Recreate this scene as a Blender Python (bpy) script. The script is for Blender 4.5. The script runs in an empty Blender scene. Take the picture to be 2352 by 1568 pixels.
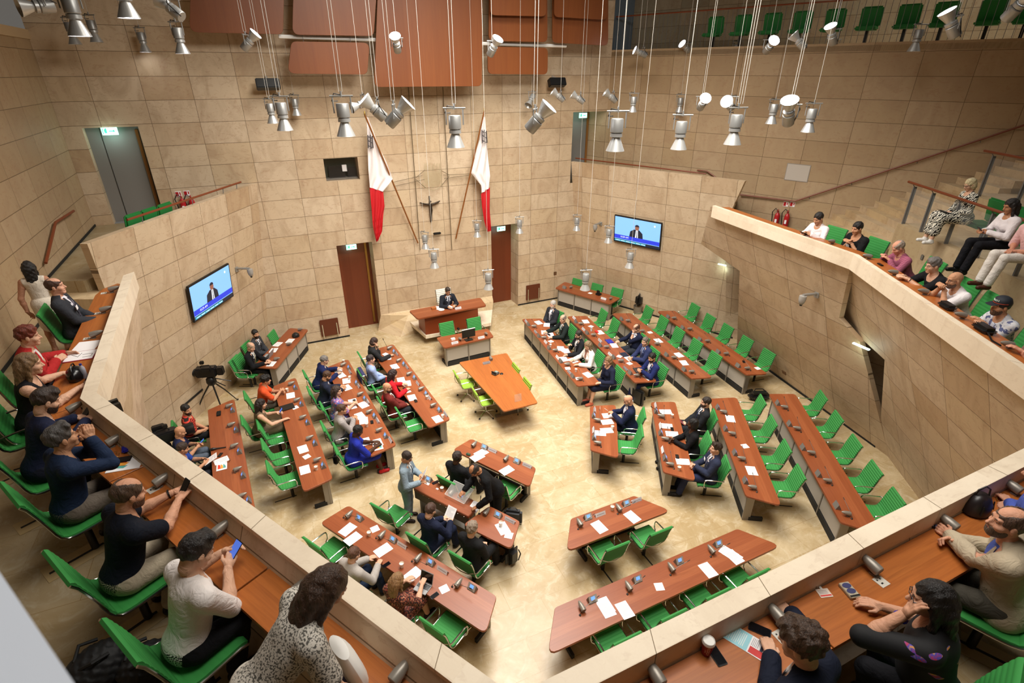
import bpy, bmesh, math, random
import numpy as np
from mathutils import Vector, Matrix, Euler
random.seed(7)
R = math.radians
COL = bpy.context.scene.collection
SCN = bpy.context.scene
# ---------------------------------------------------------------- survey of the room
# Room axes: x across the chamber, y towards the wall behind the president, z up, metres.
# The survey turns a sight line from the camera station into a point on a known plane.
EYE = Vector((-4.47, -6.92, 8.5)); FOC = 1230.0; PITCH = R(26.7); YAW = math.atan(.465)
_ct, _st, _cp, _sp = math.cos(PITCH), math.sin(PITCH), math.cos(YAW), math.sin(YAW)
VIEW = {'A': (420, 700, .17219), 'B': (540, 840, .17219), 'C': (700, 740, .17219), 'D': (1180, 640, .17219),
        'E': (1330, 880, .17219), 'F': (340, 900, .17219), 'G': (1400, 660, .17219), 'K': (1620, 880, .21688),
        'M': (880, 990, .19771), 'N': (690, 1140, .23599), 'O': (1240, 1120, .25506), 'Q': (920, 630, .12758),
        'L': (0, 740, .24873), 'S': (560, 1260, .21259), 'U': (0, 380, .26782), 'V': (1280, 230, .29979),
        'W': (1900, 250, .19773), 'X': (1900, 480, .23591), '1': (0, 0, .34438), '2': (780, 0, .34438),
        '3': (1552, 0, .34438), '4': (0, 520, .34438), '5': (780, 520, .34438), '6': (1552, 520, .34438),
        '7': (0, 1028, .34438), '8': (680, 1028, .34438), '9': (1552, 1028, .34438), 'P': (0, 0, 1.0)}
def pq(v, x, y):
    o = VIEW[v]
    return (o[0] + x * o[2], o[1] + y * o[2])
def ray(px, py):
    x = (px - 1176) / FOC; v = (py - 784) / FOC
    f = _ct - v * _st; d = _st + v * _ct
    return Vector((x * _cp + f * _sp, -x * _sp + f * _cp, -d))
def at(px, py, z=0.0):
    r = ray(px, py)
    return EYE + r * ((z - EYE.z) / r.z)
def atv(v, x, y, z=0.0):
    return at(*pq(v, x, y), z)
def on(px, py, P, n):
    r = ray(px, py); n = Vector(n)
    return EYE + r * ((Vector(P) - EYE).dot(n) / r.dot(n))
def depth(px, py, zc):
    return EYE + ray(px, py) * zc
# ---------------------------------------------------------------- materials
MATS = {}
def srgb(c):
    if isinstance(c, str):
        c = [int(c[i:i + 2], 16) / 255 for i in (0, 2, 4)]
    return tuple((x / 12.92 if x <= .04045 else ((x + .055) / 1.055) ** 2.4) for x in c) + (1.0,)
def mat(name, col='808080', rough=.5, metal=0.0, emit=None, es=0.0, alpha=1.0, trans=0.0, spec=None):
    if name in MATS: return MATS[name]
    m = bpy.data.materials.new(name); m.use_nodes = True
    b = m.node_tree.nodes['Principled BSDF']
    b.inputs['Base Color'].default_value = srgb(col)
    b.inputs['Roughness'].default_value = rough; b.inputs['Metallic'].default_value = metal
    if emit: b.inputs['Emission Color'].default_value = srgb(emit); b.inputs['Emission Strength'].default_value = es
    if alpha < 1: b.inputs['Alpha'].default_value = alpha
    if trans: b.inputs['Transmission Weight'].default_value = trans
    if spec is not None: b.inputs['Specular IOR Level'].default_value = spec
    MATS[name] = m
    return m
class NT:
    def __init__(s, m): s.t = m.node_tree; s.b = s.t.nodes['Principled BSDF']
    def n(s, typ, **kw):
        o = s.t.nodes.new('ShaderNode' + typ)
        for k, v in kw.items():
            if k.startswith('i_'):
                key = k[2:]; key = int(key) if key.isdigit() else key.replace('_', ' ')
                o.inputs[key].default_value = v
            else: setattr(o, k, v)
        return o
    def l(s, a, b): s.t.links.new(a, b)
    def math(s, op, a, b=None, clamp=False):
        o = s.n('Math', operation=op); o.use_clamp = clamp
        for i, v in ((0, a), (1, b)):
            if v is None: continue
            if isinstance(v, (int, float)): o.inputs[i].default_value = v
            else: s.l(v, o.inputs[i])
        return o.outputs[0]
    def ramp(s, fac, stops):
        r = s.n('ValToRGB'); e = r.color_ramp.elements
        while len(e) < len(stops): e.new(.5)
        for k, (p, c) in enumerate(stops): e[k].position = p; e[k].color = srgb(c) if not isinstance(c, tuple) else c
        s.l(fac, r.inputs[0]); return r.outputs[0]
    def mix(s, fac, a, b, mode='MIX'):
        o = s.n('Mix', data_type='RGBA', blend_type=mode)
        for i, v in ((0, fac), (6, a), (7, b)):
            if isinstance(v, (int, float)): o.inputs[i].default_value = v
            elif isinstance(v, tuple): o.inputs[i].default_value = v
            else: s.l(v, o.inputs[i])
        return o.outputs[2]
    def noise(s, vec, scale, detail=4, rough=.55, dist=0.0):
        o = s.n('TexNoise'); o.inputs['Scale'].default_value = scale; o.inputs['Detail'].default_value = detail
        o.inputs['Roughness'].default_value = rough; o.inputs['Distortion'].default_value = dist
        if vec is not None: s.l(vec, o.inputs['Vector'])
        return o.outputs['Fac']
    def mapping(s, vec, sc=(1, 1, 1), loc=(0, 0, 0), rot=(0, 0, 0)):
        o = s.n('Mapping'); o.inputs['Scale'].default_value = sc; o.inputs['Location'].default_value = loc; o.inputs['Rotation'].default_value = rot
        s.l(vec, o.inputs['Vector']); return o.outputs[0]
def stone_mat(name, tint=('BFA585', 'D3BFA4'), joints=True, third='C9B292', vs=1.0):
    m = mat(name, 'D8BE98', .62); t = NT(m)
    uv = t.n('TexCoord').outputs['UV']
    # UVs are metres along the wall and metres above the floor, so courses run on from wall to wall
    sep = t.n('SeparateXYZ'); t.l(uv, sep.inputs[0])
    cu = t.math('ADD', t.math('DIVIDE', sep.outputs[0], 1.148), 100.0); cv = t.math('ADD', t.math('DIVIDE', t.math('SUBTRACT', sep.outputs[1], .392), .572), 100.0)
    idv = t.n('CombineXYZ'); t.l(t.math('FLOOR', cu), idv.inputs[0]); t.l(t.math('FLOOR', cv), idv.inputs[1])
    wn = t.n('TexWhiteNoise', noise_dimensions='3D'); t.l(idv.outputs[0], wn.inputs['Vector'])
    off = t.n('VectorMath', operation='MULTIPLY_ADD'); t.l(wn.outputs['Color'], off.inputs[0]); off.inputs[1].default_value = (9, 9, 9); t.l(uv, off.inputs[2])
    base = t.ramp(t.math('MULTIPLY', wn.outputs['Value'], 1.0), [(0, tint[0]), (.55, tint[1]), (1, third)])
    v1 = t.noise(t.mapping(off.outputs[0], (1.1, .55, 1), rot=(0, 0, .35)), 1.6, 6, .62, 1.4)
    base = t.mix(t.ramp(v1, [(.44, (0, 0, 0, 1)), (.68, (.52 * vs, .52 * vs, .52 * vs, 1))]), base, srgb('A08468'))
    v2 = t.noise(t.mapping(off.outputs[0], (1, 2.2, 1), rot=(0, 0, 1.0)), 3.4, 5, .6, 2.2)
    base = t.mix(t.ramp(v2, [(.57, (0, 0, 0, 1)), (.63, (.34 * vs, .34 * vs, .34 * vs, 1)), (.69, (0, 0, 0, 1))]), base, srgb('9A6E50'))
    v3 = t.noise(uv, 60, 3, .7)
    base = t.mix(t.math('MULTIPLY', v3, .16), base, srgb('B79668'))
    if joints:
        def edge(c, w):
            f = t.math('FRACT', c); d = t.math('MINIMUM', f, t.math('SUBTRACT', 1.0, f)); return t.math('LESS_THAN', d, w)
        j = t.math('MAXIMUM', edge(cu, .0046), edge(cv, .0098))
        base = t.mix(t.math('MULTIPLY', j, .82), base, srgb('5A4428'))
        bp = t.n('Bump'); bp.inputs['Strength'].default_value = .6; bp.inputs['Distance'].default_value = .01
        t.l(t.math('SUBTRACT', 1.0, j), bp.inputs['Height']); t.l(bp.outputs[0], t.b.inputs['Normal'])
    t.l(base, t.b.inputs['Base Color'])
    return m
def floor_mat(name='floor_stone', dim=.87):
    m = mat(name, 'D9BE8C', .32); t = NT(m)
    oc = t.n('TexCoord').outputs['Object']
    br = t.n('TexBrick', offset=.5); br.inputs['Scale'].default_value = 1.0
    br.inputs['Brick Width'].default_value = 1.2; br.inputs['Row Height'].default_value = .6
    br.inputs['Mortar Size'].default_value = .0035; br.inputs['Mortar'].default_value = srgb('A98A58')
    br.inputs['Color1'].default_value = srgb('D6C3A0'); br.inputs['Color2'].default_value = srgb('C4AE88')
    t.l(t.mapping(oc, rot=(0, 0, .02)), br.inputs['Vector'])
    n1 = t.noise(oc, .75, 7, .66, 1.6)
    b = t.mix(t.ramp(n1, [(.40, (0, 0, 0, 1)), (.62, (.75, .75, .75, 1))]), br.outputs['Color'], srgb('B59C70'))
    n2 = t.noise(t.mapping(oc, (1, 1, 1), (4, 9, 0)), 2.6, 8, .7, 2.0)
    b = t.mix(t.ramp(n2, [(.50, (0, 0, 0, 1)), (.70, (.75, .75, .75, 1))]), b, srgb('E3D7BC'))
    n3 = t.noise(t.mapping(oc, (1, 1, 1), (14, 3, 0)), 1.7, 9, .75, 3.0)
    b = t.mix(t.ramp(n3, [(.60, (0, 0, 0, 1)), (.72, (.6, .6, .6, 1))]), b, srgb('A68250'))
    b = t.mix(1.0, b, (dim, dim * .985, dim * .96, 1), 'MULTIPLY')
    t.l(b, t.b.inputs['Base Color'])
    t.l(t.ramp(n2, [(.3, (.24, .24, .24, 1)), (.7, (.42, .42, .42, 1))]), t.b.inputs['Roughness'])
    return m
def wood_mat(name, cols=('8E4A2A', 'A25C37', '98522F'), rough=.34, sc=1.0):
    m = mat(name, cols[1], rough); t = NT(m)
    uv = t.n('TexCoord').outputs['UV']
    sep = t.n('SeparateXYZ'); t.l(uv, sep.inputs[0])
    pl = t.math('FLOOR', t.math('MULTIPLY', sep.outputs[1], 7.0 * sc))
    wn = t.n('TexWhiteNoise', noise_dimensions='1D'); t.l(pl, wn.inputs['W'])
    g = t.noise(t.mapping(uv, (1.2 * sc, 26 * sc, 1)), 1.5, 6, .6, .6)
    b = t.ramp(wn.outputs['Value'], [(0, cols[0]), (.5, cols[1]), (1, cols[2])])
    b = t.mix(t.ramp(g, [(.3, (.42, .42, .42, 1)), (.65, (0, 0, 0, 1))]), b, srgb('74381A'))
    t.l(b, t.b.inputs['Base Color'])
    return m
def pat_mat(name, kind, c1, c2, c3=None, sc=30, rough=.8):
    """printed and woven cloth"""
    m = mat(name, c1, rough); t = NT(m); oc = t.n('TexCoord').outputs['Object']
    if kind == 'spots':
        f = t.noise(oc, sc, 2, .5); b = t.ramp(f, [(.44, c1), (.50, c2)])
        if c3: b = t.mix(t.math('GREATER_THAN', t.noise(t.mapping(oc, loc=(5, 3, 1)), sc * .8, 2), .58), b, srgb(c3))
    elif kind == 'stripes':
        s = t.n('SeparateXYZ'); t.l(oc, s.inputs[0]); f = t.math('GREATER_THAN', t.math('FRACT', t.math('MULTIPLY', s.outputs[2], sc)), .6)
        b = t.mix(f, srgb(c1), srgb(c2))
    elif kind == 'check':
        s = t.n('SeparateXYZ'); t.l(oc, s.inputs[0]); f = [t.math('GREATER_THAN', t.math('FRACT', t.math('MULTIPLY', s.outputs[i], sc)), .7) for i in (0, 2)]
        b = t.mix(t.math('MULTIPLY', t.math('ADD', f[0], f[1]), .5), srgb(c1), srgb(c2))
    elif kind == 'zebra':
        w = t.n('TexWave', wave_type='BANDS', bands_direction='DIAGONAL'); w.inputs['Scale'].default_value = sc; w.inputs['Distortion'].default_value = 9; w.inputs['Detail'].default_value = 1.5; w.inputs['Detail Scale'].default_value = 1.6
        t.l(oc, w.inputs['Vector']); b = t.ramp(w.outputs['Fac'], [(.42, c1), (.52, c2)])
    elif kind == 'streaks':
        v = t.mapping(oc, (1, 1, 2.2), rot=(.3, .5, .4)); k = t.math('GREATER_THAN', t.noise(v, sc, 1, .5), .66)
        b = t.mix(k, srgb(c1), t.ramp(t.noise(t.mapping(v, loc=(3, 1, 2)), sc * 2.5, 2), [(.38, c2), (.5, c3), (.58, 'D8954A')]))
    elif kind == 'slub':
        f = t.noise(t.mapping(oc, (1, 1, 3)), sc, 4); b = t.ramp(f, [(.3, c1), (.7, c2)])
    t.l(b, t.b.inputs['Base Color'])
    return m
def cloth_mat(name, col, rough=.85):
    if name in MATS: return MATS[name]
    m = mat(name, col, rough); t = NT(m); oc = t.n('TexCoord').outputs['Object']
    bp = t.n('Bump'); bp.inputs['Strength'].default_value = .55; bp.inputs['Distance'].default_value = .03
    t.l(t.noise(oc, 9, 3, .55, 1.6), bp.inputs['Height']); t.l(bp.outputs[0], t.b.inputs['Normal'])
    m.node_tree.nodes['Principled BSDF'].inputs['Specular IOR Level'].default_value = .2
    return m
def hair_mat(name, col):
    if name in MATS: return MATS[name]
    m = mat(name, col, .48); t = NT(m); oc = t.n('TexCoord').outputs['Object']
    f = t.noise(t.mapping(oc, (70, 70, 9)), 1.6, 3, .6, .6); c = srgb(col); dk = tuple(x * .45 for x in c[:3]) + (1,); lt = tuple(min(1, x * 1.7 + .01) for x in c[:3]) + (1,)
    t.l(t.ramp(f, [(.32, dk), (.5, c), (.72, lt)]), t.b.inputs['Base Color'])
    bp = t.n('Bump'); bp.inputs['Strength'].default_value = .8; bp.inputs['Distance'].default_value = .012; t.l(f, bp.inputs['Height']); t.l(bp.outputs[0], t.b.inputs['Normal'])
    return m
STONE = stone_mat('wall_stone'); CAP = stone_mat('cap_stone_lit', ('E2D2BA', 'ECDEC8'), joints=False, third='E6D6BE', vs=.4); FLOORM = floor_mat()  # cap tints lightened to paint in the strong light on the parapet tops
STONE_UP = stone_mat('upper_stone_shaded', ('A68D6C', 'B79F80'), third='AF9674')  # outer walls: weaker light painted into darker stone tints
WOOD = wood_mat('desk_wood'); WOODG = wood_mat('gallery_wood', ('AC622C', 'B96D33', 'B16730')); WOODD = wood_mat('door_wood', ('6A2E14', '70341A', '622A12'), .45, .5)
WOODP = wood_mat('panel_wood', ('7E4722', '884E26', '78421E'), .42, .35)
GREEN = mat('green_cloth', '358C41', .72); GREEND = mat('green_edge', '237D30', .7); LIME = mat('lime_cloth', '8FB43A', .7)
CHROME = mat('polished_aluminium', 'D4D4D2', .16, 1.0); ALU = mat('satin_aluminium', 'A5A5A3', .42, .55); BLACK = mat('black_plastic', '141414', .4)
GREYP = mat('grey_panel', 'A79F94', .6); STEEL = mat('desk_steel', '8D877F', .42, .5); DARK = mat('dark_recess', '1C1A17', .8)
GREYB = mat('grey_console', '77716A', .5); GREYC = mat('grey_cone', '8F887E', .38, .3); PAPER = mat('paper', 'F4F1F2', .7); SCREEN = mat('blue_screen', '6FA0FF', .3, emit='5F93FF', es=1.2)
PRINT = mat('print_grey', '9B99A0', .8); WHITE = mat('white_paint', 'EDEBE6', .5); GLASS = mat('clear_glass', 'FFFFFF', .03, trans=1.0, alpha=.35)
EXITG = mat('exit_glow', 'B9F5E0', .4, emit='9CF7DC', es=3.0); GOLD = mat('brass', 'B08A4A', .35, .9)
# ---------------------------------------------------------------- mesh building
class MB:
    def __init__(s): s.v = []; s.f = []; s.mi = []; s.uv = []
    def add(s, verts, faces, mi=0, uvs=None):
        o = len(s.v); s.v += [tuple(v) for v in verts]
        for k, f in enumerate(faces):
            s.f.append(tuple(i + o for i in f)); s.mi.append(mi)
            s.uv.append([uvs[i] for i in f] if uvs else None)
        return s
    def box(s, c, sz, rot=None, mi=0, taper=1.0):
        x, y, z = sz[0] / 2, sz[1] / 2, sz[2] / 2; c = Vector(c)
        vs = [Vector((a * x * (taper if k > 0 else 1), b * y * (taper if k > 0 else 1), k * z)) for k in (-1, 1) for a, b in ((-1, -1), (1, -1), (1, 1), (-1, 1))]
        if rot: M = Euler(rot).to_matrix(); vs = [M @ v for v in vs]
        return s.add([v + c for v in vs], [(3, 2, 1, 0), (4, 5, 6, 7), (0, 1, 5, 4), (1, 2, 6, 5), (2, 3, 7, 6), (3, 0, 4, 7)], mi)
    def bbox(s, c, sz, r=.006, rot=None, mi=0):
        bm = bmesh.new(); bmesh.ops.create_cube(bm, size=1.0)
        bmesh.ops.scale(bm, vec=sz, verts=bm.verts); bmesh.ops.bevel(bm, geom=bm.edges[:], offset=r, segments=2 if r < .04 else 4, affect='EDGES')
        M = Euler(rot).to_matrix() if rot else Matrix.Identity(3)
        bm.verts.index_update()
        s.add([M @ v.co + Vector(c) for v in bm.verts], [[v.index for v in f.verts] for f in bm.faces], mi); bm.free(); return s
    def tube(s, pts, r, n=8, mi=0, cap=True, closed=False):
        pts = [Vector(p) for p in pts]; k = len(pts)
        rs = r if isinstance(r, (list, tuple)) else [r] * k
        rings = []; up = None
        for i, p in enumerate(pts):
            a = pts[i - 1] if (i > 0 or closed) else p; b = pts[(i + 1) % k] if (i < k - 1 or closed) else p
            t = (b - a).normalized() if (b - a).length > 1e-9 else Vector((0, 0, 1))
            if up is None: up = t.orthogonal().normalized()
            u = (up - t * up.dot(t)); u = u.normalized() if u.length > 1e-6 else t.orthogonal().normalized()
            up = u; w = t.cross(u)
            rings.append([p + (u * math.cos(2 * math.pi * j / n) + w * math.sin(2 * math.pi * j / n)) * rs[i] for j in range(n)])
        vs = [v for g in rings for v in g]; fs = []
        for i in range(k - (0 if closed else 1)):
            for j in range(n):
                a = i * n + j; b = i * n + (j + 1) % n; i2 = (i + 1) % k
                fs.append((a, b, i2 * n + (j + 1) % n, i2 * n + j))
        if cap and not closed: fs += [tuple(range(n))[::-1], tuple(range((k - 1) * n, k * n))]
        return s.add(vs, fs, mi)
    def lathe(s, prof, n=16, M=None, mi=0, cap=True):
        M = M or Matrix.Identity(4); vs = []; fs = []
        for r, z in prof: vs += [M @ Vector((r * math.cos(2 * math.pi * j / n), r * math.sin(2 * math.pi * j / n), z)) for j in range(n)]
        for i in range(len(prof) - 1):
            for j in range(n): fs.append((i * n + j, i * n + (j + 1) % n, (i + 1) * n + (j + 1) % n, (i + 1) * n + j))
        if cap: fs += [tuple(range(n))[::-1], tuple(range((len(prof) - 1) * n, len(prof) * n))]
        return s.add(vs, fs, mi)
    def prism(s, poly, z0, z1, mi=0, side=None, u=None, bev=0.0):
        """poly: counter-clockwise list of (x, y); u: direction along which wood grain runs"""
        n = len(poly); u = Vector(u or (1, 0)).normalized(); w = Vector((-u.y, u.x))
        def uvf(p): q = Vector((p[0], p[1])); return (q.dot(u), q.dot(w))
        lev = [(z0, bev), (z0 + bev, 0), (z1 - bev, 0), (z1, bev)] if bev else [(z0, 0), (z1, 0)]
        c = Vector((sum(p[0] for p in poly) / n, sum(p[1] for p in poly) / n)); vs = []
        for z, ins in lev:
            for p in poly:
                q = Vector((p[0], p[1])); d = (c - q); q = q + d.normalized() * ins if ins else q
                vs.append((q.x, q.y, z))
        fs = [tuple(range(n))[::-1], tuple(range((len(lev) - 1) * n, len(lev) * n))]
        for k in range(len(lev) - 1):
            for j in range(n): fs.append((k * n + j, k * n + (j + 1) % n, (k + 1) * n + (j + 1) % n, (k + 1) * n + j))
        return s.add(vs, fs, mi, [uvf(v) for v in vs])
    def sheet(s, rows, mi=0, uv=None, th=0.0):
        h, w = len(rows), len(rows[0]); vs = [v for r in rows for v in r]
        fs = [(i * w + j, i * w + j + 1, (i + 1) * w + j + 1, (i + 1) * w + j) for i in range(h - 1) for j in range(w - 1)]
        return s.add(vs, fs, mi, [uvv for r in uv for uvv in r] if uv else None)
    def build(s, name, mats, parent=None, smooth=True, M=None, angle=40):
        me = bpy.data.meshes.new(name); vs = [M @ Vector(v) for v in s.v] if M is not None else s.v
        me.from_pydata(vs, [], s.f)
        for m in (mats if isinstance(mats, (list, tuple)) else [mats]): me.materials.append(m)
        me.polygons.foreach_set('material_index', s.mi)
        if any(u is not None for u in s.uv):
            ul = me.uv_layers.new(name='UVMap'); k = 0; d = []
            for u, f in zip(s.uv, s.f):
                for i in range(len(f)): d += list(u[i]) if u else [0, 0]
            ul.data.foreach_set('uv', d)
        if smooth: me.polygons.foreach_set('use_smooth', [True] * len(me.polygons)); me.set_sharp_from_angle(angle=R(angle))
        me.update()
        o = bpy.data.objects.new(name, me); COL.objects.link(o)
        if parent is not None: o.parent = parent
        return o
def tag(o, label, cat, group=None):
    o['label'] = label; o['category'] = cat
    if group: o['group'] = group
    return o
def struct(o): o['kind'] = 'structure'; return o
def thing(name, label, cat, loc=(0, 0, 0), rz=0.0, group=None):
    o = bpy.data.objects.new(name, None); COL.objects.link(o); o.empty_display_size = .1
    o.location = loc; o.rotation_euler = (0, 0, rz)
    return tag(o, label, cat, group)
KIDS = {}
def kids(o):
    return [c for c in o.children]
def dup(root, loc, rz, label=None, group=None, rot=None):
    def cp(o, par):
        c = o.copy(); COL.objects.link(c)
        if par is not None: c.parent = par
        for k in list(o.children): cp(k, c)
        return c
    r = cp(root, None); r.location = loc; r.rotation_euler = rot if rot else (0, 0, rz)
    if label: r['label'] = label
    if group: r['group'] = group
    return r
def rounded(poly, r=.08, seg=4):
    out = []; n = len(poly)
    for i in range(n):
        p = Vector(poly[i][:2]); a = Vector(poly[i - 1][:2]); b = Vector(poly[(i + 1) % n][:2])
        da = (a - p).normalized(); db = (b - p).normalized(); ang = da.angle(db); t = min(r / math.tan(ang / 2), .45 * min((a - p).length, (b - p).length))
        p0 = p + da * t; p1 = p + db * t
        for k in range(seg + 1):
            s_ = k / seg; out.append(tuple(p0 * (1 - s_) ** 2 + p * 2 * s_ * (1 - s_) + p1 * s_ ** 2))
    area = sum(out[i][0] * out[(i + 1) % len(out)][1] - out[(i + 1) % len(out)][0] * out[i][1] for i in range(len(out)))
    return out if area > 0 else out[::-1]
ORD = ['first', 'second', 'third', 'fourth', 'fifth', 'sixth', 'seventh', 'eighth', 'ninth', 'tenth', 'eleventh', 'twelfth', 'thirteenth']
# ================================================================ SETTING
ZG = 4.2; ZL = 4.7; ZP = 5.15; ZD = 4.94; YB = 11.25
def wallpoly(name, pts, mats=STONE, hd=None, th=.12, out=None, uo=0.0, cut=None):
    """a flat stone-clad wall; pts in order, hd = horizontal course direction; extruded by th along -out"""
    pts = [Vector(p) for p in pts]; hd = Vector(hd).normalized(); n = len(pts)
    for p in pts:
        if abs(p.z - 5.15) < .03: p.z = 5.125     # the parapet cap lies on top
    nrm = Vector((0, 0, 0))
    for i in range(n): nrm += pts[i].cross(pts[(i + 1) % n])
    nrm.normalize()
    if (Vector((.5, 3, 3)) - pts[0]).dot(nrm) < 0: pts = pts[::-1]; nrm = -nrm
    m = MB(); hn = Vector((nrm.x, nrm.y, 0)).normalized() * th; back = [p - hn for p in pts]; uvs = [((p).dot(hd) + uo, p.z) for p in pts + back]
    fs = [tuple(range(n)), tuple(range(2 * n - 1, n - 1, -1))] + [(i, n + i, n + (i + 1) % n, (i + 1) % n) for i in range(n)]
    m.add(pts + back, fs, 0, uvs)
    return struct(m.build(name, mats, smooth=False))
def rectwall(name, x0, x1, z0, z1, holes, y=YB, mats=STONE, th=.12):
    """wall in the plane y with rectangular openings, built of strips as one mesh"""
    xs = sorted({x0, x1, *[h[0] for h in holes], *[h[1] for h in holes]}); zs = sorted({z0, z1, *[h[2] for h in holes], *[h[3] for h in holes]})
    m = MB()
    for i in range(len(xs) - 1):
        for k in range(len(zs) - 1):
            cx, cz = (xs[i] + xs[i + 1]) / 2, (zs[k] + zs[k + 1]) / 2
            if any(h[0] < cx < h[1] and h[2] < cz < h[3] for h in holes): continue
            vs = [(xs[i], y, zs[k]), (xs[i + 1], y, zs[k]), (xs[i + 1], y, zs[k + 1]), (xs[i], y, zs[k + 1])]
            m.add(vs, [(0, 1, 2, 3)], 0, [(v[0] + .98, v[2]) for v in vs])
    for h in holes:  # reveals
        for a, b in (((h[0], h[2]), (h[0], h[3])), ((h[1], h[3]), (h[1], h[2])), ((h[0], h[3]), (h[1], h[3])), ((h[1], h[2]), (h[0], h[2]))):
            if a[1] == b[1] == h[2] and h[2] in (0, ZL): continue   # the floor itself is the threshold
            d = h[4]; vs = [(a[0], y, a[1]), (b[0], y, b[1]), (b[0], y + d, b[1]), (a[0], y + d, a[1])]
            m.add(vs, [(0, 1, 2, 3)], 0, [(v[1] * 1.0, v[2] + v[0] * .0) for v in vs])
    return struct(m.build(name, mats, smooth=False))
# floor of the chamber and of the galleries
fl = MB().prism([(-9.6, -6), (-9.6, 12.3), (10.6, 12.3), (10.6, -6)][::-1] if False else [(-9.9, -6.5), (10.9, -6.5), (10.9, 12.4), (-9.9, 12.4)], -.2, 0)
struct(fl.build('floor', FLOORM, smooth=False))
DL, DR = (-2.46, -1.28, 0, 3.34, .75), (3.12, 4.25, 0, 3.38, .75)
rectwall('wall_back', -8.75, 7.9, 0, 13.2, [DL, DR, (-2.46, -1.42, 5.41, 6.1, .55), (-8.3, -7.06, ZL, 7.2, .32), (6.43, 7.9, ZL, 7.2, .95)])
# side and diagonal walls, leaning inwards over the floor
import itertools
def nrm3(a, b, c): return (Vector(b) - Vector(a)).cross(Vector(c) - Vector(a))
PA = (Vector((6.44, YB, 5.5)), Vector((9.21, 5.47, 5.5)), Vector((7.12, YB, 0))); NA = nrm3(*PA)
QA = (Vector((-4.46, YB, 5.5)), Vector((-7.69, 5.84, 5.5)), Vector((-5.14, YB, 0))); NAL = nrm3(*QA)
R2, R1, R0 = at(1637, 472, 5.15), at(1960, 584, 5.15), at(2352, 850, 5.15); R0 = R1 + (R0 - R1) * ((R1.y + 5.18) / (R1.y - R0.y))
PB = (R2, R1, Vector((8.85, 1.6, 0))); NB = nrm3(*PB)
QB = (Vector((-6.87, 4.76, 5.15)), Vector((-6.63, -.04, 5.15)), Vector((-7.8, 1.6, 0))); NBL = nrm3(*QB)
PC = (R1, R0, Vector((8.61, -.99, 0))); NC = nrm3(*PC)
QC = (Vector((-6.63, -.04, 5.15)), Vector((-3.65, -5.2, 5.15)), Vector((-8.45, -1.09, 0))); NCL = nrm3(*QC)
def pa(x, y): return on(x, y, PA[0], NA)
def qa(x, y): return on(x, y, QA[0], NAL)
def pb(x, y): return on(x, y, PB[0], NB)
def qb(x, y): return on(x, y, QB[0], NBL)
def pc(x, y): return on(x, y, PC[0], NC)
dA = PA[1] - PA[0]; dAL = QA[1] - QA[0]; dB = PB[1] - PB[0]; dC = PC[1] - PC[0]
wallpoly('wall_right_raised', [pa(1312, 371), pa(1711, 416), pa(1672, 500), pa(1660, 560), Vector((9.98, 5.25, 0)) + Vector((.25, -.6, 0)), PA[2]], hd=dA, th=.16)
wallpoly('wall_left_raised', [qa(590, 420), qa(200, 560), qa(252, 690), qa(300, 700), Vector((-8.2, 6.2, 0)) + Vector((-.5, -.9, 0)), QA[2]], hd=dAL, th=.16)
def lerp(a, b, t): return a + (b - a) * t
wallpoly('wall_right_side', [PB[0], PB[1], pb(1927, 730), pb(1975, 785), Vector((8.42, -1.3, 0)), Vector((9.55, 4.75, 0)), pb(1699, 622), pb(1610, 560), pb(1632, 475)], hd=dB, th=.14, uo=.4)
wallpoly('wall_right_diagonal', [PC[0], PC[1], PC[1] + Vector((1.82, -1.05, -5.15)), pc(2016, 1065), pc(2032, 826), pc(1927, 730)], hd=dC, th=.14, uo=.2)
wallpoly('wall_left_side', [QB[0], QB[1], Vector((-7.72, -1.3, 0)), Vector((-8.0, 5.9, 0)), qb(352, 985), qb(338, 950), qb(321, 880), qb(330, 838), qb(325, 745)], mats=stone_mat('pale_stone', ('D9C2A8', 'DDC8AE'), joints=False), hd=QB[1] - QB[0], th=.14)
wallpoly('wall_left_diagonal', [QC[0], QC[1], QC[1] + Vector((-1.8, -1.05, -5.15)), QC[2]], hd=QC[1] - QC[0], th=.14)
wallpoly('wall_front', [(-3.65, -5.2, 5.15), (R0.x, -5.2, 5.15), (5.5, -6.3, 0), (-5.4, -6.3, 0)], hd=(1, 0, 0), th=.1)
# parapet caps
def strip(name, pts_o, pts_i, z0, z1, m, joints=(), u=None, label=None):
    b = MB()
    for i in range(len(pts_o) - 1):
        o0, o1, i0, i1 = [Vector(p) for p in (pts_o[i], pts_o[i + 1], pts_i[i], pts_i[i + 1])]
        d = (o1 - o0).normalized(); w = Vector((-d.y, d.x))
        vs = [(*p, z) for z in (z0, z1) for p in (o0, o1, i1, i0)]
        uv = [(Vector(v[:2]).dot(d), Vector(v[:2]).dot(w) + v[2] - z1) for v in vs]
        fs = [(3, 2, 1, 0), (4, 5, 6, 7), (0, 1, 5, 4), (2, 3, 7, 6), (1, 2, 6, 5), (3, 0, 4, 7)]
        b.add(vs, fs, 0, uv)
    return b
_d = (R1 - R0).normalized(); _n = Vector((-_d.y, _d.x, 0)); _n = _n if _n.x > 0 else -_n
PO = [(-6.87, 4.76), (-6.63, -.04), (-3.65, -5.18), R0[:2], R1[:2], R2[:2]]
PI = [(-7.02, 4.6), (-6.78, -.10), (-3.74, -5.335), (R0.x + .05, -5.335), (R1 + _n * .105)[:2], (R2 + Vector((.10, 0, 0)))[:2]]
names = ['trim_left', 'trim_left_diagonal', 'trim_front', 'trim_right_diagonal', 'trim_right']
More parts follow.
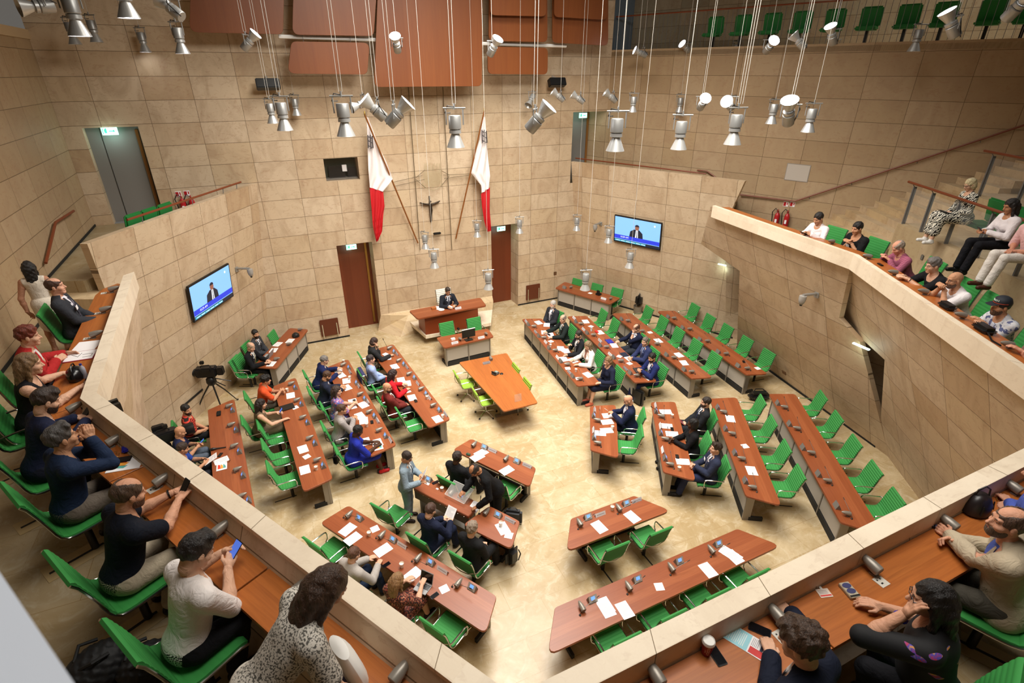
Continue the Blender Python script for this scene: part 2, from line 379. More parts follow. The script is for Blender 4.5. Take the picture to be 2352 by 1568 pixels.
for k in range(5):
    b = strip('', PO[k:k + 2], PI[k:k + 2], ZP - .32, ZP, CAP)
    # thin dark joints between the cap stones
    o0, o1, i0, i1 = [Vector(p) for p in (PO[k], PO[k + 1], PI[k], PI[k + 1])]; L_ = (o1 - o0).length; n = max(1, round(L_ / 1.03)); off = (.0, .42, .02, .3, .2)[k]
    for j in range(n + 1):
        s_ = (j + off) / n
        if not .02 < s_ < .98: continue
        a = o0.lerp(o1, s_); c = i0.lerp(i1, s_); d = (o1 - o0).normalized() * .0025
        b.add([(*(a - d), ZP + .0012), (*(a + d), ZP + .0012), (*(c + d), ZP + .0012), (*(c - d), ZP + .0012)], [(0, 1, 2, 3)], 1)
        b.add([(*(c - d), ZP + .001), (*(c + d), ZP + .001), (*(c + d), ZP - .2), (*(c - d), ZP - .2)], [(0, 1, 2, 3)], 1)
    struct(b.build(names[k], [CAP, mat('joint_dark', '6B5538', .9)], smooth=False))
# gallery floor, a ring between the parapet and the outer walls
FLOORG = floor_mat('gallery_floor_shaded', .62)  # same floor stone, its colour darkened for the dimmer gallery light
def ring_floor(name, poly, z, m=FLOORG, th=.25):
    area = sum(poly[i][0] * poly[(i + 1) % len(poly)][1] - poly[(i + 1) % len(poly)][0] * poly[i][1] for i in range(len(poly)))
    return struct(MB().prism(poly if area > 0 else poly[::-1], z - th, z).build(name, m, smooth=False))
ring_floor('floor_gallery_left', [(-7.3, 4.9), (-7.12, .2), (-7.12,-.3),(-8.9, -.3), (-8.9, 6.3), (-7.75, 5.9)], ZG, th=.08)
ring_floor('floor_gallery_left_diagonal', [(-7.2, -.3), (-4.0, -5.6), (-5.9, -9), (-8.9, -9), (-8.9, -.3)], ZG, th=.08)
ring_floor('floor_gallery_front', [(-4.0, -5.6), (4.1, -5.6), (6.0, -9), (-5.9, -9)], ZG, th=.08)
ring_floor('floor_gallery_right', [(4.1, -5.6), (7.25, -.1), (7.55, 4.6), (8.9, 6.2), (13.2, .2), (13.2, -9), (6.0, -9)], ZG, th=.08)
# landings towards the back wall, with two steps each
STEPM = stone_mat('step_stone', ('C9AF86', 'D6BF99'), joints=False)
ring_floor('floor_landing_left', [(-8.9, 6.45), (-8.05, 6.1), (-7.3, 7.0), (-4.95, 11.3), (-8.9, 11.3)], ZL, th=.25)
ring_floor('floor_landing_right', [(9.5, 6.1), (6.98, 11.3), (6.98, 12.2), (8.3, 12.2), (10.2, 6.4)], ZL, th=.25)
stp = MB().prism([(-8.9, 6.1), (-7.65, 5.5), (-7.9, 6.3), (-8.9, 6.7)], ZG, ZG + .25)
struct(stp.build('trim_step_left', STEPM, smooth=False))
# outer gallery walls
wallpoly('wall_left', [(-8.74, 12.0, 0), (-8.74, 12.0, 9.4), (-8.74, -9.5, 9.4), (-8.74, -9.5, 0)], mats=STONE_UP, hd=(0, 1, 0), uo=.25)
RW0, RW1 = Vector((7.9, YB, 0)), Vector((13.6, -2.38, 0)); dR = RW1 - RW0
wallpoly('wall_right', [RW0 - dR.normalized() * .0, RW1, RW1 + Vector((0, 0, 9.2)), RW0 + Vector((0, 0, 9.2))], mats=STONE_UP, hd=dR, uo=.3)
# upper walls behind the high balcony and the ceiling
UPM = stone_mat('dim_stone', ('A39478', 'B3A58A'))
nR = Vector((dR.y, -dR.x, 0)).normalized() * -1
if nR.x < 0: nR = -nR
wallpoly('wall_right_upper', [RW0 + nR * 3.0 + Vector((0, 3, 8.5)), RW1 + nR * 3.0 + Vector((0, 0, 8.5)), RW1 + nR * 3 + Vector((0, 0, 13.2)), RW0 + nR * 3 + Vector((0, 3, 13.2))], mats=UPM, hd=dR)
wallpoly('wall_left_upper', [(-11, 13, 9), (-11, -9, 9), (-11, -9, 13.2), (-11, 13, 13.2)], mats=mat('slate_panel', '56626C', .7), hd=(0, 1, 0))
b = MB(); b.prism([(RW0 + nR * .0)[:2], (RW0 + nR * 3.2 + Vector((0, 3, 0)))[:2], (RW1 + nR * 3.2)[:2], RW1[:2]][::-1], 9.0, 9.14); o = struct(b.build('floor_balcony_right', STEPM, smooth=False))
struct(MB().box((-9.9, 1, 9.3), (2.4, 24, .2)).build('floor_balcony_left', STEPM, smooth=False))
struct(MB().box((1, 1, 13.3), (27, 30, .2)).build('ceiling', mat('ceiling_grey', '6E6A64', .8), smooth=False))
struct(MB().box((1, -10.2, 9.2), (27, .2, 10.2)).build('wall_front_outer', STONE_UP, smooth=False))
pil = MB().box((8.35, 12.2, 11.2), (1.1, 1.4, 4.1)); struct(pil.build('wall_pier_right', mat('slate_panel', '56626C', .7), smooth=False))
# shade of the gap at the wall foot, put in as dark strips
BB = mat('shadow_gap_dark', '15130F', .8)
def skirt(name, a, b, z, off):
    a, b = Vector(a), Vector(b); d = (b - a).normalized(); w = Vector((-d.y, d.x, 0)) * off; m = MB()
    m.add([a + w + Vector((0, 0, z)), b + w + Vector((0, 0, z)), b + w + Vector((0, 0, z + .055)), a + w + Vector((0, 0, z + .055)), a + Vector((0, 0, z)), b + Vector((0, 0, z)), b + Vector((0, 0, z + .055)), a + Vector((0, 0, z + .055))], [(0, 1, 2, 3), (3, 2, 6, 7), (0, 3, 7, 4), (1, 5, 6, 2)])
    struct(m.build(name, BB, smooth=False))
skirt('shadow_gap_back_left', (-5.0, YB, 0), (-2.46, YB, 0), 0, -.012)
skirt('shadow_gap_back_right', (4.25, YB, 0), (7.1, YB, 0), 0, -.012)
skirt('shadow_gap_right_raised', (7.12, YB, 0), (9.9, 5.3, 0), 0, -.03)
skirt('shadow_gap_right_side', (9.5, 4.7, 0), (8.5, -.9, 0), 0, -.03)
skirt('shadow_gap_left', (-8.73, -5, ZG), (-8.73, 6.0, ZG), 0, -.02)
skirt('shadow_gap_left_landing', (-8.73, 6.6, ZL), (-8.73, 11.2, ZL), 0, -.02)
# central stone apron under the president's desk and its platform
cp_ = [at(868, 760, 0), at(920, 774, 0), at(990, 757, 0), at(1130, 722, 0), Vector((3.1, YB, 0)), Vector((-1.28, YB, 0))]
mb = MB(); top = [(-1.28, YB - .02, .62), (-.35, YB - .30, .55), (.9, 10.75, .40), (3.1, YB - .15, .45), (3.12, YB, .62), (-1.28, YB, .62)]
n = 6
vs = [tuple(p) for p in cp_] + top
mb.add(vs, [(0, 1, 2, 3, 4, 5)[::-1], (6, 7, 8, 9, 10, 11)] + [(i, (i + 1) % n, n + (i + 1) % n, n + i) for i in range(n)], 0, [(v[0] + v[1] * .5, v[2]) for v in vs])
struct(mb.build('trim_apron', STEPM, smooth=False))
pl = [at(940, 739, .34), at(978, 772, .34), at(1128, 742, .34), at(1131, 712, .34)]
mb = MB().prism(rounded([(p.x, p.y) for p in pl] if True else 0, .02), .24, .36); struct(mb.build('trim_platform', CAP, smooth=False))
# doors of the chamber and the galleries
def door(n, x0, x1, z0, z1, y, m, hx, hinge=None):
    d = MB().box(((x0 + x1) / 2, y + .03, (z0 + z1) / 2), (x1 - x0, .06, z1 - z0)); vs = d.v
    d.uv = [[(vs[i][2], vs[i][0]) for i in f] for f in d.f]
    o = struct(d.build('door_%d' % n, m, smooth=False))
    h = MB().box((hx, y - .03, (z0 + z1) / 2), (.07, .05, (z1 - z0) * .93)); h.build('handle', GOLD if m is WOODD else mat('door_pull_wood', '8A5A26', .5), o)
    return o
door(1, -2.46, -1.28, 0, 3.34, YB + .69, WOODD, -1.42)
door(2, 3.12, 4.25, 0, 3.38, YB + .69, WOODD, 3.2)
door(3, -8.3, -7.06, ZL, 7.2, YB + .27, mat('door_grey', '7F7C78', .6), -7.16)
MB().box((-7.98, YB + .262, 5.95), (.012, .012, 2.5)).build('leaf_gap', DARK, bpy.data.objects['door_3'], smooth=False)
door(4, 6.5, 7.66, ZL, 7.2, YB + .88, mat('door_grey', '7F7C78', .6), 7.6)
wallpoly('wall_niche_right', [(7.66, YB + .9, ZL), (7.9, YB + .01, ZL), (7.9, YB + .01, 7.2), (7.66, YB + .9, 7.2)], mats=STONE_UP, hd=(1, -.7, 0), th=.05)
# control room window
wn = MB().box((-1.94, YB + .5, 5.75), (1.04, .04, .7)); o = struct(wn.build('window_1', mat('booth_dark', '3C4438', .6), smooth=False))
pn = MB().box((-1.94, YB + .12, 5.75), (1.04, .01, .69)); pn.build('pane', GLASS, o, smooth=False)

# doorways behind the folded walls
for nm, P_ in (('wall_doorway_back', [(9.6, 5.6, 0), (10.2, 4.6, 0), (9.3, 4.6, 4.1), (8.7, 5.6, 4.1)]), ('wall_doorway_front', [(8.5, .2, 0), (9.4, -2.6, 0), (8.6, -2.6, 4.1), (7.6, .2, 4.1)])):
    wallpoly(nm, [Vector(p) + Vector((.25, 0, 0)) for p in P_], hd=(.2, -1, 0), th=.08)
for nm, pts in (('soffit_strip', (pa(1640, 596), pa(1690, 622))), ):
    pass
# ================================================================ FURNITURE
def chair_parts(root, green=GREEN, edge=GREEND, kind='post', back_top=.97, w=.25):
    prof = [(.245, .452), (.21, .468), (.10, .458), (-.08, .448), (-.17, .455), (-.215, .485), (-.245, .55), (-.27, .66), (-.305, .80)]
    if back_top > .9: prof += [(-.335, .90), (-.355, .965), (-.375, .985)]
    else: prof += [(-.318, .835), (-.335, .85)]
    # resample the profile
    P = [Vector((y, z)) for y, z in prof]; L_ = [0]
    for a, b in zip(P, P[1:]): L_.append(L_[-1] + (b - a).length)
    def pt(s_):
        for i in range(len(P) - 1):
            if s_ <= L_[i + 1] or i == len(P) - 2:
                t = (s_ - L_[i]) / (L_[i + 1] - L_[i]); return P[i].lerp(P[i + 1], min(max(t, 0), 1))
    def sling(s0, s1, name, m, amp=1.0):
        rib = .052; n = max(4, int(round((s1 - s0) / rib))); ss = []
        for k in range(n):
            for f, h in ((0, -.004), (.18, .006), (.5, .010), (.82, .006)): ss.append((s0 + (k + f) * (s1 - s0) / n, h))
        ss.append((s1, -.004)); rows = []; b = MB()
        top, bot = [], []
        for s_, h in ss:
            p = pt(s_); q = (pt(min(s_ + .01, L_[-1])) - pt(max(s_ - .01, 0))).normalized(); nn = Vector((q.y, -q.x))
            if nn.y < 0 and s_ < .5: nn = -nn
            if s_ >= .5 and nn.x < 0: nn = -nn
            a = p + nn * (.016 + h * amp); c = p - nn * .014
            top.append(a); bot.append(c)
        loop = top + bot[::-1]; m_ = len(loop)
        vs = [(-w, p.x, p.y) for p in loop] + [(w, p.x, p.y) for p in loop]
        fs = [(i, (i + 1) % m_, m_ + (i + 1) % m_, m_ + i) for i in range(m_)]
        k = len(top)
        fs += [(i, i + 1, m_ - 2 - i, m_ - 1 - i)[::-1] for i in range(k - 1)] + [(m_ + i, m_ + i + 1, 2 * m_ - 2 - i, 2 * m_ - 1 - i) for i in range(k - 1)]
        b.add(vs, fs); return b.build(name, m, root, angle=35)
    ssplit = L_[5]
    sling(0.0, ssplit, 'seat', green, .12 if kind == 'gallery' else .3); sling(ssplit, L_[-1], 'backrest', green, .3 if kind == 'gallery' else 1.0)
    for sx in (-1, 1):
        x = sx * (w + .012)
        pts = [(x, pt(L_[-1] * k / 16).x, pt(L_[-1] * k / 16).y - .006) for k in range(0, 17)]
        MB().tube(pts, .011, 6).build('side_frame', CHROME, root)
        xa = sx * (w + .045)
        if kind == 'gallery': continue
        MB().tube([(x, -.275, .64), (xa, -.25, .665), (xa, -.1, .672), (xa, .08, .668), (xa, .115, .65), (xa, .13, .60), (xa, .125, .50), (xa, .10, .462), (x, .06, .45)], .0125, 6).build('armrest', CHROME, root)
    if kind != 'gallery': MB().tube([(-w, -.285, .66), (-w * .6, -.325, .62), (0, -.34, .605), (w * .6, -.325, .62), (w, -.285, .66)], .008, 6).build('back_brace', CHROME, root)
    if kind in ('post', 'gallery'):
        MB().box((0, .0, .425), (.30, .16, .03)).tube([(0, 0, .42), (0, 0, .01)], .034, 10).build('post', BLACK, root)
        MB().box((0, -.12, .003), (.24, .62, .006)).build('floor_plate', mat('plate', 'B39C72', .5), root, smooth=False)
        MB().box((0, -.16, .0045), (.028, .46, .008)).build('slot', DARK, root, smooth=False)
    else:
        MB().tube([(0, 0, .43), (0, 0, .10)], .024, 10).build('column', CHROME, root)
        b = MB(); c = MB()
        for k in range(5):
            a = k * 2 * math.pi / 5 + .3; d = Vector((math.cos(a), math.sin(a), 0))
            b.tube([Vector((0, 0, .115)), d * .15 + Vector((0, 0, .11)), d * .31 + Vector((0, 0, .075))], [.022, .017, .011], 6)
            MB().lathe([(.0, -.012), (.027, -.012), (.027, .012), (0, .012)], 10, Matrix.Translation(d * .31 + Vector((0, 0, .028))) @ Matrix.Rotation(a, 4, 'Z') @ Matrix.Rotation(R(90), 4, 'X')).build('caster', BLACK, root)
        b.build('star_base', CHROME, root)
PROTO = {}
def get_chair(kind):
    if kind in PROTO: return PROTO[kind], False
    r = thing('swivel_chair' if kind != 'lime' else 'conference_chair', '', 'chair')
    if kind == 'lime': chair_parts(r, LIME, LIME, 'star', .85)
    elif kind == 'white': chair_parts(r, mat('white_leather', 'E8E2D2', .5), None, 'post')
    elif kind == 'gallery': chair_parts(r, mat('gallery_green', '2F8A3C', .75), GREEND, 'gallery', w=.265)
    elif kind == 'star': chair_parts(r, GREEN, GREEND, 'star')
    else: chair_parts(r)
    PROTO[kind] = r
    return r, True
def chair(x, y, z, face, label, group, kind='post'):
    """face: horizontal direction the sitter looks"""
    r, new = get_chair(kind); rz = math.atan2(face[1], face[0]) - math.pi / 2
    if not new: r = dup(r, (x, y, z), rz, label, group); return r
    r.location = (x, y, z); r.rotation_euler = (0, 0, rz); r['label'] = label; r['group'] = group
    return r
DESK = {}
def desk(key, name, px, label, panels=4, legs=None, z=.74, panel=True, th=.045, flip=False, leg_set=None):
    """px: A, B front edge (far end first), C, D on the sitters' side"""
    A_, B_, C_, D_ = [at(*p, z) for p in px]
    A_, B_, C_, D_ = [Vector((p.x, p.y, 0)) for p in (A_, B_, C_, D_)]
    ax = (B_ - A_).normalized(); nf = Vector((-ax.y, ax.x, 0))
    if nf.dot((A_ + B_) / 2 - (C_ + D_) / 2) < 0: nf = -nf      # nf: from the sitters towards the front
    c = (A_ + B_ + C_ + D_) / 4; t = thing(name, label, 'desk', (c.x, c.y, 0), 0, 'wooden chamber desks')
    poly = rounded([p - c for p in (A_, B_, C_, D_)], .09)
    b = MB().prism(poly, z - th, z, 0, u=ax, bev=.006); b.build('tabletop', WOOD, t, smooth=False)
    L_ = (B_ - A_).length; wid = abs((A_ - D_).dot(nf)); w0 = abs((B_ - C_).dot(nf)); wid = (wid + w0) / 2
    e0 = A_ - c - nf * .10 + ax * .10; e1 = B_ - c - nf * .10 - ax * .10
    rz = math.atan2(ax.y, ax.x)
    if panel:
        n = panels; d = (e1 - e0)
        for k in range(n + 1):
            p = e0 + d * k / n
            MB().box((p.x, p.y, .36), (.035, .05, .70), (0, 0, rz)).build('panel_post', STEEL, t, smooth=False)
        for k in range(n):
            p = e0 + d * (k + .5) / n
            MB().box((p.x, p.y, .44), (d.length / n - .05, .02, .50), (0, 0, rz)).build('front_panel', GREYP, t, smooth=False)
        p = e0 + d / 2 - nf * .03
        MB().box((p.x, p.y, .075), (d.length, .10, .15), (0, 0, rz)).build('base_rail', DARK, t, smooth=False)
    # end legs: tapered steel plates
    for s_, e in ((1, e0), (-1, e1)):
        p = e + ax * s_ * .02 - nf * (wid * .10)
        MB().box((p.x, p.y, .348), (.06, wid * .20, .694), (0, 0, rz)).build('leg', STEEL, t, smooth=False)
        p = e + ax * s_ * .01 - nf * (wid * .36)
        MB().box((p.x, p.y, .05), (.05, wid * .42, .09), (0, 0, rz)).build('foot', DARK, t, smooth=False)
    DESK[key] = dict(t=t, ax=ax, nf=nf, z=z, L=L_, c=c, A=A_, B=B_, wid=wid)
    return t
def V(v, *pts): return [pq(v, *p) for p in pts]
desk('D1', 'side_desk', [(708, 756), (634, 846), (580, 842), (665, 753)], 'wooden side desk with laptop and papers by the left wall', 3)
desk('D2', 'bench_desk', [(903, 790), (1034, 962), (985, 982), (850, 805)], 'long wooden desk nearest the middle table on the left side', 5, panel=True)
desk('D3', 'bench_desk', [(799, 824), (910, 1021), (850, 1049), (748, 844)], 'long wooden desk in the second left row, seating the woman in blue', 5)
desk('D4', 'bench_desk', [(679, 866), (764, 1098), (697, 1129), (627, 887)], 'long wooden desk in the third left row, seating the orange shirt', 5)
desk('D5', 'bench_desk', [(538, 915), (594, 1210), (499, 1235), (477, 941)], 'long wooden press desk beside the tripod by the left wall', 5)
desk('D6', 'short_desk', [(1082, 1007), (1231, 1074), (1217, 1118), (1040, 1032)], 'short two-seat desk behind the usher, nearest the middle table', 2)
desk('D8', 'short_desk', V('M', (1235, 865), (1590, 1045), (1490, 1370), (925, 1085)), 'two-seat desk with papers and cup beside the raised reading ledge', 2)
desk('D9', 'bench_desk', [(800, 1160), (1141, 1369), (1116, 1455), (735, 1200)], 'long wooden desk with laptop, nearest the left gallery parapet', 4)
desk('D10', 'short_desk', [(1457, 1138), (1311, 1191), (1301, 1266), (1541, 1172)], 'short empty two-seat desk with papers and one cup, near side', 2)
desk('D11', 'bench_desk', [(1694, 1214), (1274, 1395), (1258, 1504), (1793, 1252)], 'long empty desk just below the front gallery parapet', 4)
desk('D12', 'short_desk', [(1355, 932), (1356, 1033), (1421, 1051), (1414, 929)], 'short desk in front of the bald man in the navy suit', 2)
desk('D13', 'bench_desk', [(1495, 923), (1523, 1083), (1598, 1104), (1551, 922)], 'three-seat desk in front of the black-dressed woman on the right', 3)
desk('D14', 'bench_desk', [(1630, 915), (1713, 1138), (1795, 1161), (1692, 912)], 'long empty four-seat desk with three paper sheets, right side', 4)
desk('D15', 'bench_desk', [(1766, 904), (1931, 1199), (2033, 1230), (1826, 904)], 'long empty five-seat desk closest to the right wall', 5)
desk('D16', 'bench_desk', [(1198, 732), (1326, 886), (1380, 881), (1244, 731)], 'long desk crowded with papers, first row on the right back', 6)
desk('D17', 'bench_desk', [(1302, 726), (1458, 878), (1510, 875), (1347, 725)], 'long desk with blue book, second row on the right back', 6)
desk('D18', 'bench_desk', [(1405, 719), (1588, 869), (1637, 866), (1449, 719)], 'long empty desk with scattered papers, third row on the right back', 6)
desk('D19', 'bench_desk', [(1509, 714), (1715, 860), (1764, 858), (1549, 713)], 'long empty bare desk, last row along the right back wall', 6)
desk('D20', 'side_desk', [(1275, 661), (1402, 698), (1425, 684), (1297, 647)], 'three-seat desk in the far right corner of the chamber', 3)
desk('D21', 'clerk_desk', [(1020, 799), (1134, 773), (1121, 754), (1002, 775)], 'two-seat desk with monitor in front of the president', 2)
# the reading ledge desk beside the usher
def ledge_desk():
    z = .74; q = [at(*p, z) for p in V('M', (440, 500), (1130, 840), (1020, 990), (385, 665))]
    A_, B_, C_, D_ = [Vector((p.x, p.y, 0)) for p in q]; c = (A_ + B_ + C_ + D_) / 4
    t = thing('reading_desk', 'narrow desk with raised front ledge between usher and standing man', 'desk', (c.x, c.y, 0), 0, 'wooden chamber desks')
    ax = (B_ - A_).normalized(); nf = Vector((-ax.y, ax.x, 0)); nf = nf if nf.dot(A_ - D_) > 0 else -nf; rz = math.atan2(ax.y, ax.x)
    MB().prism(rounded([p - c for p in (A_, B_, C_, D_)], .02), z - .045, z, u=ax, bev=.004).build('tabletop', WOOD, t, smooth=False)
    e0, e1 = D_ - c, C_ - c; m = e0.lerp(e1, .5) ; L_ = (e1 - e0).length; w_ = at(*pq('M', 1030, 940), z)
    b = MB().bbox((m.x + nf.x * .04, m.y + nf.y * .04, z + .035), (L_, .24, .07), .008, (0, 0, rz)); b.uv = [[(Vector(b.v[i]).dot(ax), Vector(b.v[i]).dot(nf)) for i in f] for f in b.f]
    b.build('raised_ledge', WOOD, t, smooth=False)
    k = MB().box((m.x - nf.x * .06, m.y - nf.y * .06, z - .09), (L_ * .98, .03, .2), (0, 0, rz)); f = k.build('front_fascia', mat('fascia', '5A4A3C', .6), t, smooth=False)
    for s_ in range(9):
        p = m + ax * (s_ - 4) * L_ / 9.5 - nf * .078
        MB().lathe([(.009, 0), (.006, .006)], 8, Matrix.Translation((p.x, p.y, z + .0)) @ Matrix.Rotation(rz, 4, 'Z') @ Matrix.Rotation(R(90), 4, 'X')).build('stud', CHROME, f)
    for s_ in (-.42, .42):
        p = ax * s_ * L_; MB().box((p.x, p.y, .35), (.05, .3, .69), (0, 0, rz)).build('leg', STEEL, t, smooth=False)
    MB().box((0, 0, .06), (L_ * .9, .12, .12), (0, 0, rz)).build('base_rail', STEEL, t, smooth=False)
    DESK['D7'] = dict(t=t, ax=ax, nf=nf, z=z, L=L_, c=c, A=A_, B=B_, wid=.5)
ledge_desk()
# president's desk on the platform
def president_desk():
    z = 1.12; q = [at(*p, z) for p in V('Q', (150, 650), (300, 795), (1545, 555), (1440, 415))]; c = sum(q, Vector()) / 4; c.z = 0
    t = thing('president_desk', 'large wooden desk with overhanging top on the stone platform', 'desk', (c.x, c.y, .36))
    ax = (q[2] - q[1]); ax.z = 0; ax.normalize(); nf = Vector((ax.y, -ax.x, 0))
    dz = .36
    MB().prism(rounded([p - c for p in q], .09), z - .06 - dz, z - dz, u=ax, bev=.012).build('tabletop', WOOD, t, smooth=False)
    f0 = at(*pq('Q', 455, 1085), .37) - c; f1 = at(*pq('Q', 1180, 965), .37) - c; b0 = at(*pq('Q', 335, 950), .37) - c
    f1 = f0 + (f1 - f0) * (at(*pq('Q', 1370, 610), 1.06) - c - (at(*pq('Q', 430, 790), 1.06) - c)).length / (f1 - f0).length
    bk = (b0 - f0); poly = [(p.x, p.y) for p in (f0, f1, f1 + bk, b0)]
    a = sum(poly[i][0] * poly[(i + 1) % 4][1] - poly[(i + 1) % 4][0] * poly[i][1] for i in range(4)); poly = poly if a > 0 else poly[::-1]
    b = MB().prism(poly, .005, z - .062 - dz, u=ax)
    b.uv = [[(Vector(b.v[i]).dot(ax), b.v[i][2] + Vector(b.v[i]).dot(nf)) for i in f] for f in b.f]
    b.build('front_panel', mat('front_wood', '7C3516', .4), t, smooth=False)
    DESK['D22'] = dict(t=t, ax=ax, nf=nf, z=z, L=3, c=c, A=q[0], B=q[1], wid=.6)
president_desk()
def middle_table():
    z = .74; q = [at(*p, z) for p in V('5', (795, 905), (1115, 842), (1322, 1175), (1095, 1232))]; q = [Vector((p.x, p.y, 0)) for p in q]; c = sum(q, Vector()) / 4
    t = thing('middle_table', 'tapering wooden table with lime chairs in the middle of the chamber', 'table', (c.x, c.y, 0))
    ax = ((q[2] + q[3]) - (q[0] + q[1])).normalized(); rz = math.atan2(ax.y, ax.x)
    MB().prism(rounded([p - c for p in q], .07), z - .04, z, u=ax, bev=.005).build('tabletop', WOODG, t, smooth=False)
    for s_ in (-.62, .62):
        p = ax * s_
        MB().box((p.x, p.y, .36), (.08, .5, .66), (0, 0, rz)).build('leg', STEEL, t, smooth=False)
        MB().box((p.x, p.y, .03), (.10, .8, .05), (0, 0, rz)).build('foot', STEEL, t, smooth=False)
    DESK['D23'] = dict(t=t, ax=ax, nf=Vector((-ax.y, ax.x, 0)), z=z, L=2.4, c=c, A=q[0], B=q[2], wid=1)
middle_table()
# ---- empty chairs
PH = {'D1': 'side desk by the left wall', 'D2': 'the left desk nearest the middle table', 'D3': 'the second left desk row', 'D4': 'the third left desk row',
      'D5': 'the press desk by the left wall', 'D6': 'the short desk behind the usher', 'D7': 'the reading ledge desk', 'D8': 'the desk beside the reading ledge',
      'D9': 'the desk below the left parapet', 'D10': 'the short empty desk near the front', 'D11': 'the desk below the front parapet',
      'D12': "the bald man's short desk", 'D13': 'the three-seat right desk', 'D14': 'the four-seat right desk', 'D15': 'the desk closest the right wall',
      'D16': 'the first right back row', 'D17': 'the second right back row', 'D18': 'the third right back row', 'D19': 'the last right back row',
      'D20': 'the far right corner desk', 'D21': 'the clerk desk with monitor', 'D22': "the president's desk", 'D23': 'the middle table'}
NCH = {}
def chairs(key, view, pts, mode='b', face=None, kind='post', total=None, dy=0.0):
    d = DESK[key]; f = Vector(face) if face is not None else d['nf']
    n = len(pts)
    for i, p in enumerate(pts):
        if mode == 'b': q = atv(view, *p, .975); q = q + f * .345
        else: q = atv(view, *p, .46)
        w = 'the only empty one' if n == 1 else ORD[i] + ' from far end'
        lab = 'empty green ribbed chair, %s, at %s' % (w, PH[key])
        chair(q.x, q.y, 0, f, lab, 'empty green chairs', kind)
chairs('D19', 'G', [(1150, 235), (1355, 380), (1590, 515), (1850, 680), (2135, 855)])
chairs('D18', 'G', [(535, 270), (735, 405), (945, 560), (1180, 715), (1430, 890)])
chairs('D17', 'D', [(1210, 425), (1370, 550)])
chairs('D15', 'K', [(1250, 125), (1415, 345), (1605, 605), (1815, 890), (2045, 1190)])
chairs('D14', 'K', [(608, 170), (722, 390), (868, 660), (1012, 935)])
chairs('D12', 'E', [(835, 630)])
chairs('D10', 'O', [(1090, 385), (700, 520)])
chairs('D11', 'O', [(1770, 820), (1420, 990), (1040, 1170), (640, 1370)], 's')
chairs('D9', 'N', [(115, 450), (1280, 1250)])
chairs('D7', 'N', [(775, 110)], face=-DESK['D7']['nf'] * -1)
chairs('D6', 'M', [(1315, 575)])
chairs('D4', 'B', [(310, 780), (370, 1045), (440, 1350)])
chairs('D2', 'C', [(1255, 1195)])
chairs('D1', 'A', [(670, 715), (1175, 370)])
chairs('D20', 'D', [(860, 10), (1120, 75), (1390, 135)])
chairs('D21', 'Q', [(820, 870), (1310, 790)])
d23 = DESK['D23']
for p, s_, w in (((850, 1040), 1, 'left side, further back'), ((975, 1150), 1, 'left side, nearer corner'), ((1150, 950), -1, 'right side, further back'), ((1225, 1050), -1, 'right side, nearer corner')):
    q = atv('5', *p, .5 if s_ > 0 else .78); f = d23['nf'] * (1 if d23['nf'].x > 0 else -1) * s_
    if s_ < 0: q = q + f * .18
    chair(q.x, q.y, 0, f, 'lime green wheeled chair at the middle table, %s' % w, 'lime chairs at the middle table', 'lime')
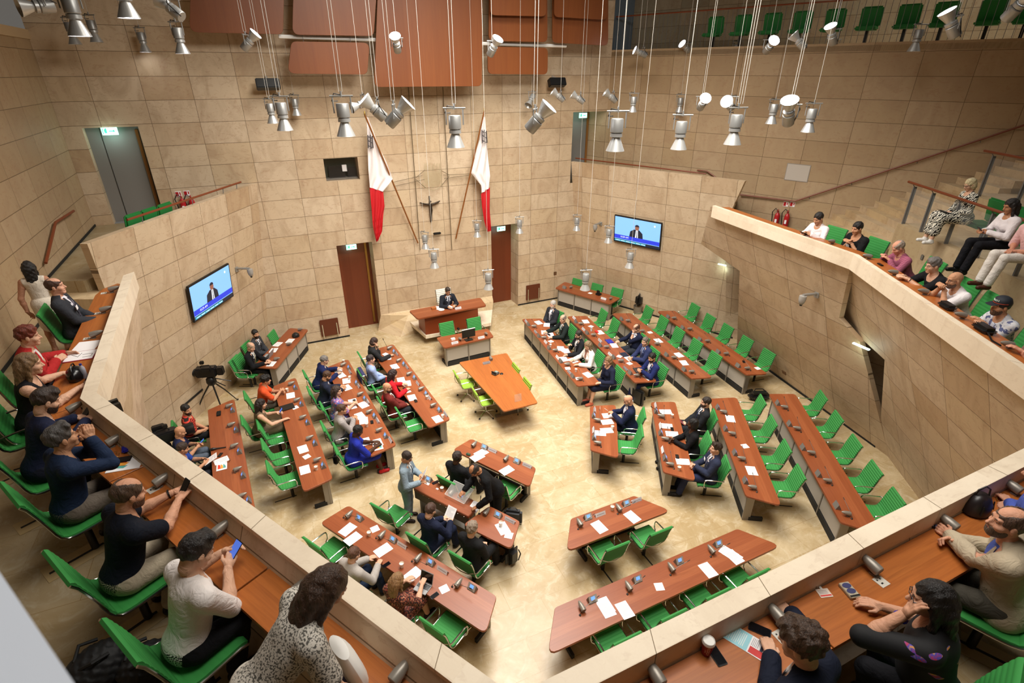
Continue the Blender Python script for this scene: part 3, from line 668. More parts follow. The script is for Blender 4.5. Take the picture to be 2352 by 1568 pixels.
# ================================================================ THINGS ON THE DESKS
def paper_mesh(w=.21, h=.297, lines=9, seed=0, text=True):
    rnd = random.Random(seed); b = MB(); z = .0015
    b.box((0, 0, z / 2), (w, h, z))
    if text:
        for k in range(lines):
            y = h * .38 - k * h * .76 / lines; l = w * (.72 if rnd.random() > .25 else .4)
            b.add([(-w * .38, y, z + .0004), (-w * .38 + l, y, z + .0004), (-w * .38 + l, y - h * .014, z + .0004), (-w * .38, y - h * .014, z + .0004)], [(3, 2, 1, 0)], 1)
    return b
P_ = {}
def proto(kind):
    """first of each kind is built, later ones are copies"""
    if kind in P_: return P_[kind], False
    if kind == 'console':
        o = thing('voting_console', '', 'console')
        vs = [(-.078, -.035, 0), (.078, -.035, 0), (.078, .075, 0), (-.078, .075, 0), (-.078, -.03, .012), (.078, -.03, .012), (.078, .03, .115), (-.078, .03, .115)]
        MB().add(vs, [(3, 2, 1, 0), (4, 5, 6, 7), (0, 1, 5, 4), (1, 2, 6, 5), (2, 3, 7, 6), (3, 0, 4, 7)]).build('housing', GREYB, o, smooth=False)
        def sl(u, v, e=.0015): return (u, -.03 + .06 * v - e, .012 + .103 * v + e)
        MB().add([sl(-.073, .04), sl(.073, .04), sl(.073, .98), sl(-.073, .98)], [(0, 1, 2, 3)]).build('face_plate', mat('face_plate', 'ABA69E', .5), o, smooth=False)
        MB().add([sl(-.035, .36, .003), sl(.037, .36, .003), sl(.037, .82, .003), sl(-.035, .82, .003)], [(0, 1, 2, 3)]).build('screen', SCREEN, o, smooth=False)
        MB().add([sl(-.03, .16, .003), sl(.035, .16, .003), sl(.035, .22, .003), sl(-.03, .22, .003)], [(0, 1, 2, 3)]).build('card_slot', BLACK, o, smooth=False)
    elif kind in ('cone', 'conebig'):
        o = thing('desk_loudspeaker', '', 'speaker')
        M = Matrix.Translation((0, -.055, .056)) @ Matrix.Rotation(R(-90 + 12), 4, 'X')
        MB().lathe([(.036, 0), (.043, .004), (.045, .02), (.043, .07), (.034, .12), (.020, .16), (.006, .178)], 18, M).build('housing', GREYC, o)
        MB().lathe([(.0005, -.002), (.036, -.001), (.037, .003)], 18, M).build('speaker_grille', mat('grille', '6C665F', .6), o, angle=20)
        MB().box((0, -.02, .008), (.05, .05, .016)).build('foot', GREYB, o, smooth=False)
    elif kind == 'mic':
        o = thing('gooseneck_microphone', '', 'microphone')
        pts = [(0, 0, 0), (0, 0, .045), (.02, .005, .075), (.07, .012, .098), (.16, .016, .125), (.27, .016, .155), (.34, .016, .172)]
        MB().tube(pts, .0042, 6).build('neck', mat('neck_metal', '6E6A66', .4, .6), o)
        MB().tube([(.335, .016, .171), (.39, .016, .187)], [.006, .007], 8).build('capsule', BLACK, o)
        MB().lathe([(.020, 0), (.018, .012), (.006, .02)], 12).build('base', BLACK, o)
    elif kind == 'card':
        b = MB(); w, d, h = .115, .034, .075
        vs = [(-w, -d, 0), (w, -d, 0), (w, 0, h), (-w, 0, h), (-w, d, 0), (w, d, 0)]
        b.add(vs, [(0, 1, 2, 3), (3, 2, 5, 4), (3, 2, 1, 0), (4, 5, 2, 3)])
        def sl(u, v): return (u * w, -d + d * v - .001, h * v + .001)
        b.add([sl(-.75, .42), sl(.75, .42), sl(.75, .55), sl(-.75, .55)], [(0, 1, 2, 3)], 1)
        o = b.build('name_card', [PAPER, PRINT], smooth=False); tag(o, '', 'name card')
    elif kind == 'cup':
        b = MB().lathe([(.029, 0), (.039, .092), (.041, .094), (.038, .092), (.036, .07), (.0, .068)], 18, cap=False); o = b.build('paper_cup', mat('cup_paper', 'EFE6D8', .6)); tag(o, '', 'cup')
    elif kind == 'phone':
        o = MB().bbox((0, 0, .005), (.075, .15, .009), .004).build('mobile_phone', mat('phone_body', '15161C', .3)); tag(o, '', 'phone')
        s_ = MB().box((0, 0, .0098), (.066, .138, .001)).build('screen', mat('phone_glass', '0C0E14', .1), o, smooth=False)
    elif kind == 'pen':
        o = MB().tube([(-.07, 0, .005), (.06, 0, .005), (.072, 0, .005)], [.0045, .0045, .001], 6).build('pen', mat('pen_white', 'DAD6D0', .4)); tag(o, '', 'pen')
    elif kind.startswith('paper'):
        w, h, sd = {'paper': (.21, .297, 1), 'paper2': (.21, .297, 5), 'papers': (.15, .15, 3), 'paperw': (.297, .21, 4)}[kind]
        o = paper_mesh(w, h, 11 if w > .2 else 3, sd).build('paper_sheet', [PAPER, PRINT], smooth=False); tag(o, '', 'paper')
    P_[kind] = o
    return o, True
def put(kind, loc, rz, label, group=None):
    o, new = proto(kind)
    if not new: return dup(o, loc, rz, label, group)
    o.location = loc; o.rotation_euler = (0, 0, rz); o['label'] = label
    if group: o['group'] = group
    return o
HH = {'console': .05, 'cone': .05, 'card': .037, 'cup': .047, 'mic': .05}
PHR = {'console': ('slanted grey voting console', 'voting consoles'), 'cone': ('grey tapered loudspeaker', 'desk loudspeakers'), 'card': ('white folded name card', 'name cards'),
       'cup': ('white paper cup', 'paper cups'), 'phone': ('dark mobile phone', 'phones'), 'mic': ('thin gooseneck microphone', 'gooseneck microphones'),
       'paper': ('white paper sheet', 'paper sheets'), 'paper2': ('white paper sheet', 'paper sheets'), 'papers': ('small white note', 'small paper notes'), 'paperw': ('white paper sheet', 'paper sheets'), 'pen': ('slim white pen', 'pens')}
SHORT = {k: 'on ' + v for k, v in PH.items()}
STACK = {}
def lay(key, kind, pts, default=None, dr=0.0, jit=0.0, zoff=0.0, word=None):
    d = DESK[key]; nf = d['nf']; rz0 = math.atan2(nf.y, nf.x) - math.pi / 2; n = len(pts)
    for i, p in enumerate(pts):
        v, x, y = p if isinstance(p[0], str) else (default, p[0], p[1])
        q = atv(v, x, y, d['z'] + HH.get(kind, 0.0)); rz = rz0 + R(dr) + R(random.uniform(-jit, jit))
        z = d['z'] + .0005 + zoff
        if kind.startswith('paper') or kind in ('phone', 'pen'):
            near = [s_ for s_ in STACK.get(key, []) if (Vector((s_[0], s_[1])) - Vector((q.x, q.y))).length < .25]
            if near: z = max(s_[2] for s_ in near) + .0022
            STACK.setdefault(key, []).append((q.x, q.y, z))
        ph = word or PHR[kind][0]
        w = '' if n == 1 else ', %s from far end' % ORD[i]
        put(kind, (q.x, q.y, z), rz, '%s%s, %s' % (ph, w, SHORT[key]), PHR[kind][1])
        if kind == 'cone' and key in MIC:
            sgn = MIC[key]; a = d['ax'] * sgn
            # the neck leans along the desk and the capsule points away from the loudspeaker
            b0 = Vector((q.x, q.y, 0)) - a * .075 - nf * .06
            put('mic', (b0.x, b0.y, d['z'] + .0005), math.atan2(a.y, a.x) + random.uniform(-.12, .12), '%s%s, %s' % (PHR['mic'][0], w, SHORT[key]), PHR['mic'][1])
MIC = {'D5': 1, 'D9': 1, 'D10': -1, 'D11': -1, 'D13': -1, 'D14': -1, 'D15': -1, 'D16': -1, 'D17': -1, 'D18': -1, 'D19': -1, 'D12': -1}
lay('D19', 'console', [(790, 385), (985, 530), (1215, 685), (1460, 850), (1725, 1035)], 'G'); lay('D19', 'cone', [(865, 410), (1075, 555), (1310, 715), (1560, 885), (1840, 1080)], 'G')
lay('D19', 'phone', [(1790, 992)], 'G', 60); lay('D19', 'papers', [(1975, 1078)], 'G')
lay('D18', 'console', [(170, 415), (770, 890), (1005, 1085)], 'G'); lay('D18', 'cone', [(250, 445), (440, 582), (640, 752), (865, 935), (1100, 1125)], 'G')
lay('D18', 'papers', [(540, 600)], 'G'); lay('D18', 'paper', [(650, 710), (925, 900), (995, 1005)], 'G', 90, 12)
lay('D17', 'card', [(810, 520), (935, 670), (1155, 820), (1290, 1005), (1495, 1195)], 'D', 180); lay('D17', 'console', [(840, 565), (990, 715), (1165, 880), (1345, 1040), (1565, 1245)], 'D')
lay('D17', 'cone', [(900, 600), (1070, 750), (1245, 910), (1435, 1095), (1645, 1290)], 'D'); lay('D17', 'paper', [(960, 570), (1150, 715), (1340, 890), (1540, 1065), (1790, 1315)], 'D', 90, 12)
lay('D17', 'papers', [(1030, 635), (1410, 1035), (1545, 1130)], 'D', 20, 20); lay('D17', 'phone', [(1820, 1305)], 'D', 90)
lay('D16', 'card', [(170, 565), (295, 705), (430, 840), (590, 1045), (745, 1240)], 'D', 180); lay('D16', 'console', [(205, 600), (345, 755), (480, 915), (640, 1090), (800, 1290)], 'D')
lay('D16', 'cone', [(275, 635), (410, 785), (560, 955), (720, 1140), (890, 1335)], 'D')
lay('D16', 'paper', [(330, 585), (440, 615), (410, 715), (490, 745), (655, 945), (620, 930), (700, 965), (670, 1070), (790, 1090), (990, 1280)], 'D', 85, 25)
lay('D16', 'papers', [(495, 835), (720, 1195), (860, 1330)], 'D', 0, 25); lay('D16', 'cup', [(490, 890), (830, 1220)], 'D'); lay('D16', 'phone', [(470, 748), (740, 1010)], 'D', 90, 10)
lay('D20', 'console', [(680, 110)], 'D'); lay('D20', 'cone', [(765, 115), (1295, 265)], 'D'); lay('D20', 'card', [(1200, 262)], 'D'); lay('D20', 'papers', [(1020, 192)], 'D', 0, 0, 0, 'round white lid')
lay('D21', 'cone', [(1070, 1165), (1540, 1072)], 'Q'); lay('D21', 'card', [(975, 1225), (1450, 1130)], 'Q', 180)
lay('D12', 'card', [(210, 350), (195, 620)], 'E', 180); lay('D12', 'console', [(208, 425), (215, 715)], 'E'); lay('D12', 'cone', [(255, 495), (260, 800)], 'E')
lay('D12', 'paper', [(390, 430), (375, 515), (370, 630), (275, 665)], 'E', 5, 15); lay('D12', 'cup', [(445, 590)], 'E'); lay('D12', 'pen', [(280, 330), (360, 352)], 'E', 30, 40)
lay('D13', 'card', [(1025, 290), (1090, 565), (1120, 885)], 'E', 180); lay('D13', 'console', [(1040, 365), (1105, 655), (1165, 990)], 'E'); lay('D13', 'cone', [(1105, 440), (1160, 745), (1225, 1085)], 'E')
lay('D13', 'paper', [(1155, 380), (1165, 570), (1240, 675), (1385, 1045)], 'E', 5, 8); lay('D13', 'cup', [(1240, 435), (1260, 745), (1335, 1135)], 'E'); lay('D13', 'phone', [(1240, 612), (1310, 980)], 'E', 90)
lay('D14', 'console', [(145, 250), (228, 475), (328, 730), (440, 1025)], 'K'); lay('D14', 'cone', [(200, 305), (290, 535), (393, 800), (508, 1105)], 'K'); lay('D14', 'paper', [(265, 375), (490, 925)], 'K', 90, 4); lay('D14', 'papers', [(420, 665)], 'K', 20)
lay('D15', 'console', [(780, 205), (905, 425), (1050, 675), (1215, 955), (1410, 1290)], 'K'); lay('D15', 'cone', [(845, 255), (978, 480), (1130, 738), (1302, 1035), (1505, 1383)], 'K')
lay('D11', 'console', [(1612, 505), (1260, 660), (883, 825), (478, 1005)], 'O'); lay('D11', 'cone', [(1550, 568), (1190, 730), (805, 900), (382, 1085)], 'O')
lay('D11', 'paper', [(1700, 585), (1735, 610), (1750, 625), (1515, 740), (590, 1060), (600, 1090), (765, 1100)], 'O', 5, 14); lay('D11', 'papers', [(1075, 890)], 'O', -20)
lay('D10', 'console', [(783, 140), (437, 265)], 'O'); lay('D10', 'card', [(870, 107), (542, 232)], 'O'); lay('D10', 'cone', [(715, 190), (362, 325)], 'O'); lay('D10', 'cup', [(652, 182)], 'O'); lay('D10', 'paper', [(832, 262), (535, 352)], 'O', 6, 4)
lay('D9', 'console', [(567, 210), (897, 418), (1262, 640), (1667, 888)], 'N'); lay('D9', 'card', [(992, 467), (1385, 710)], 'N'); lay('D9', 'cone', [(467, 185), (787, 385), (1138, 610), (1532, 855)], 'N')
lay('D9', 'cup', [(670, 362), (987, 667)], 'N'); lay('D9', 'paper', [(460, 320), (510, 410), (805, 520), (1095, 760)], 'N', -8, 10); lay('D9', 'papers', [(725, 315), (1400, 900)], 'N', -15, 10); lay('D9', 'phone', [(835, 665), (1305, 965)], 'N', -12)
lay('D6', 'console', [(1172, 185), (1550, 348)], 'M'); lay('D6', 'card', [(1272, 217), (1675, 392)], 'M'); lay('D6', 'cone', [(1052, 162), (1425, 327)], 'M'); lay('D6', 'paper', [(1095, 300), (1140, 255), (1435, 455)], 'M', -8, 12)
lay('D7', 'console', [(520, 560), (905, 755)], 'M'); lay('D7', 'card', [(432, 490)], 'M'); lay('D7', 'paper', [(1065, 880)], 'M', 10); lay('D7', 'papers', [(495, 612)], 'M', 10); lay('D7', 'phone', [(608, 597)], 'M', -20); lay('D7', 'cup', [(685, 672)], 'M')
lay('D7', 'cone', [(790, 720)], 'M')
lay('D8', 'console', [(1330, 972)], 'M'); lay('D8', 'card', [(1475, 1027)], 'M'); lay('D8', 'cone', [(1195, 950)], 'M'); lay('D8', 'paper', [(1390, 1128)], 'M', 60); lay('D8', 'papers', [(1460, 1210)], 'M', 20)
STACK['D8'] = []
lay('D8', 'cup', [(1367, 1078)], 'M', zoff=.003)
lay('D5', 'cone', [(1070, 190), (1100, 440), (1140, 722), (1180, 1037), (1240, 1390)], 'F'); lay('D5', 'console', [(1112, 238), (1157, 503), (1200, 788), (1250, 1108), (1322, 1443)], 'F'); lay('D5', 'paper', [(978, 912)], 'F', 10); lay('D5', 'phone', [(963, 840)], 'F', 60)
lay('D4', 'cone', [(740, 240), (815, 460), (893, 690), (983, 965), (1083, 1260)], 'B'); lay('D4', 'console', [(790, 285), (870, 505), (952, 750), (1050, 1025), (1160, 1325)], 'B'); lay('D4', 'cup', [(695, 322), (1082, 1362)], 'B')
lay('D4', 'paper', [(740, 395), (905, 1110), (930, 1385)], 'B', 85, 8); lay('D4', 'papers', [(800, 555), (955, 1210)], 'B', 10, 8)
lay('D3', 'cup', [('A', 2147, 752), ('B', 1530, 157), ('B', 1757, 787)]); lay('D3', 'console', [('A', 2205, 833), ('B', 1612, 222), ('B', 1722, 432), ('B', 1850, 663), ('B', 1997, 927)])
lay('D3', 'cone', [('A', 2130, 800), ('B', 1660, 380), ('B', 1780, 615), ('B', 1910, 860)]); lay('D3', 'card', [('A', 2232, 890), ('B', 1650, 262), ('B', 1772, 472), ('B', 1902, 722), ('B', 2077, 982)])
lay('D3', 'paper', [('A', 2060, 870), ('A', 2110, 938), ('B', 1485, 200), ('B', 1490, 290), ('B', 1570, 480), ('B', 1560, 535), ('B', 1710, 520), ('B', 1665, 665), ('B', 1715, 730), ('B', 1740, 1010), ('B', 1900, 1025)], None, 88, 14); lay('D3', 'phone', [('B', 1590, 470), ('B', 1825, 752)], None, 80)
lay('D2', 'cone', [(1125, 345), (1250, 510), (1385, 690), (1545, 890), (1705, 1110)], 'C'); lay('D2', 'console', [(1185, 388), (1315, 553), (1457, 733), (1612, 948), (1787, 1163)], 'C'); lay('D2', 'card', [(1230, 415), (1367, 592), (1512, 810), (1667, 997), (1882, 1217)], 'C')
lay('D2', 'paper', [(1105, 470), (1200, 590), (1285, 770), (1365, 815), (1430, 1005), (1770, 1290)], 'C', 85, 10); lay('D2', 'papers', [(1075, 425), (1375, 920)], 'C', 10, 20); lay('D2', 'cup', [(1632, 1002), (1842, 1252)], 'C'); lay('D2', 'phone', [(1330, 890), (1480, 1050)], 'C', 85)
lay('D1', 'cone', [(1560, 330), (1410, 525), (1245, 722)], 'A'); lay('D1', 'paper', [(1430, 480), (1265, 525), (1210, 605), (1180, 787)], 'A', 88, 8); lay('D1', 'phone', [(1150, 787)], 'A', 90)
lay('D22', 'cone', [(985, 562)], 'Q'); lay('D22', 'card', [(1035, 602)], 'Q', 180); lay('D22', 'paper', [(690, 600), (885, 590)], 'Q', 5, 15)
lay('D23', 'cone', [(1010, 882)], '5', 90); lay('D23', 'card', [(980, 907)], '5', 90)
# ---- one-off things
def on_desk(key, v, x, y, h=0.0):
    d = DESK[key]; q = atv(v, x, y, d['z'] + h); nf = d['nf']; return Vector((q.x, q.y, d['z'] + .0005)), math.atan2(nf.y, nf.x) - math.pi / 2
def laptop(name, label, key, v, x, y, scr_col, wd=.31, drz=0.0):
    p, rz = on_desk(key, v, x, y, .0); t = thing(name, label, 'laptop', p, rz + drz)
    MB().bbox((0, 0, .009), (wd, .21, .016), .004).build('keyboard_base', mat('laptop_grey', '9A9A9C', .4), t)
    b = MB()
    for r_ in range(4):
        for c in range(11): b.box((-wd * .42 + c * wd * .084, .07 - r_ * .026, .0185), (wd * .068, .02, .003))
    b.build('keys', BLACK, t, smooth=False)
    M = Matrix.Translation((0, .105, .016)) @ Matrix.Rotation(R(-18), 4, 'X')
    MB().bbox((0, 0, .105), (wd, .010, .21), .004).build('lid', mat('laptop_grey', '9A9A9C', .4), t, M=M)
    MB().box((0, -.0055, .108), (wd * .93, .001, .18)).build('screen', scr_col, t, smooth=False, M=M)
laptop('laptop', 'open silver laptop in front of the older clerk at the left wall', 'D1', 'A', 1130, 690, mat('laptop_screen', '3B4048', .2, emit='59636E', es=.3))
laptop('tablet_with_keyboard', 'black tablet propped on a grey keyboard beside the long-haired woman', 'D9', 'N', 1190, 890, mat('tablet_off', '070707', .15), .25, R(8))
def monitor():
    p, rz = on_desk('D21', 'Q', 1230, 1180); t = thing('computer_monitor', 'black computer monitor seen from behind on the clerk desk', 'monitor', p, rz + math.pi)
    MB().bbox((0, 0, .25), (.46, .035, .29), .008).build('screen_housing', BLACK, t); MB().box((0, .0, .39), (.46, .037, .012)).build('top_edge', WHITE, t, smooth=False)
    MB().box((0, .03, .12), (.06, .03, .16)).build('stand', BLACK, t); MB().bbox((0, .01, .01), (.26, .18, .018), .006).build('base', BLACK, t)
monitor()
def conference_phone():
    p, rz = on_desk('D23', '5', 1040, 983); t = thing('conference_phone', 'grey and black phone in the middle of the tapering table', 'phone', p, .4)
    MB().bbox((0, 0, .03), (.20, .17, .06), .02).build('housing', mat('phone_grey', '55524E', .5), t); MB().bbox((-.07, 0, .075), (.05, .19, .035), .015).build('handset', BLACK, t)
    MB().box((.04, 0, .0615), (.07, .09, .004)).build('display', mat('lcd', '8E9A90', .3), t, smooth=False)
    q, _ = on_desk('D23', '5', 1080, 983); tag(MB().lathe([(.05, 0), (.05, .012), (.04, .02), (0, .021)], 20, Matrix.Translation(q)).build('coaster', BLACK), 'round black puck beside the phone on the middle table', 'coaster')
    q, rz = on_desk('D23', '5', 1190, 1165); a = tag(MB().box((0, 0, .11), (.2, .006, .21), (R(-8), 0, 0)).build('acrylic_stand', mat('acrylic', 'D8D0C4', .12, alpha=.22, spec=.2), smooth=False), 'clear acrylic sheet standing near the end of the middle table', 'display stand')
    a.location = q; a.rotation_euler = (0, 0, rz + math.pi / 2)
conference_phone()
def lectern():
    p, rz = on_desk('D7', 'M', 880, 800); t = thing('acrylic_lectern', 'clear acrylic tabletop lectern the usher is reaching through', 'lectern', p + Vector((0, 0, .0)), rz)
    AC = mat('acrylic_clear', 'E8E6E2', .12, alpha=.13, spec=.2); fr = .055
    MB().box((0, .02, .20), (.50, .34, .006), (R(24), 0, 0)).build('sloping_top', AC, t, smooth=False)
    for s_ in (-1, 1): MB().box((s_ * .2, .04, .10), (.006, .26, .19)).build('side_panel', AC, t, smooth=False)
    MB().tube([(-.25, -.135, .135), (.25, -.135, .135), (.25, .175, .27), (-.25, .175, .27)], .005, 6, closed=True).build('edge', mat('acrylic_edge', 'EFEFEA', .15), t)
    MB().box((0, -.14, .148), (.50, .006, .035)).build('lip', AC, t, smooth=False)
lectern()
def simple(name, label, cat, key, v, x, y, b, m, drz=0.0, h=0.0, dz=0.0, smooth=True):
    p, rz = on_desk(key, v, x, y, h); o = b.build(name, m, smooth=smooth); o.location = p + Vector((0, 0, dz)); o.rotation_euler = (0, 0, rz + drz); tag(o, label, cat); return o
BLUE = mat('book_blue', '2A2E9A', .5)
simple('book', 'closed royal blue book on the second right back desk', 'book', 'D17', 'D', 1275, 838, MB().bbox((0, 0, .012), (.2, .27, .024), .003), BLUE, R(90))
simple('notebook', 'closed dark navy notebook beside the man with the striped tie', 'notebook', 'D17', 'D', 1475, 1015, MB().bbox((0, 0, .01), (.2, .26, .02), .003), mat('navy_cover', '1C2236', .6), R(90))
simple('tablet', 'dark grey tablet folder before the bearded man in blue', 'tablet', 'D17', 'D', 1665, 1222, MB().bbox((0, 0, .008), (.26, .30, .015), .004), mat('tablet_grey', '2B2A2C', .5), R(80))
simple('pen_case', 'small red cloth on papers in the second right back desk', 'cloth', 'D17', 'D', 1105, 712, MB().bbox((0, 0, .02), (.16, .10, .035), .015), mat('red_cloth', 'D42B22', .7), dz=.004)
simple('drinking_glass', 'clear water glass on the second right back desk', 'glass', 'D17', 'D', 1035, 678, MB().lathe([(.03, 0), (.036, .11), (.034, .11), (.028, .006), (0, .006)], 14, cap=False), mat('tumbler', 'E8EEF0', .05, alpha=.4), h=.05)
simple('folder', 'open black folder under the hand of the long-dark-haired woman', 'folder', 'D4', 'B', 695, 555, MB().bbox((0, 0, .012), (.34, .27, .02), .004), BLACK, R(95))
for k, (key, v, x, y, lab) in enumerate((('D3', 'B', 1905, 1078, 'rainbow-coloured brochure in front of the woman in blue'), ('D5', 'F', 985, 995, 'rainbow-coloured brochure on the press desk by the left parapet'))):
    b = MB().box((0, 0, .003), (.21, .27, .005))
    for j, (c0, x0, x1) in enumerate(((1, -.08, -.02), (2, -.02, .03), (3, .03, .085))): b.add([(x0, -.08, .0061), (x1, -.08, .0061), (x1 - .01, .06 - .03 * j, .0061), (x0, .08, .0061)], [(0, 1, 2, 3)], c0)
    simple('brochure', lab, 'brochure', key, v, x, y, b, [PAPER, mat('print_red', 'D8402A', .6), mat('print_orange', 'F0A13C', .6), mat('print_teal', '58A8A0', .6)], R(85), smooth=False, dz=.004)
simple('handheld_microphone', 'black reporter microphone lying on the press desk', 'microphone', 'D5', 'F', 940, 762, MB().tube([(-.16, 0, .03), (-.10, 0, .03), (-.09, 0, .03), (-.02, 0, .028), (.16, 0, .018)], [.028, .036, .03, .016, .011], 12), BLACK, R(80))
simple('battery_case', 'flat black case at the far end of the press desk', 'case', 'D5', 'F', 945, 292, MB().bbox((0, 0, .015), (.10, .22, .03), .01), BLACK, R(85))
simple('eyeglasses', 'folded black eyeglasses beside papers on the press desk', 'glasses', 'D5', 'F', 1085, 912, MB().tube([(-.06, 0, .01), (-.03, .02, .02), (0, 0, .01), (.03, .02, .02), (.06, 0, .01), (.05, -.1, .005)], .004, 6), BLACK)
simple('green_case', 'small dark green glasses case on the short desk behind the usher', 'case', 'D6', 'M', 990, 275, MB().bbox((0, 0, .02), (.11, .07, .035), .014), mat('case_green', '2F4A34', .5))
simple('tissue', 'crumpled white tissue on the reading ledge desk', 'tissue', 'D7', 'M', 628, 680, MB().bbox((0, 0, .02), (.06, .05, .03), .012), PAPER)
simple('folding_bag', 'black pouch on the far end of the side desk', 'bag', 'D1', 'A', 1505, 405, MB().lathe([(.05, 0), (.12, .02), (.11, .09), (.05, .14), (0, .15)], 14), BLACK, h=.05)
simple('desk_telephone', 'black desk telephone on the far right corner desk', 'phone', 'D20', 'D', 1130, 215, MB().bbox((0, 0, .04), (.2, .18, .07), .02).bbox((0, .03, .13), (.14, .05, .14), .02), BLACK)
simple('gavel_block', 'small brown wooden block on the president desk', 'gavel block', 'D22', 'Q', 600, 622, MB().bbox((0, 0, .035), (.17, .12, .06), .006), WOODG)
simple('saucer', 'round white dish on the president desk', 'dish', 'D22', 'Q', 735, 640, MB().lathe([(.06, 0), (.11, .015), (.10, .016), (0, .01)], 18), WHITE)
simple('memo_box', 'small white box behind the name card on the clerk desk', 'box', 'D21', 'Q', 945, 1178, MB().box((0, 0, .03), (.13, .09, .06)), PAPER, smooth=False)
def stem_mic(key, v, x, y, x2, y2, label, h=.42):
    d = DESK[key]; p = atv(v, x, y, d['z']); o = thing('gooseneck_microphone', label, 'microphone', (p.x, p.y, d['z']), 0, 'gooseneck microphones')
    q = atv(v, x2, y2, d['z'] + h) - p; MB().tube([(0, 0, 0), q * .3 + Vector((0, 0, .02)), q * .9], .005, 6).build('neck', BLACK, o); MB().tube([q * .88, q], .010, 8).build('capsule', BLACK, o)
    MB().lathe([(.022, 0), (.02, .012), (.006, .02)], 12).build('base', BLACK, o)
stem_mic('D8', 'M', 1115, 960, 1135, 750, 'tall upright black microphone beside the grey-haired person', .42)
stem_mic('D2', 'C', 1115, 370, 1040, 215, 'tall microphone stem by the woman holding her head', .40)
stem_mic('D22', 'Q', 985, 520, 870, 415, 'thin microphone bent towards the president', .30)
stem_mic('D13', 'E', 1090, 405, 960, 310, 'gooseneck microphone leaning off the far end of the three-seat desk', .25)
# ================================================================ GALLERIES AND WALL FITTINGS
ZDR = 5.085
def gdesk(label, pts, zd=ZD):
    """pts: wall edge a->b then free edge b->a, at desk height"""
    c = sum((Vector((*p, 0)) for p in pts), Vector()) / len(pts); t = thing('gallery_desk', label, 'desk', (c.x, c.y, zd), 0, 'gallery desks')
    a, b = Vector(pts[0]), Vector(pts[1]); ax = (b - a).normalized(); pl = [(p[0] - c.x, p[1] - c.y) for p in pts]
    ar = sum(pl[i][0] * pl[(i + 1) % len(pl)][1] - pl[(i + 1) % len(pl)][0] * pl[i][1] for i in range(len(pl))); pl = pl if ar > 0 else pl[::-1]
    MB().prism(pl, -.04, 0, u=ax, bev=.004).build('tabletop', WOODG, t, smooth=False)
    w = Vector((-ax.y, ax.x)); w = w if (w.dot(Vector(pts[2]) - b) > 0) else -w
    L_ = (b - a).length; n = max(2, int(L_ / 1.6))
    for k in range(n):
        p = a + ax * L_ * (k + .5) / n + w * .27
        MB().box((p.x - c.x, p.y - c.y, -.10), (.05, .18, .12), (0, 0, math.atan2(ax.y, ax.x))).build('bracket', BLACK, t, smooth=False)
    return t
gdesk('gallery desk along the left parapet beside the seated man in the grey suit', [(-7.03, 4.62), (-6.90, .14), (-7.27, .0), (-7.36, 1.8), (-7.46, 4.3), (-7.40, 4.62), (-7.2, 4.85)])
gdesk('gallery desk at the left parapet corner beside the bearded man', [(-6.89, .13), (-6.80, -.10), (-5.98, -1.44), (-6.32, -1.60), (-7.26, -.02)])
gdesk('gallery desk under the rainbow brochure and phones', [(-5.97, -1.455), (-4.91, -3.30), (-5.26, -3.50), (-6.31, -1.615)])
gdesk('gallery desk under the leaning woman in the patterned blouse', [(-4.90, -3.315), (-3.79, -5.25), (-3.95, -5.76), (-5.25, -3.515)])
gdesk('gallery desk with the red coffee cup behind the front parapet', [(-3.75, -5.345), (-1.46, -5.345), (-1.46, -5.72), (-3.9, -5.75)])
gdesk('gallery desk with the remote control behind the front parapet', [(-1.45, -5.345), (R0.x, -5.345), (R0.x + .1, -5.75), (-1.45, -5.72)])
_w = lambda p, k: (p + _n * k)[:2]
gdesk('gallery desk along the right diagonal parapet', [_w(R0, .108), _w(R1, .108), _w(R1, .52), _w(R0, .52)], ZDR)
gdesk('gallery desk along the far right parapet beside the white-shirted man', [(R1.x + .125, R1.y + .05), (R2.x + .11, R2.y), (R2.x + .5, R2.y - .1), (R1.x + .51, R1.y - .10)], ZDR)
GD = {'gl': Vector((1, .03, 0)), 'gd': Vector((.867, .499, 0)), 'gf': Vector((0, 1, 0)), 'gr': Vector((-.867, .499, 0)), 'gs': Vector((-1, .07, 0))}
def gput(kind, v, x, y, face, label, group=None, drz=0.0, h=0.0, dz=.0006):
    zd = ZDR if v == 'X' else ZD; q = atv(v, x, y, zd + h); f = GD[face]; return put(kind, (q.x, q.y, zd + dz), math.atan2(f.y, f.x) - math.pi / 2 + drz, label, group)
for i, (v, x, y) in enumerate([('U', 965, 1065), ('U', 895, 1240), ('U', 810, 1452)]): gput('cone', v, x, y, 'gl', 'grey tapered loudspeaker, %s from far end, left gallery desk' % ORD[i], 'desk loudspeakers', h=.05)
gput('cone', 'L', 675, 800, 'gd', 'grey tapered loudspeaker beside the bearded man in the hooded top', 'desk loudspeakers', h=.05)
gput('cone', 'L', 1040, 1105, 'gd', 'grey tapered loudspeaker in front of the man with clasped hands', 'desk loudspeakers', h=.05)
gput('cone', '7', 1068, 228, 'gd', 'grey tapered loudspeaker in front of the man in the black polo', 'desk loudspeakers', h=.05)
gput('cone', '7', 1468, 550, 'gd', 'grey tapered loudspeaker beyond the head of the white-shirted phone user', 'desk loudspeakers', h=.05)
gput('cone', '7', 1985, 955, 'gd', 'grey tapered loudspeaker half hidden by the leaning woman', 'desk loudspeakers', h=.05)
gput('cone', 'S', 1670, 1370, 'gd', 'grey tapered loudspeaker right of the white tote bag', 'desk loudspeakers', h=.05)
gput('cone', '9', 690, 1140, 'gf', 'grey tapered loudspeaker beside the curly-haired man', 'desk loudspeakers', h=.05)
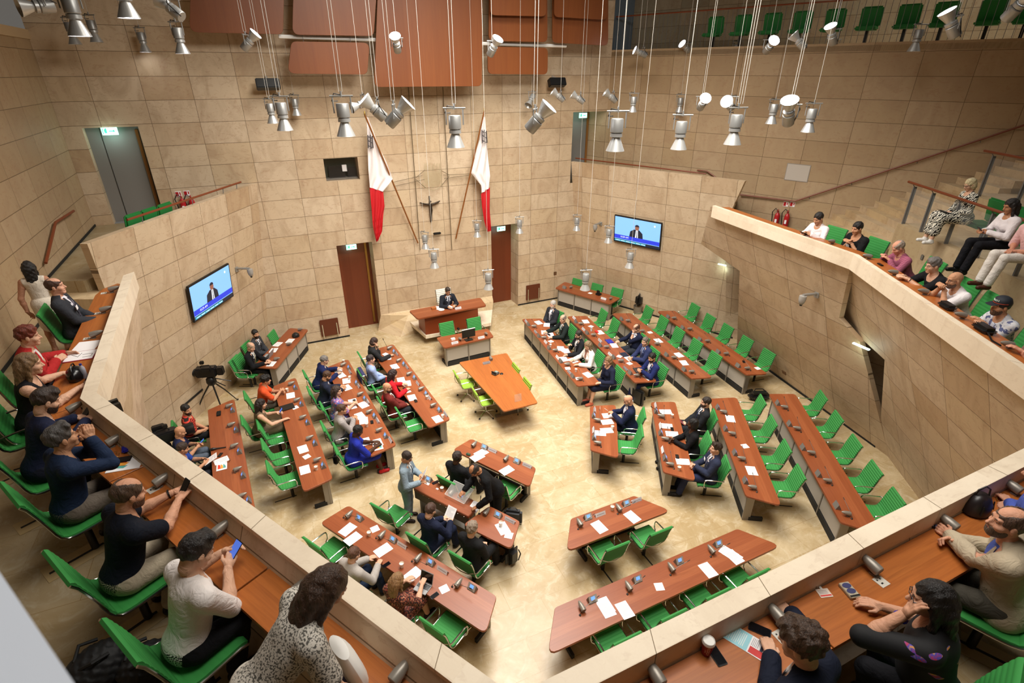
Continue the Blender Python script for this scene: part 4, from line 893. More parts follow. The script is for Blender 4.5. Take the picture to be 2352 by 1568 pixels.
gput('cone', '9', 1315, 800, 'gf', 'grey tapered loudspeaker above the white socket plate', 'desk loudspeakers', h=.05)
gput('cone', '9', 1830, 515, 'gf', 'grey tapered loudspeaker between the remote control and clasped hands', 'desk loudspeakers', h=.05)
gput('cone', '9', 2255, 272, 'gf', 'grey tapered loudspeaker at the upper right of the black handbag', 'desk loudspeakers', h=.05)
gput('cone', 'P', 1508, 1556, 'gf', 'grey tapered loudspeaker cut by the lower edge near the coffee cup', 'desk loudspeakers', h=.05)
for i, (x, y) in enumerate([(45, 320), (400, 465), (650, 622), (945, 808), (1310, 1040), (1765, 1325)]): gput('cone', 'X', x, y, 'gs' if i < 1 else 'gr', 'grey tapered loudspeaker, %s from far end, right gallery desk' % ORD[i], 'desk loudspeakers', h=.05)
for i, (v, x, y) in enumerate([('U', 890, 1095), ('U', 840, 1268), ('U', 745, 1485), ('7', 1020, 280), ('9', 1370, 893), ('9', 700, 1255)]):
    q = atv(v, x, y, ZD); f = GD['gl' if i < 3 else ('gd' if i == 3 else 'gf')]
    if 'socket' not in P_:
        b = MB().box((0, 0, .0015), (.09, .09, .003)).box((-.015, .01, .0035), (.012, .02, .001), mi=1).box((.02, .02, .0035), (.012, .012, .001), mi=1).box((.02, -.015, .0035), (.012, .012, .001), mi=1)
        P_['socket'] = tag(b.build('socket_plate', [mat('socket_white', 'D8D2C6', .5), BLACK], smooth=False), '', 'socket'); o = P_['socket']
    else: o = dup(P_['socket'], (0, 0, 0), 0)
    o.location = (q.x, q.y, ZD + .0006); o.rotation_euler = (0, 0, math.atan2(f.y, f.x)); o['group'] = 'desk socket plates'
    o['label'] = 'flat socket plate set in the gallery desk, ' + ['farthest on the left side', 'second farthest on the left side', 'nearest the white papers', 'by the black polo man', 'beside the raised hand', 'by the curly hair'][i]
# things lying on the gallery desks
def gthing(name, label, cat, v, x, y, b, m, drz=0.0, face='gf', h=0.0, dz=.0006, smooth=True):
    zd = ZDR if v == 'X' else ZD; q = atv(v, x, y, zd + h); f = GD[face]; o = b.build(name, m, smooth=smooth); o.location = (q.x, q.y, zd + dz); o.rotation_euler = (0, 0, math.atan2(f.y, f.x) - math.pi / 2 + drz); return tag(o, label, cat)
b = paper_mesh(.30, .42, 0, 2, False); gthing('folded_paper', 'white folded paper on the left gallery desk above the red folder', 'paper', 'L', 790, 230, b, PAPER, face='gl', drz=R(80), smooth=False)
b = MB().box((0, 0, .004), (.32, .36, .006)).box((.0, .0, .0085), (.29, .34, .003), mi=1)
for (a, c) in (((-.06, -.12), (.04, -.02)), ((.04, -.02), (-.08, .0)), ((-.02, .02), (-.02, .14)), ((-.02, .14), (.07, .14)), ((.07, .14), (.07, .04))): b.tube([(a[0], a[1], .0105), (c[0], c[1], .0105)], .003, 4, mi=2)
gthing('drawing_folder', 'red folder holding a sheet with a line drawing', 'folder', 'L', 745, 312, b, [mat('folder_red', '9E1B3A', .6), PAPER, BLACK], face='gl', drz=R(-5), smooth=False)
hb = MB().lathe([(.02, 0), (.11, .01), (.125, .06), (.10, .13), (.05, .16), (0, .165)], 16, Matrix.Diagonal((1.25, .8, 1, 1))); hb.tube([(-.1, 0, .14), (-.07, 0, .19), (.0, .0, .205), (.07, 0, .19), (.1, 0, .14)], .009, 6)
gthing('handbag', 'black handbag beside the water bottle on the left gallery desk', 'bag', 'L', 690, 470, hb, mat('patent_black', '101012', .25), face='gl', h=.08)
bt = thing('water_bottle', 'clear plastic water bottle with dark blue cap leaning on the handbag', 'bottle', atv('L', 768, 455, ZD + .09)); bt.location.z = ZD + .001
MB().lathe([(.030, 0), (.034, .01), (.033, .09), (.034, .12), (.03, .15), (.014, .175), (.013, .19)], 16).build('bottle_body', mat('pet', 'C9D6E8', .1, alpha=.5), bt); MB().lathe([(.016, .185), (.016, .205), (.0, .206)], 12).build('cap', mat('cap_blue', '27348C', .5), bt)
b = MB().bbox((0, 0, .006), (.09, .17, .010), .004)
gthing('mobile_phone', 'black phone lying on the rainbow brochure in the left gallery', 'phone', 'L', 1130, 1275, b, mat('phone_body', '15161C', .3), face='gd', drz=R(-38), dz=.006)
b = MB().box((0, 0, .0025), (.21, .30, .004))
for j, (x0, x1) in enumerate(((-.10, -.05), (-.05, 0), (0, .04))): b.add([(x0, -.14, .0051), (x1, -.14, .0051), (x1 + .03, .0, .0051), (x0 + .03, .03, .0051)], [(0, 1, 2, 3)], j + 1)
gthing('brochure', 'white brochure with rainbow bars under the black phone', 'brochure', 'L', 1160, 1310, b, [PAPER, mat('print_red', 'D8402A'), mat('print_orange', 'F0A13C'), mat('print_teal', '58A8A0')], face='gd', drz=R(-38), smooth=False)
b = MB().box((0, 0, .006), (.055, .16, .011))
for j in range(4): b.box((0, .07 - j * .016, .0122), (.055, .014, .001), mi=j + 1)
gthing('wooden_tag', 'wooden strip with rainbow stripes beside the blue cloth', 'tag', 'L', 1280, 1222, b, [mat('birch', 'C29A66', .6), mat('print_red', 'D8402A'), mat('print_orange', 'F0A13C'), mat('stripe_yellow', 'E8D23A'), mat('stripe_navy', '2A2E5A')], face='gd', drz=R(70), smooth=False)
gthing('cloth_case', 'crumpled royal blue cloth on the left gallery desk', 'cloth', 'L', 1165, 1168, MB().bbox((0, 0, .02), (.2, .07, .035), .016).bbox((.07, .02, .03), (.08, .06, .03), .012), mat('royal_blue', '24209A', .7), face='gd', drz=R(-20))
gthing('eyeglasses', 'thin gold eyeglasses near the rainbow brochure', 'glasses', 'L', 1075, 1225, MB().tube([(-.06, 0, .012), (-.03, .022, .02), (0, .004, .014), (.03, .022, .02), (.06, 0, .012), (.05, -.12, .004)], .0035, 6), GOLD, face='gd')
# front desk
cu = thing('coffee_cup', 'red takeaway coffee cup with white lid on the front gallery desk', 'cup', atv('9', 210, 1330, ZD + .06)); cu.location.z = ZD + .001
MB().lathe([(.030, 0), (.042, .115), (.0, .114)], 24).build('paper_cup', mat('cup_red', '8E1420', .5), cu); MB().lathe([(.0445, .112), (.045, .122), (.041, .128), (.040, .136), (.036, .138), (.034, .133), (0, .132)], 24).build('lid', WHITE, cu)
def text(s_, size, m, parent=None, M=None, align='CENTER', ext=.0008):
    c = bpy.data.curves.new('writing', 'FONT'); c.body = s_; c.size = size; c.align_x = align; c.align_y = 'CENTER'; c.extrude = ext
    o = bpy.data.objects.new('writing', c); COL.objects.link(o); bpy.context.view_layer.update()
    me = bpy.data.meshes.new_from_object(o.evaluated_get(bpy.context.evaluated_depsgraph_get())); bpy.data.objects.remove(o); me.materials.clear(); me.materials.append(m)
    if M is not None: me.transform(M)
    o = bpy.data.objects.new('lettering', me); COL.objects.link(o)
    if parent is not None: o.parent = parent
    return o
def wrap(o, r0, r1, h):
    for v in o.data.vertices:
        a = v.co.x / .037; r = r0 + (r1 - r0) * (v.co.z / h) + .0006; v.co.x, v.co.y = -r * math.sin(a + .55) * 1.0, -r * math.cos(a + .55)
    return o
for s_, sz_, off_ in (('COSTA', .026, .0), ('COFFEE', .010, .020)): wrap(text(s_, sz_, WHITE, cu, Matrix.Translation((off_, 0, .058)) @ Matrix.Rotation(R(90), 4, 'X') @ Matrix.Rotation(R(-90), 4, 'Z'), ext=0), .030, .042, .115)
gput('phone', '9', 272, 1385, 'gf', 'black phone standing dark beside the red coffee cup', 'phones', R(-8))
gput('phone', '9', 560, 1215, 'gf', 'black phone between the blue leaflet and the loudspeaker', 'phones', R(35))
b = MB().box((0, 0, .0015), (.15, .30, .003)); b.box((0, .05, .0032), (.146, .19, .0008), mi=1); b.box((-.04, -.10, .0032), (.055, .09, .0008), mi=2); b.box((.03, -.125, .0032), (.085, .018, .0008), mi=3)
for k in range(12): b.box((.0, .12 - k * .012, .0038), (.11 if k % 4 else .08, .004, .0004), mi=4)
for k in range(5): b.box((.03, -.058 - k * .010, .0034), (.07, .0035, .0004), mi=5)
gthing('leaflet', 'pale blue and white printed leaflet with red panel', 'leaflet', '9', 447, 1280, b, [PAPER, mat('leaf_blue', '9AD3DE', .6), mat('leaf_red', 'D23A38', .6), mat('leaf_navy', '3A4258', .6), WHITE, PRINT], drz=R(25), smooth=False)
b = MB().box((0, 0, .002), (.10, .075, .003)).box((0, -.022, .0038), (.09, .012, .0008), mi=1).box((0, .045, .003), (.018, .03, .005), mi=2)
for k in range(3): b.box((-.005, .02 - k * .012, .0038), (.07, .004, .0006), mi=3)
gthing('badge', 'clear clip-on visitor badge with red strip', 'badge', '9', 990, 970, b, [mat('badge_plastic', 'E6D6C8', .2), mat('leaf_red', 'D23A38'), WHITE, PRINT], drz=R(-18), smooth=False)
b = MB().bbox((0, 0, .014), (.085, .135, .026), .004).lathe([(.033, .0275), (.033, .029), (0, .029)], 20, Matrix.Translation((0, .034, 0)) @ Matrix.Diagonal((1.1, .7, 1, 1)), mi=1).lathe([(.033, .0275), (.033, .029), (0, .029)], 20, Matrix.Translation((0, -.014, 0)) @ Matrix.Diagonal((1.1, .7, 1, 1)), mi=1).box((0, -.055, .0275), (.08, .014, .002), mi=2)
gthing('small_box', 'small cream box with dark blue oval label', 'box', '9', 1155, 960, b, [mat('pack_cream', 'B9AE98', .5), mat('pack_blue', '3A3C6A', .5), BLACK], drz=R(-14))
b = MB().bbox((0, 0, .011), (.052, .20, .02), .005)
for r_ in range(7):
    for c_ in range(3): b.box((-.014 + c_ * .014, .07 - r_ * .022, .0217), (.009, .011, .002), mi=1 + (r_ + c_) % 2)
gthing('remote_control', 'black remote control with coloured buttons on the front gallery desk', 'remote control', '9', 1675, 510, b, [mat('remote_black', '16161E', .4), mat('btn_blue', '4B62B8', .4), mat('btn_grey', '8B90A8', .4)], drz=R(22))
hb = MB().lathe([(.10, 0), (.125, .02), (.12, .10), (.085, .17), (.04, .20), (0, .2)], 18, Matrix.Diagonal((1.1, .85, 1, 1))).tube([(-.05, .03, .18), (-.05, .02, .25), (.0, .0, .285), (.05, -.02, .25), (.05, -.03, .18)], .008, 6)
for k in range(5): hb.tube([(-.10 + k * .05, -.085, .05), (-.08 + k * .04, -.075, .14)], .006, 5)
gthing('handbag', 'dark brown drawstring leather handbag on the front gallery desk', 'bag', '9', 2015, 370, hb, mat('dark_leather', '211A1B', .35), h=.09)
gthing('eyeglasses', 'thin-rimmed eyeglasses right of the leather handbag', 'glasses', '9', 2165, 345, MB().tube([(-.06, 0, .012), (-.03, .022, .02), (0, .004, .014), (.03, .022, .02), (.06, 0, .012)], .003, 6), GOLD)
gthing('black_pouch', 'black zipped pouch on the right gallery desk before the bald man', 'bag', 'X', 1170, 940, MB().bbox((0, 0, .05), (.30, .18, .09), .04), BLACK, face='gr', h=.05)
gthing('shoulder_bag', 'black shoulder bag on the right gallery desk before the capped man', 'bag', 'X', 1530, 1160, MB().bbox((0, 0, .05), (.34, .2, .10), .045).tube([(-.15, .05, .05), (-.35, .12, .02), (-.5, .1, .015)], .012, 6), BLACK, face='gr', h=.05)
gthing('flat_pouch', 'small black pouch on the right gallery desk near the check shirt', 'bag', 'X', 515, 545, MB().bbox((0, 0, .012), (.16, .06, .022), .008), BLACK, face='gr')
# steps, tiers and rails of the right gallery
dRn = dR.normalized(); inn = -nR
TE0, TE1 = Vector((9.60, .92, 0)), Vector((5.35, -6.1, 0)); te = (TE1 - TE0).normalized(); tb = Vector((te.y, -te.x, 0)); tb = tb if tb.x > 0 else -tb
ZT = 5.2
def wall_hit(p):  # distance from p along -te to the right gallery wall
    q = RW0 - p; return q.cross(dRn).z / (-te).cross(dRn).z
for k in range(14):
    z = ZG + .17 * (k + 1); o0 = TE0 + tb * ((z - 4.80) / .17 * .265) + te * .02; o1 = o0 + tb * .60; L0, L1 = wall_hit(o0) - .01, wall_hit(o1) - .01
    pl_ = [(p.x, p.y) for p in (o0, o0 - te * L0, o1 - te * L1, o1)]
    ar = sum(pl_[i][0] * pl_[(i + 1) % 4][1] - pl_[(i + 1) % 4][0] * pl_[i][1] for i in range(4))
    m = MB().prism(pl_ if ar > 0 else pl_[::-1], ZG, z); m.uv = [[(Vector(m.v[i]).dot(te), m.v[i][2] + Vector(m.v[i]).dot(tb)) for i in f] for f in m.f]
    struct(m.build('trim_stair_%d' % (k + 1), STEPM, smooth=False))
for k in range(4):
    z = ZT + .75 * k; a = TE0 + tb * (1.25 * k); b_ = TE1 + tb * (1.25 * k); pl_ = [a, b_, b_ + tb * (7 - 1.25 * k), a + tb * (7 - 1.25 * k)]; pl_ = [(p.x, p.y) for p in pl_]
    ar = sum(pl_[i][0] * pl_[(i + 1) % 4][1] - pl_[(i + 1) % 4][0] * pl_[i][1] for i in range(4))
    m = MB().prism(pl_ if ar > 0 else pl_[::-1], ZG if k == 0 else z - .9, z); m.uv = [[(Vector(m.v[i]).dot(te), m.v[i][2] + Vector(m.v[i]).dot(tb)) for i in f] for f in m.f]
    struct(m.build('floor_tier_%d' % (k + 1), stone_mat('tier_stone', ('B9A27E', 'C6B08A'), joints=False), smooth=False))
RAILM = mat('rail_wood', '7A3A1C', .4); POSTM = mat('post_steel', '7E7F82', .45, .5)
def rail(name, label, pts, r=.022, brackets=(), wallp=None):
    t = thing(name, label, 'handrail', pts[0]); p0 = Vector(pts[0]); MB().tube([Vector(p) - p0 for p in pts], r, 8).build('handrail', RAILM, t)
    for p, q in brackets: MB().tube([Vector(p) - p0, Vector(q) - p0], .010, 6).build('bracket', POSTM, t)
    return t
def balustrade(label, posts, top, zb):
    p0 = Vector(posts[0]); t = thing('glass_balustrade', label, 'balustrade', p0)
    for p in posts:
        p = Vector(p); MB().box(p - p0 + Vector((0, 0, .44)), (.035, .07, .88), (0, 0, math.atan2(te.y, te.x))).tube([p - p0 + Vector((0, 0, .86)), p - p0 + Vector((0, 0, .93)) + tb * -.06], .009, 6).build('post', POSTM, t, smooth=False)
    MB().tube([Vector(p) - p0 for p in top], .028, 8).build('handrail', RAILM, t)
    a, b_ = Vector(posts[0]) - p0, Vector(posts[-1]) - p0; MB().add([a + Vector((0, 0, .05)), b_ + Vector((0, 0, .05)), b_ + Vector((0, 0, .84)), a + Vector((0, 0, .84))], [(0, 1, 2, 3)]).build('glass_panel', mat('rail_glass', 'F2F6F4', .03, alpha=.08), t, smooth=False)
n0 = TE0 + tb * .08 + te * .05
balustrade('long glass balustrade with brown handrail in front of the zebra-dressed woman', [n0 + te * s_ + Vector((0, 0, ZT)) for s_ in (.05, .80, 1.75, 2.75, 3.8, 4.9)], [n0 + te * (-.15) - tb * .07 + Vector((0, 0, ZT + .96)), n0 + te * 6.0 - tb * .07 + Vector((0, 0, ZT + .96))], ZT)
n1 = TE0 + tb * 1.33 + te * .05
balustrade('upper glass balustrade in the top right behind the blonde woman', [n1 + te * s_ + Vector((0, 0, ZT + .75)) for s_ in (.35, 1.5, 2.6)], [n1 + te * .1 - tb * .07 + Vector((0, 0, ZT + 1.71)), n1 + te * 3.4 - tb * .07 + Vector((0, 0, ZT + 1.71))], ZT)
def onR(x, y): return on(x, y, RW0, Vector((dR.y, -dR.x, 0)))
hp = [onR(1702, 446) + inn * .08, onR(1828, 461) + inn * .08, onR(2352, 287) + inn * .08, onR(2440, 258) + inn * .08]
rail('wall_handrail', 'long brown handrail climbing the right gallery wall', hp, .024, [(p + Vector((0, 0, -.02)), p + Vector((0, 0, -.08)) - inn * .08) for p in (hp[1].lerp(hp[2], s_) for s_ in (.08, .3, .6, .85))])
hp = [onR(1604, 390) + inn * .08, onR(1626, 392) + inn * .08, onR(1650, 409) + inn * .08]
rail('wall_handrail', 'short kinked brown handrail behind the right raised wall', hp, .022, [(hp[1], hp[1] - inn * .08 - Vector((0, 0, .05)))])
q0, q1 = pa(1322, 362), pa(1618, 398); back_ = Vector((.25, .1, .22)); rail('parapet_handrail', 'straight brown handrail above the right raised stone wall', [on(1322, 363, PA[0] + Vector((.3, 0, 0)), NA), on(1622, 399, PA[0] + Vector((.3, 0, 0)), NA)], .022)
a_, b_ = qa(292, 505), qa(553, 417); a_ = on(292, 505, QA[0] + Vector((-.12, 0, 0)), NAL); b_ = on(553, 418, QA[0] + Vector((-.12, 0, 0)), NAL)
rail('parapet_handrail', 'brown handrail above the left raised stone wall', [a_, b_], .026, [(a_.lerp(b_, s_), a_.lerp(b_, s_) - Vector((.03, .0, .2))) for s_ in (.1, .5, .8, .95)])
def onL(x, y): return on(x, y, (-8.74, 0, 0), (1, 0, 0))
lp = [onL(94, 605), onL(117, 512), onL(160, 485)]; lp = [p + Vector((.08, 0, 0)) for p in lp]
rail('wall_handrail', 'kinked brown handrail on the left wall above the woman in cream', lp, .03, [(lp[1].lerp(lp[2], .6), lp[1].lerp(lp[2], .6) + Vector((-.08, 0, -.06)))])
# high balcony on the right: rail, balusters and row of seats
HB = RW0 + Vector((0, 0, 9.24)); HE = RW1 + Vector((0, 0, 9.24)); o_ = nR * .12
t = thing('balcony_railing', 'thin metal railing with brown top rail along the high right balcony', 'railing', HB)
MB().tube([nR * .12 + Vector((0, 0, .98)), HE - HB + nR * .12 + Vector((0, 0, .98))], .022, 8).build('handrail', RAILM, t)
b = MB(); L_ = (HE - HB).length
for k in range(96): p = dRn * (L_ * k / 96) + nR * .12; b.tube([p + Vector((0, 0, -.08)), p + Vector((0, 0, .95))], .006, 4)
b.build('baluster_panel', POSTM, t, smooth=False)
def seatback(loc, face, label, group, h=.46):
    if 'bseat' not in P_:
        t = thing('tip_up_chair', '', 'seat'); MB().bbox((0, 0, .70), (.52, .08, .5), .035, (R(-8), 0, 0)).build('backrest', mat('seat_green', '1F7A36', .7), t); MB().bbox((0, .22, .42), (.5, .42, .1), .03).build('seat', mat('seat_green', '1F7A36', .7), t); MB().box((0, .05, .19), (.07, .12, .38)).build('pedestal', BLACK, t); P_['bseat'] = t
    else: t = dup(P_['bseat'], (0, 0, 0), 0)
    t.location = loc; t.rotation_euler = (0, 0, math.atan2(face[1], face[0]) - math.pi / 2); t['label'] = label; t['group'] = group; return t
for i, (x, y) in enumerate([(255, 260), (435, 255), (630, 242), (825, 245), (1040, 236), (1275, 226), (1525, 214), (1765, 208), (2070, 194), (2320, 188)]):
    q = on(*pq('3', x, y), RW0 + nR * .75, Vector((dR.y, -dR.x, 0))); seatback((q.x, q.y, 9.14), -nR, 'green seat on the high balcony, %s from the left' % ORD[i], 'balcony seats')
for i, (v, x, y) in enumerate([('U', 1150, 500), ('U', 1285, 455), ('U', 1415, 400)]):
    q = on(*pq(v, x, y), QA[0] + Vector((-.6, 0, 0)), NAL); seatback((q.x, q.y, ZL), (dAL.y * -.0 + .86, -.5, 0), 'green seat behind the left raised wall, %s from the left' % ORD[i], 'left landing seats')
for i, (s_, k) in enumerate(((1.75, 0), (2.4, 0), (3.1, 0), (3.9, 0), (2.2, 1), (2.9, 1))):
    p = TE0 + te * s_ + tb * (.85 + 1.25 * k); seatback((p.x, p.y, ZT + .75 * k), -tb, 'green tier seat in the upper right, %s from the stairs, %s row' % (ORD[i % 4], 'front' if k == 0 else 'second'), 'tier seats')
# fire extinguishers and their signs
def extinguisher(loc, rz, label, hose=True):
    t = thing('fire_extinguisher', label, 'fire extinguisher', loc, rz)
    MB().lathe([(.06, 0), (.075, .01), (.078, .06), (.078, .40), (.06, .47), (.025, .50), (.02, .53)], 16).build('cylinder', mat('ext_red', 'B01C22', .35), t)
    MB().box((0, 0, .55), (.03, .10, .03)).box((0, -.05, .585), (.02, .12, .012), (R(20), 0, 0)).build('valve', mat('ext_valve', 'A02024', .4), t); MB().box((0, -.0785, .25), (.06, .004, .12)).build('instruction_plate', PAPER, t, smooth=False)
    MB().tube([(0, .04, .54), (-.1, .03, .62), (-.17, 0, .5), (-.13, 0, .2), (-.12, 0, .05)], .014, 8).build('hose', BLACK, t); return t
for i, (v, x, y) in enumerate([('V', 1690, 905), ('V', 1765, 912)]):
    q = onR(*pq(v, x, y)) + inn * .12; extinguisher((q.x, q.y, q.z - .3), math.atan2(inn.y, inn.x) + R(90), ['red fire extinguisher with looped hose on the right wall', 'red fire extinguisher nearer the white-shirted man on the right wall'][i])
for i, (x, y) in enumerate([(1570, 330), (1650, 330)]):
    q = on(*pq('U', x, y), (0, YB - .12, 0), (0, 1, 0)); extinguisher((q.x, q.y, q.z - .35), 0, ['red fire extinguisher behind the left handrail, nearer the grey door', 'red fire extinguisher behind the left handrail, farther from the door'][i])
def wsign(name, label, q, nrm, w, h, cols, marks=()):
    nrm = Vector(nrm).normalized(); rz = math.atan2(nrm.y, nrm.x) + math.pi / 2; b = MB().box((0, -.006, 0), (w, .012, h))
    for (x, z, sx, sz, mi) in marks: b.box((x * w, -.0125, z * h), (sx * w, .002, sz * h), mi=mi)
    o = b.build(name, cols, smooth=False); o.location = q; o.rotation_euler = (0, 0, rz); return tag(o, label, 'sign')
for i, (v, x, y) in enumerate([('V', 1752, 795), ('V', 1802, 797)]): wsign('fire_sign', 'small red and white fire sign, %s of two on the right wall' % ('left' if i == 0 else 'right'), onR(*pq(v, x, y)), inn, .15, .15, [PAPER, mat('ext_red', 'B01C22')], [(-.2, 0, .5, .8, 1), (.3, .1, .2, .5, 1)])
for i, (x, y) in enumerate([(1530, 245), (1602, 238)]): wsign('fire_sign', 'small red and white fire sign, %s of two behind the left handrail' % ('left' if i == 0 else 'right'), on(*pq('U', x, y), (0, YB, 0), (0, 1, 0)), (0, -1, 0), .15, .15, [PAPER, mat('ext_red', 'B01C22')], [(-.2, 0, .5, .8, 1), (.3, .1, .2, .5, 1)])
wsign('notice_board', 'plain grey framed panel on the right gallery wall', onR(*pq('V', 1840, 555)), inn, .68, .50, [mat('panel_frame', '9B938A', .5), mat('panel_pale', 'C3BAB0', .6)], [(0, 0, .94, .92, 1)])
EXD = mat('exit_dark', '2FA77E', .5, emit='39C796', es=1.0)
def exit_sign(n, q, nrm, label, w=.34, h=.17):
    return wsign('exit_sign', label, q, nrm, w, h, [EXITG, EXD], [(-.25, 0, .16, .5, 1), (-.22, .3, .08, .16, 1), (.1, 0, .3, .12, 1), (.26, 0, .08, .3, 1), (-.42, 0, .05, .8, 1)])
exit_sign(1, on(252, 301, (0, YB + .05, 0), (0, 1, 0)), (0, -1, 0), 'glowing green exit sign over the grey upper left door', .36, .19)
exit_sign(2, on(807, 567, (0, YB + .4, 0), (0, 1, 0)), (0, -1, 0), 'glowing green exit sign over the left brown chamber door')
exit_sign(3, on(1151, 525, (0, YB + .4, 0), (0, 1, 0)), (0, -1, 0), 'glowing green exit sign over the right brown chamber door')
exit_sign(4, on(1339, 265, (0, YB + .5, 0), (0, 1, 0)), (0, -1, 0), 'glowing green exit sign in the upper right wall niche')
for i, (P0, P1, n_, lab) in enumerate(((pa(1648, 600), pa(1690, 615), NA, 'slim glowing strip for the lit soffit of the far right wall'), (pb(1965, 775), pb(2005, 808), NB, 'slim glowing strip for the lit soffit of the near right wall'))):
    d = P1 - P0; nn = Vector(n_).normalized(); nn = nn if (EYE - P0).dot(nn) > 0 else -nn
    o = MB().box((0, 0, 0), (d.length * .8, .06, .03)).build('soffit_strip', mat('soffit_glow', 'DDF5EA', .4, emit='CFF5E6', es=1.6), smooth=False); o.location = (P0 + P1) / 2 + nn * .08; o.rotation_euler = (0, 0, math.atan2(d.y, d.x)); tag(o, lab, 'light')  # glowing bar added for the light on the soffit behind the fold
    l = bpy.data.lights.new('exit_glow', 'POINT'); l.energy = 5; l.color = (.75, 1, .9); l.shadow_soft_size = .1; lo = bpy.data.objects.new('exit_glow', l); COL.objects.link(lo); lo.location = (P0 + P1) / 2 + nn * .22 - Vector((0, 0, .1))
for q, e in ((on(252, 315, (0, YB - .1, 0), (0, 1, 0)), 6), (on(807, 580, (0, YB + .3, 0), (0, 1, 0)), 3), (on(1151, 538, (0, YB + .3, 0), (0, 1, 0)), 3), (on(1339, 285, (0, YB + .3, 0), (0, 1, 0)), 4)):
    l = bpy.data.lights.new('exit_glow', 'POINT'); l.energy = e; l.color = (.7, 1, .92); l.shadow_soft_size = .1; lo = bpy.data.objects.new('exit_glow', l); COL.objects.link(lo); lo.location = q
# television screens on the raised walls
SKYB = mat('tv_sky', '7FB2E6', .3, emit='6FA6E6', es=.9); TVN = mat('tv_navy', '20283C', .4, emit='1A2236', es=.3); TVB = mat('tv_band', '2A3CC8', .4, emit='2438C8', es=.8); TVS = mat('tv_skin', '9A6A58', .5, emit='8A5A4A', es=.3); TVW = mat('tv_white', 'E6ECF4', .4, emit='DDE6F4', es=.8); TVT = mat('tv_teal', '3FA6C4', .4, emit='3FA6C4', es=.7)
def tv(label, c4, nrm):
    tl, tr, br, bl = c4; c = (tl + tr + br + bl) / 4; nn = Vector(nrm).normalized(); nn = nn if (EYE - c).dot(nn) > 0 else -nn
    ux = ((tr - tl) + (br - bl)).normalized(); uz = ((tl - bl) + (tr - br)); uz = (uz - ux * uz.dot(ux)).normalized(); W = ((tr - tl).length + (br - bl).length) / 2; Hh = ((tl - bl).length + (tr - br).length) / 2
    M = Matrix((ux, nn, uz)).transposed().to_4x4(); t = thing('television', label, 'television', c + nn * .10); t.rotation_mode = 'QUATERNION'; t.rotation_quaternion = Matrix((ux, -nn, uz)).transposed().to_quaternion()
    MB().bbox((0, .02, 0), (W, .06, Hh), .008).build('housing', BLACK, t); MB().box((0, .07, 0), (W * .4, .06, Hh * .4)).build('wall_mount', BLACK, t)
    def q(pts, m, e): return MB().add([(x * W, -.0105 - e, z * Hh) for x, z in pts], [tuple(range(len(pts)))]).build('picture', m, s_, smooth=False)
    s_ = MB().add([(-.48 * W, -.0105, -.46 * Hh), (.48 * W, -.0105, -.46 * Hh), (.48 * W, -.0105, .46 * Hh), (-.48 * W, -.0105, .46 * Hh)], [(0, 1, 2, 3)]).build('screen', SKYB, t, smooth=False)
    q([(-.17, -.30), (.14, -.30), (.12, -.02), (.05, .09), (-.06, .09), (-.14, .0)], TVN, .001); q([(-.035, -.24), (.03, -.24), (.02, .08), (-.02, .08)], TVW, .002); q([(-.008, -.24), (.012, -.24), (.006, .06), (-.004, .06)], TVN, .003)
    q([(.045 * math.cos(a), .16 + .10 * math.sin(a)) for a in [k * math.pi / 8 for k in range(16)]], TVS, .002); q([(.047 * math.cos(a), .20 + .075 * math.sin(a)) for a in [k * math.pi / 8 for k in range(9)]], TVN, .003)
    q([(-.48, -.34), (.48, -.34), (.48, -.20), (-.48, -.20)], TVB, .004); q([(-.48, -.46), (.48, -.46), (.48, -.36), (-.48, -.36)], TVN, .004); q([(-.47, -.44), (.2, -.44), (.2, -.38), (-.47, -.38)], TVT, .005)
    for k in range(6): q([(-.44 + k * .11, -.418), (-.36 + k * .11, -.418), (-.36 + k * .11, -.402), (-.44 + k * .11, -.402)], TVW, .006)
    q([(.36 + .018 * math.cos(a), .33 + .035 * math.sin(a)) for a in [k * math.pi / 6 for k in range(12)]], TVW, .002)
    text('10:29 AM', Hh * .085, TVW, s_, Matrix.Translation((-.26 * W, -.017, -.265 * Hh)) @ Matrix.Rotation(R(90), 4, 'X'), ext=.0004)
tv('large wall television on the right raised wall showing the speaker', [pa(*pq('V', 445, 868)), pa(*pq('V', 810, 935)), pa(*pq('V', 800, 1147)), pa(*pq('V', 447, 1073))], NA)
tv('large wall television on the left raised wall showing the speaker', [qa(427, 656), qa(522, 600), qa(524, 682), qa(433, 742)], NAL)
def cctv(label, q, nrm):
    nn = Vector(nrm).normalized(); nn = nn if (EYE - q).dot(nn) > 0 else -nn; nn = Vector((nn.x, nn.y, 0)).normalized(); t = thing('wall_camera', label, 'camera', q, math.atan2(nn.y, nn.x) - math.pi / 2)
    MB().box((0, .02, 0), (.12, .03, .14)).tube([(0, .02, .03), (0, .42, .04)], .035, 8).build('bracket', ALU, t); MB().lathe([(.08, .02), (.085, -.05), (.07, -.13), (.04, -.19), (.0, -.21)], 16, Matrix.Translation((0, .42, 0))).build('camera_head', mat('cam_grey', 'A09C96', .4), t); MB().lathe([(.03, 0), (.028, -.03)], 12, Matrix.Translation((0, .42, -.2))).build('lens', BLACK, t)
cctv('grey bracket camera on the left raised wall right of the television', qa(*pq('U', 2025, 890)), NAL); cctv('grey bracket camera on the right raised wall left of the television', pa(*pq('V', 335, 945)), NA); cctv('grey bracket camera on the right folded wall below the gallery', pb(*pq('6', 945, 455)), NB)
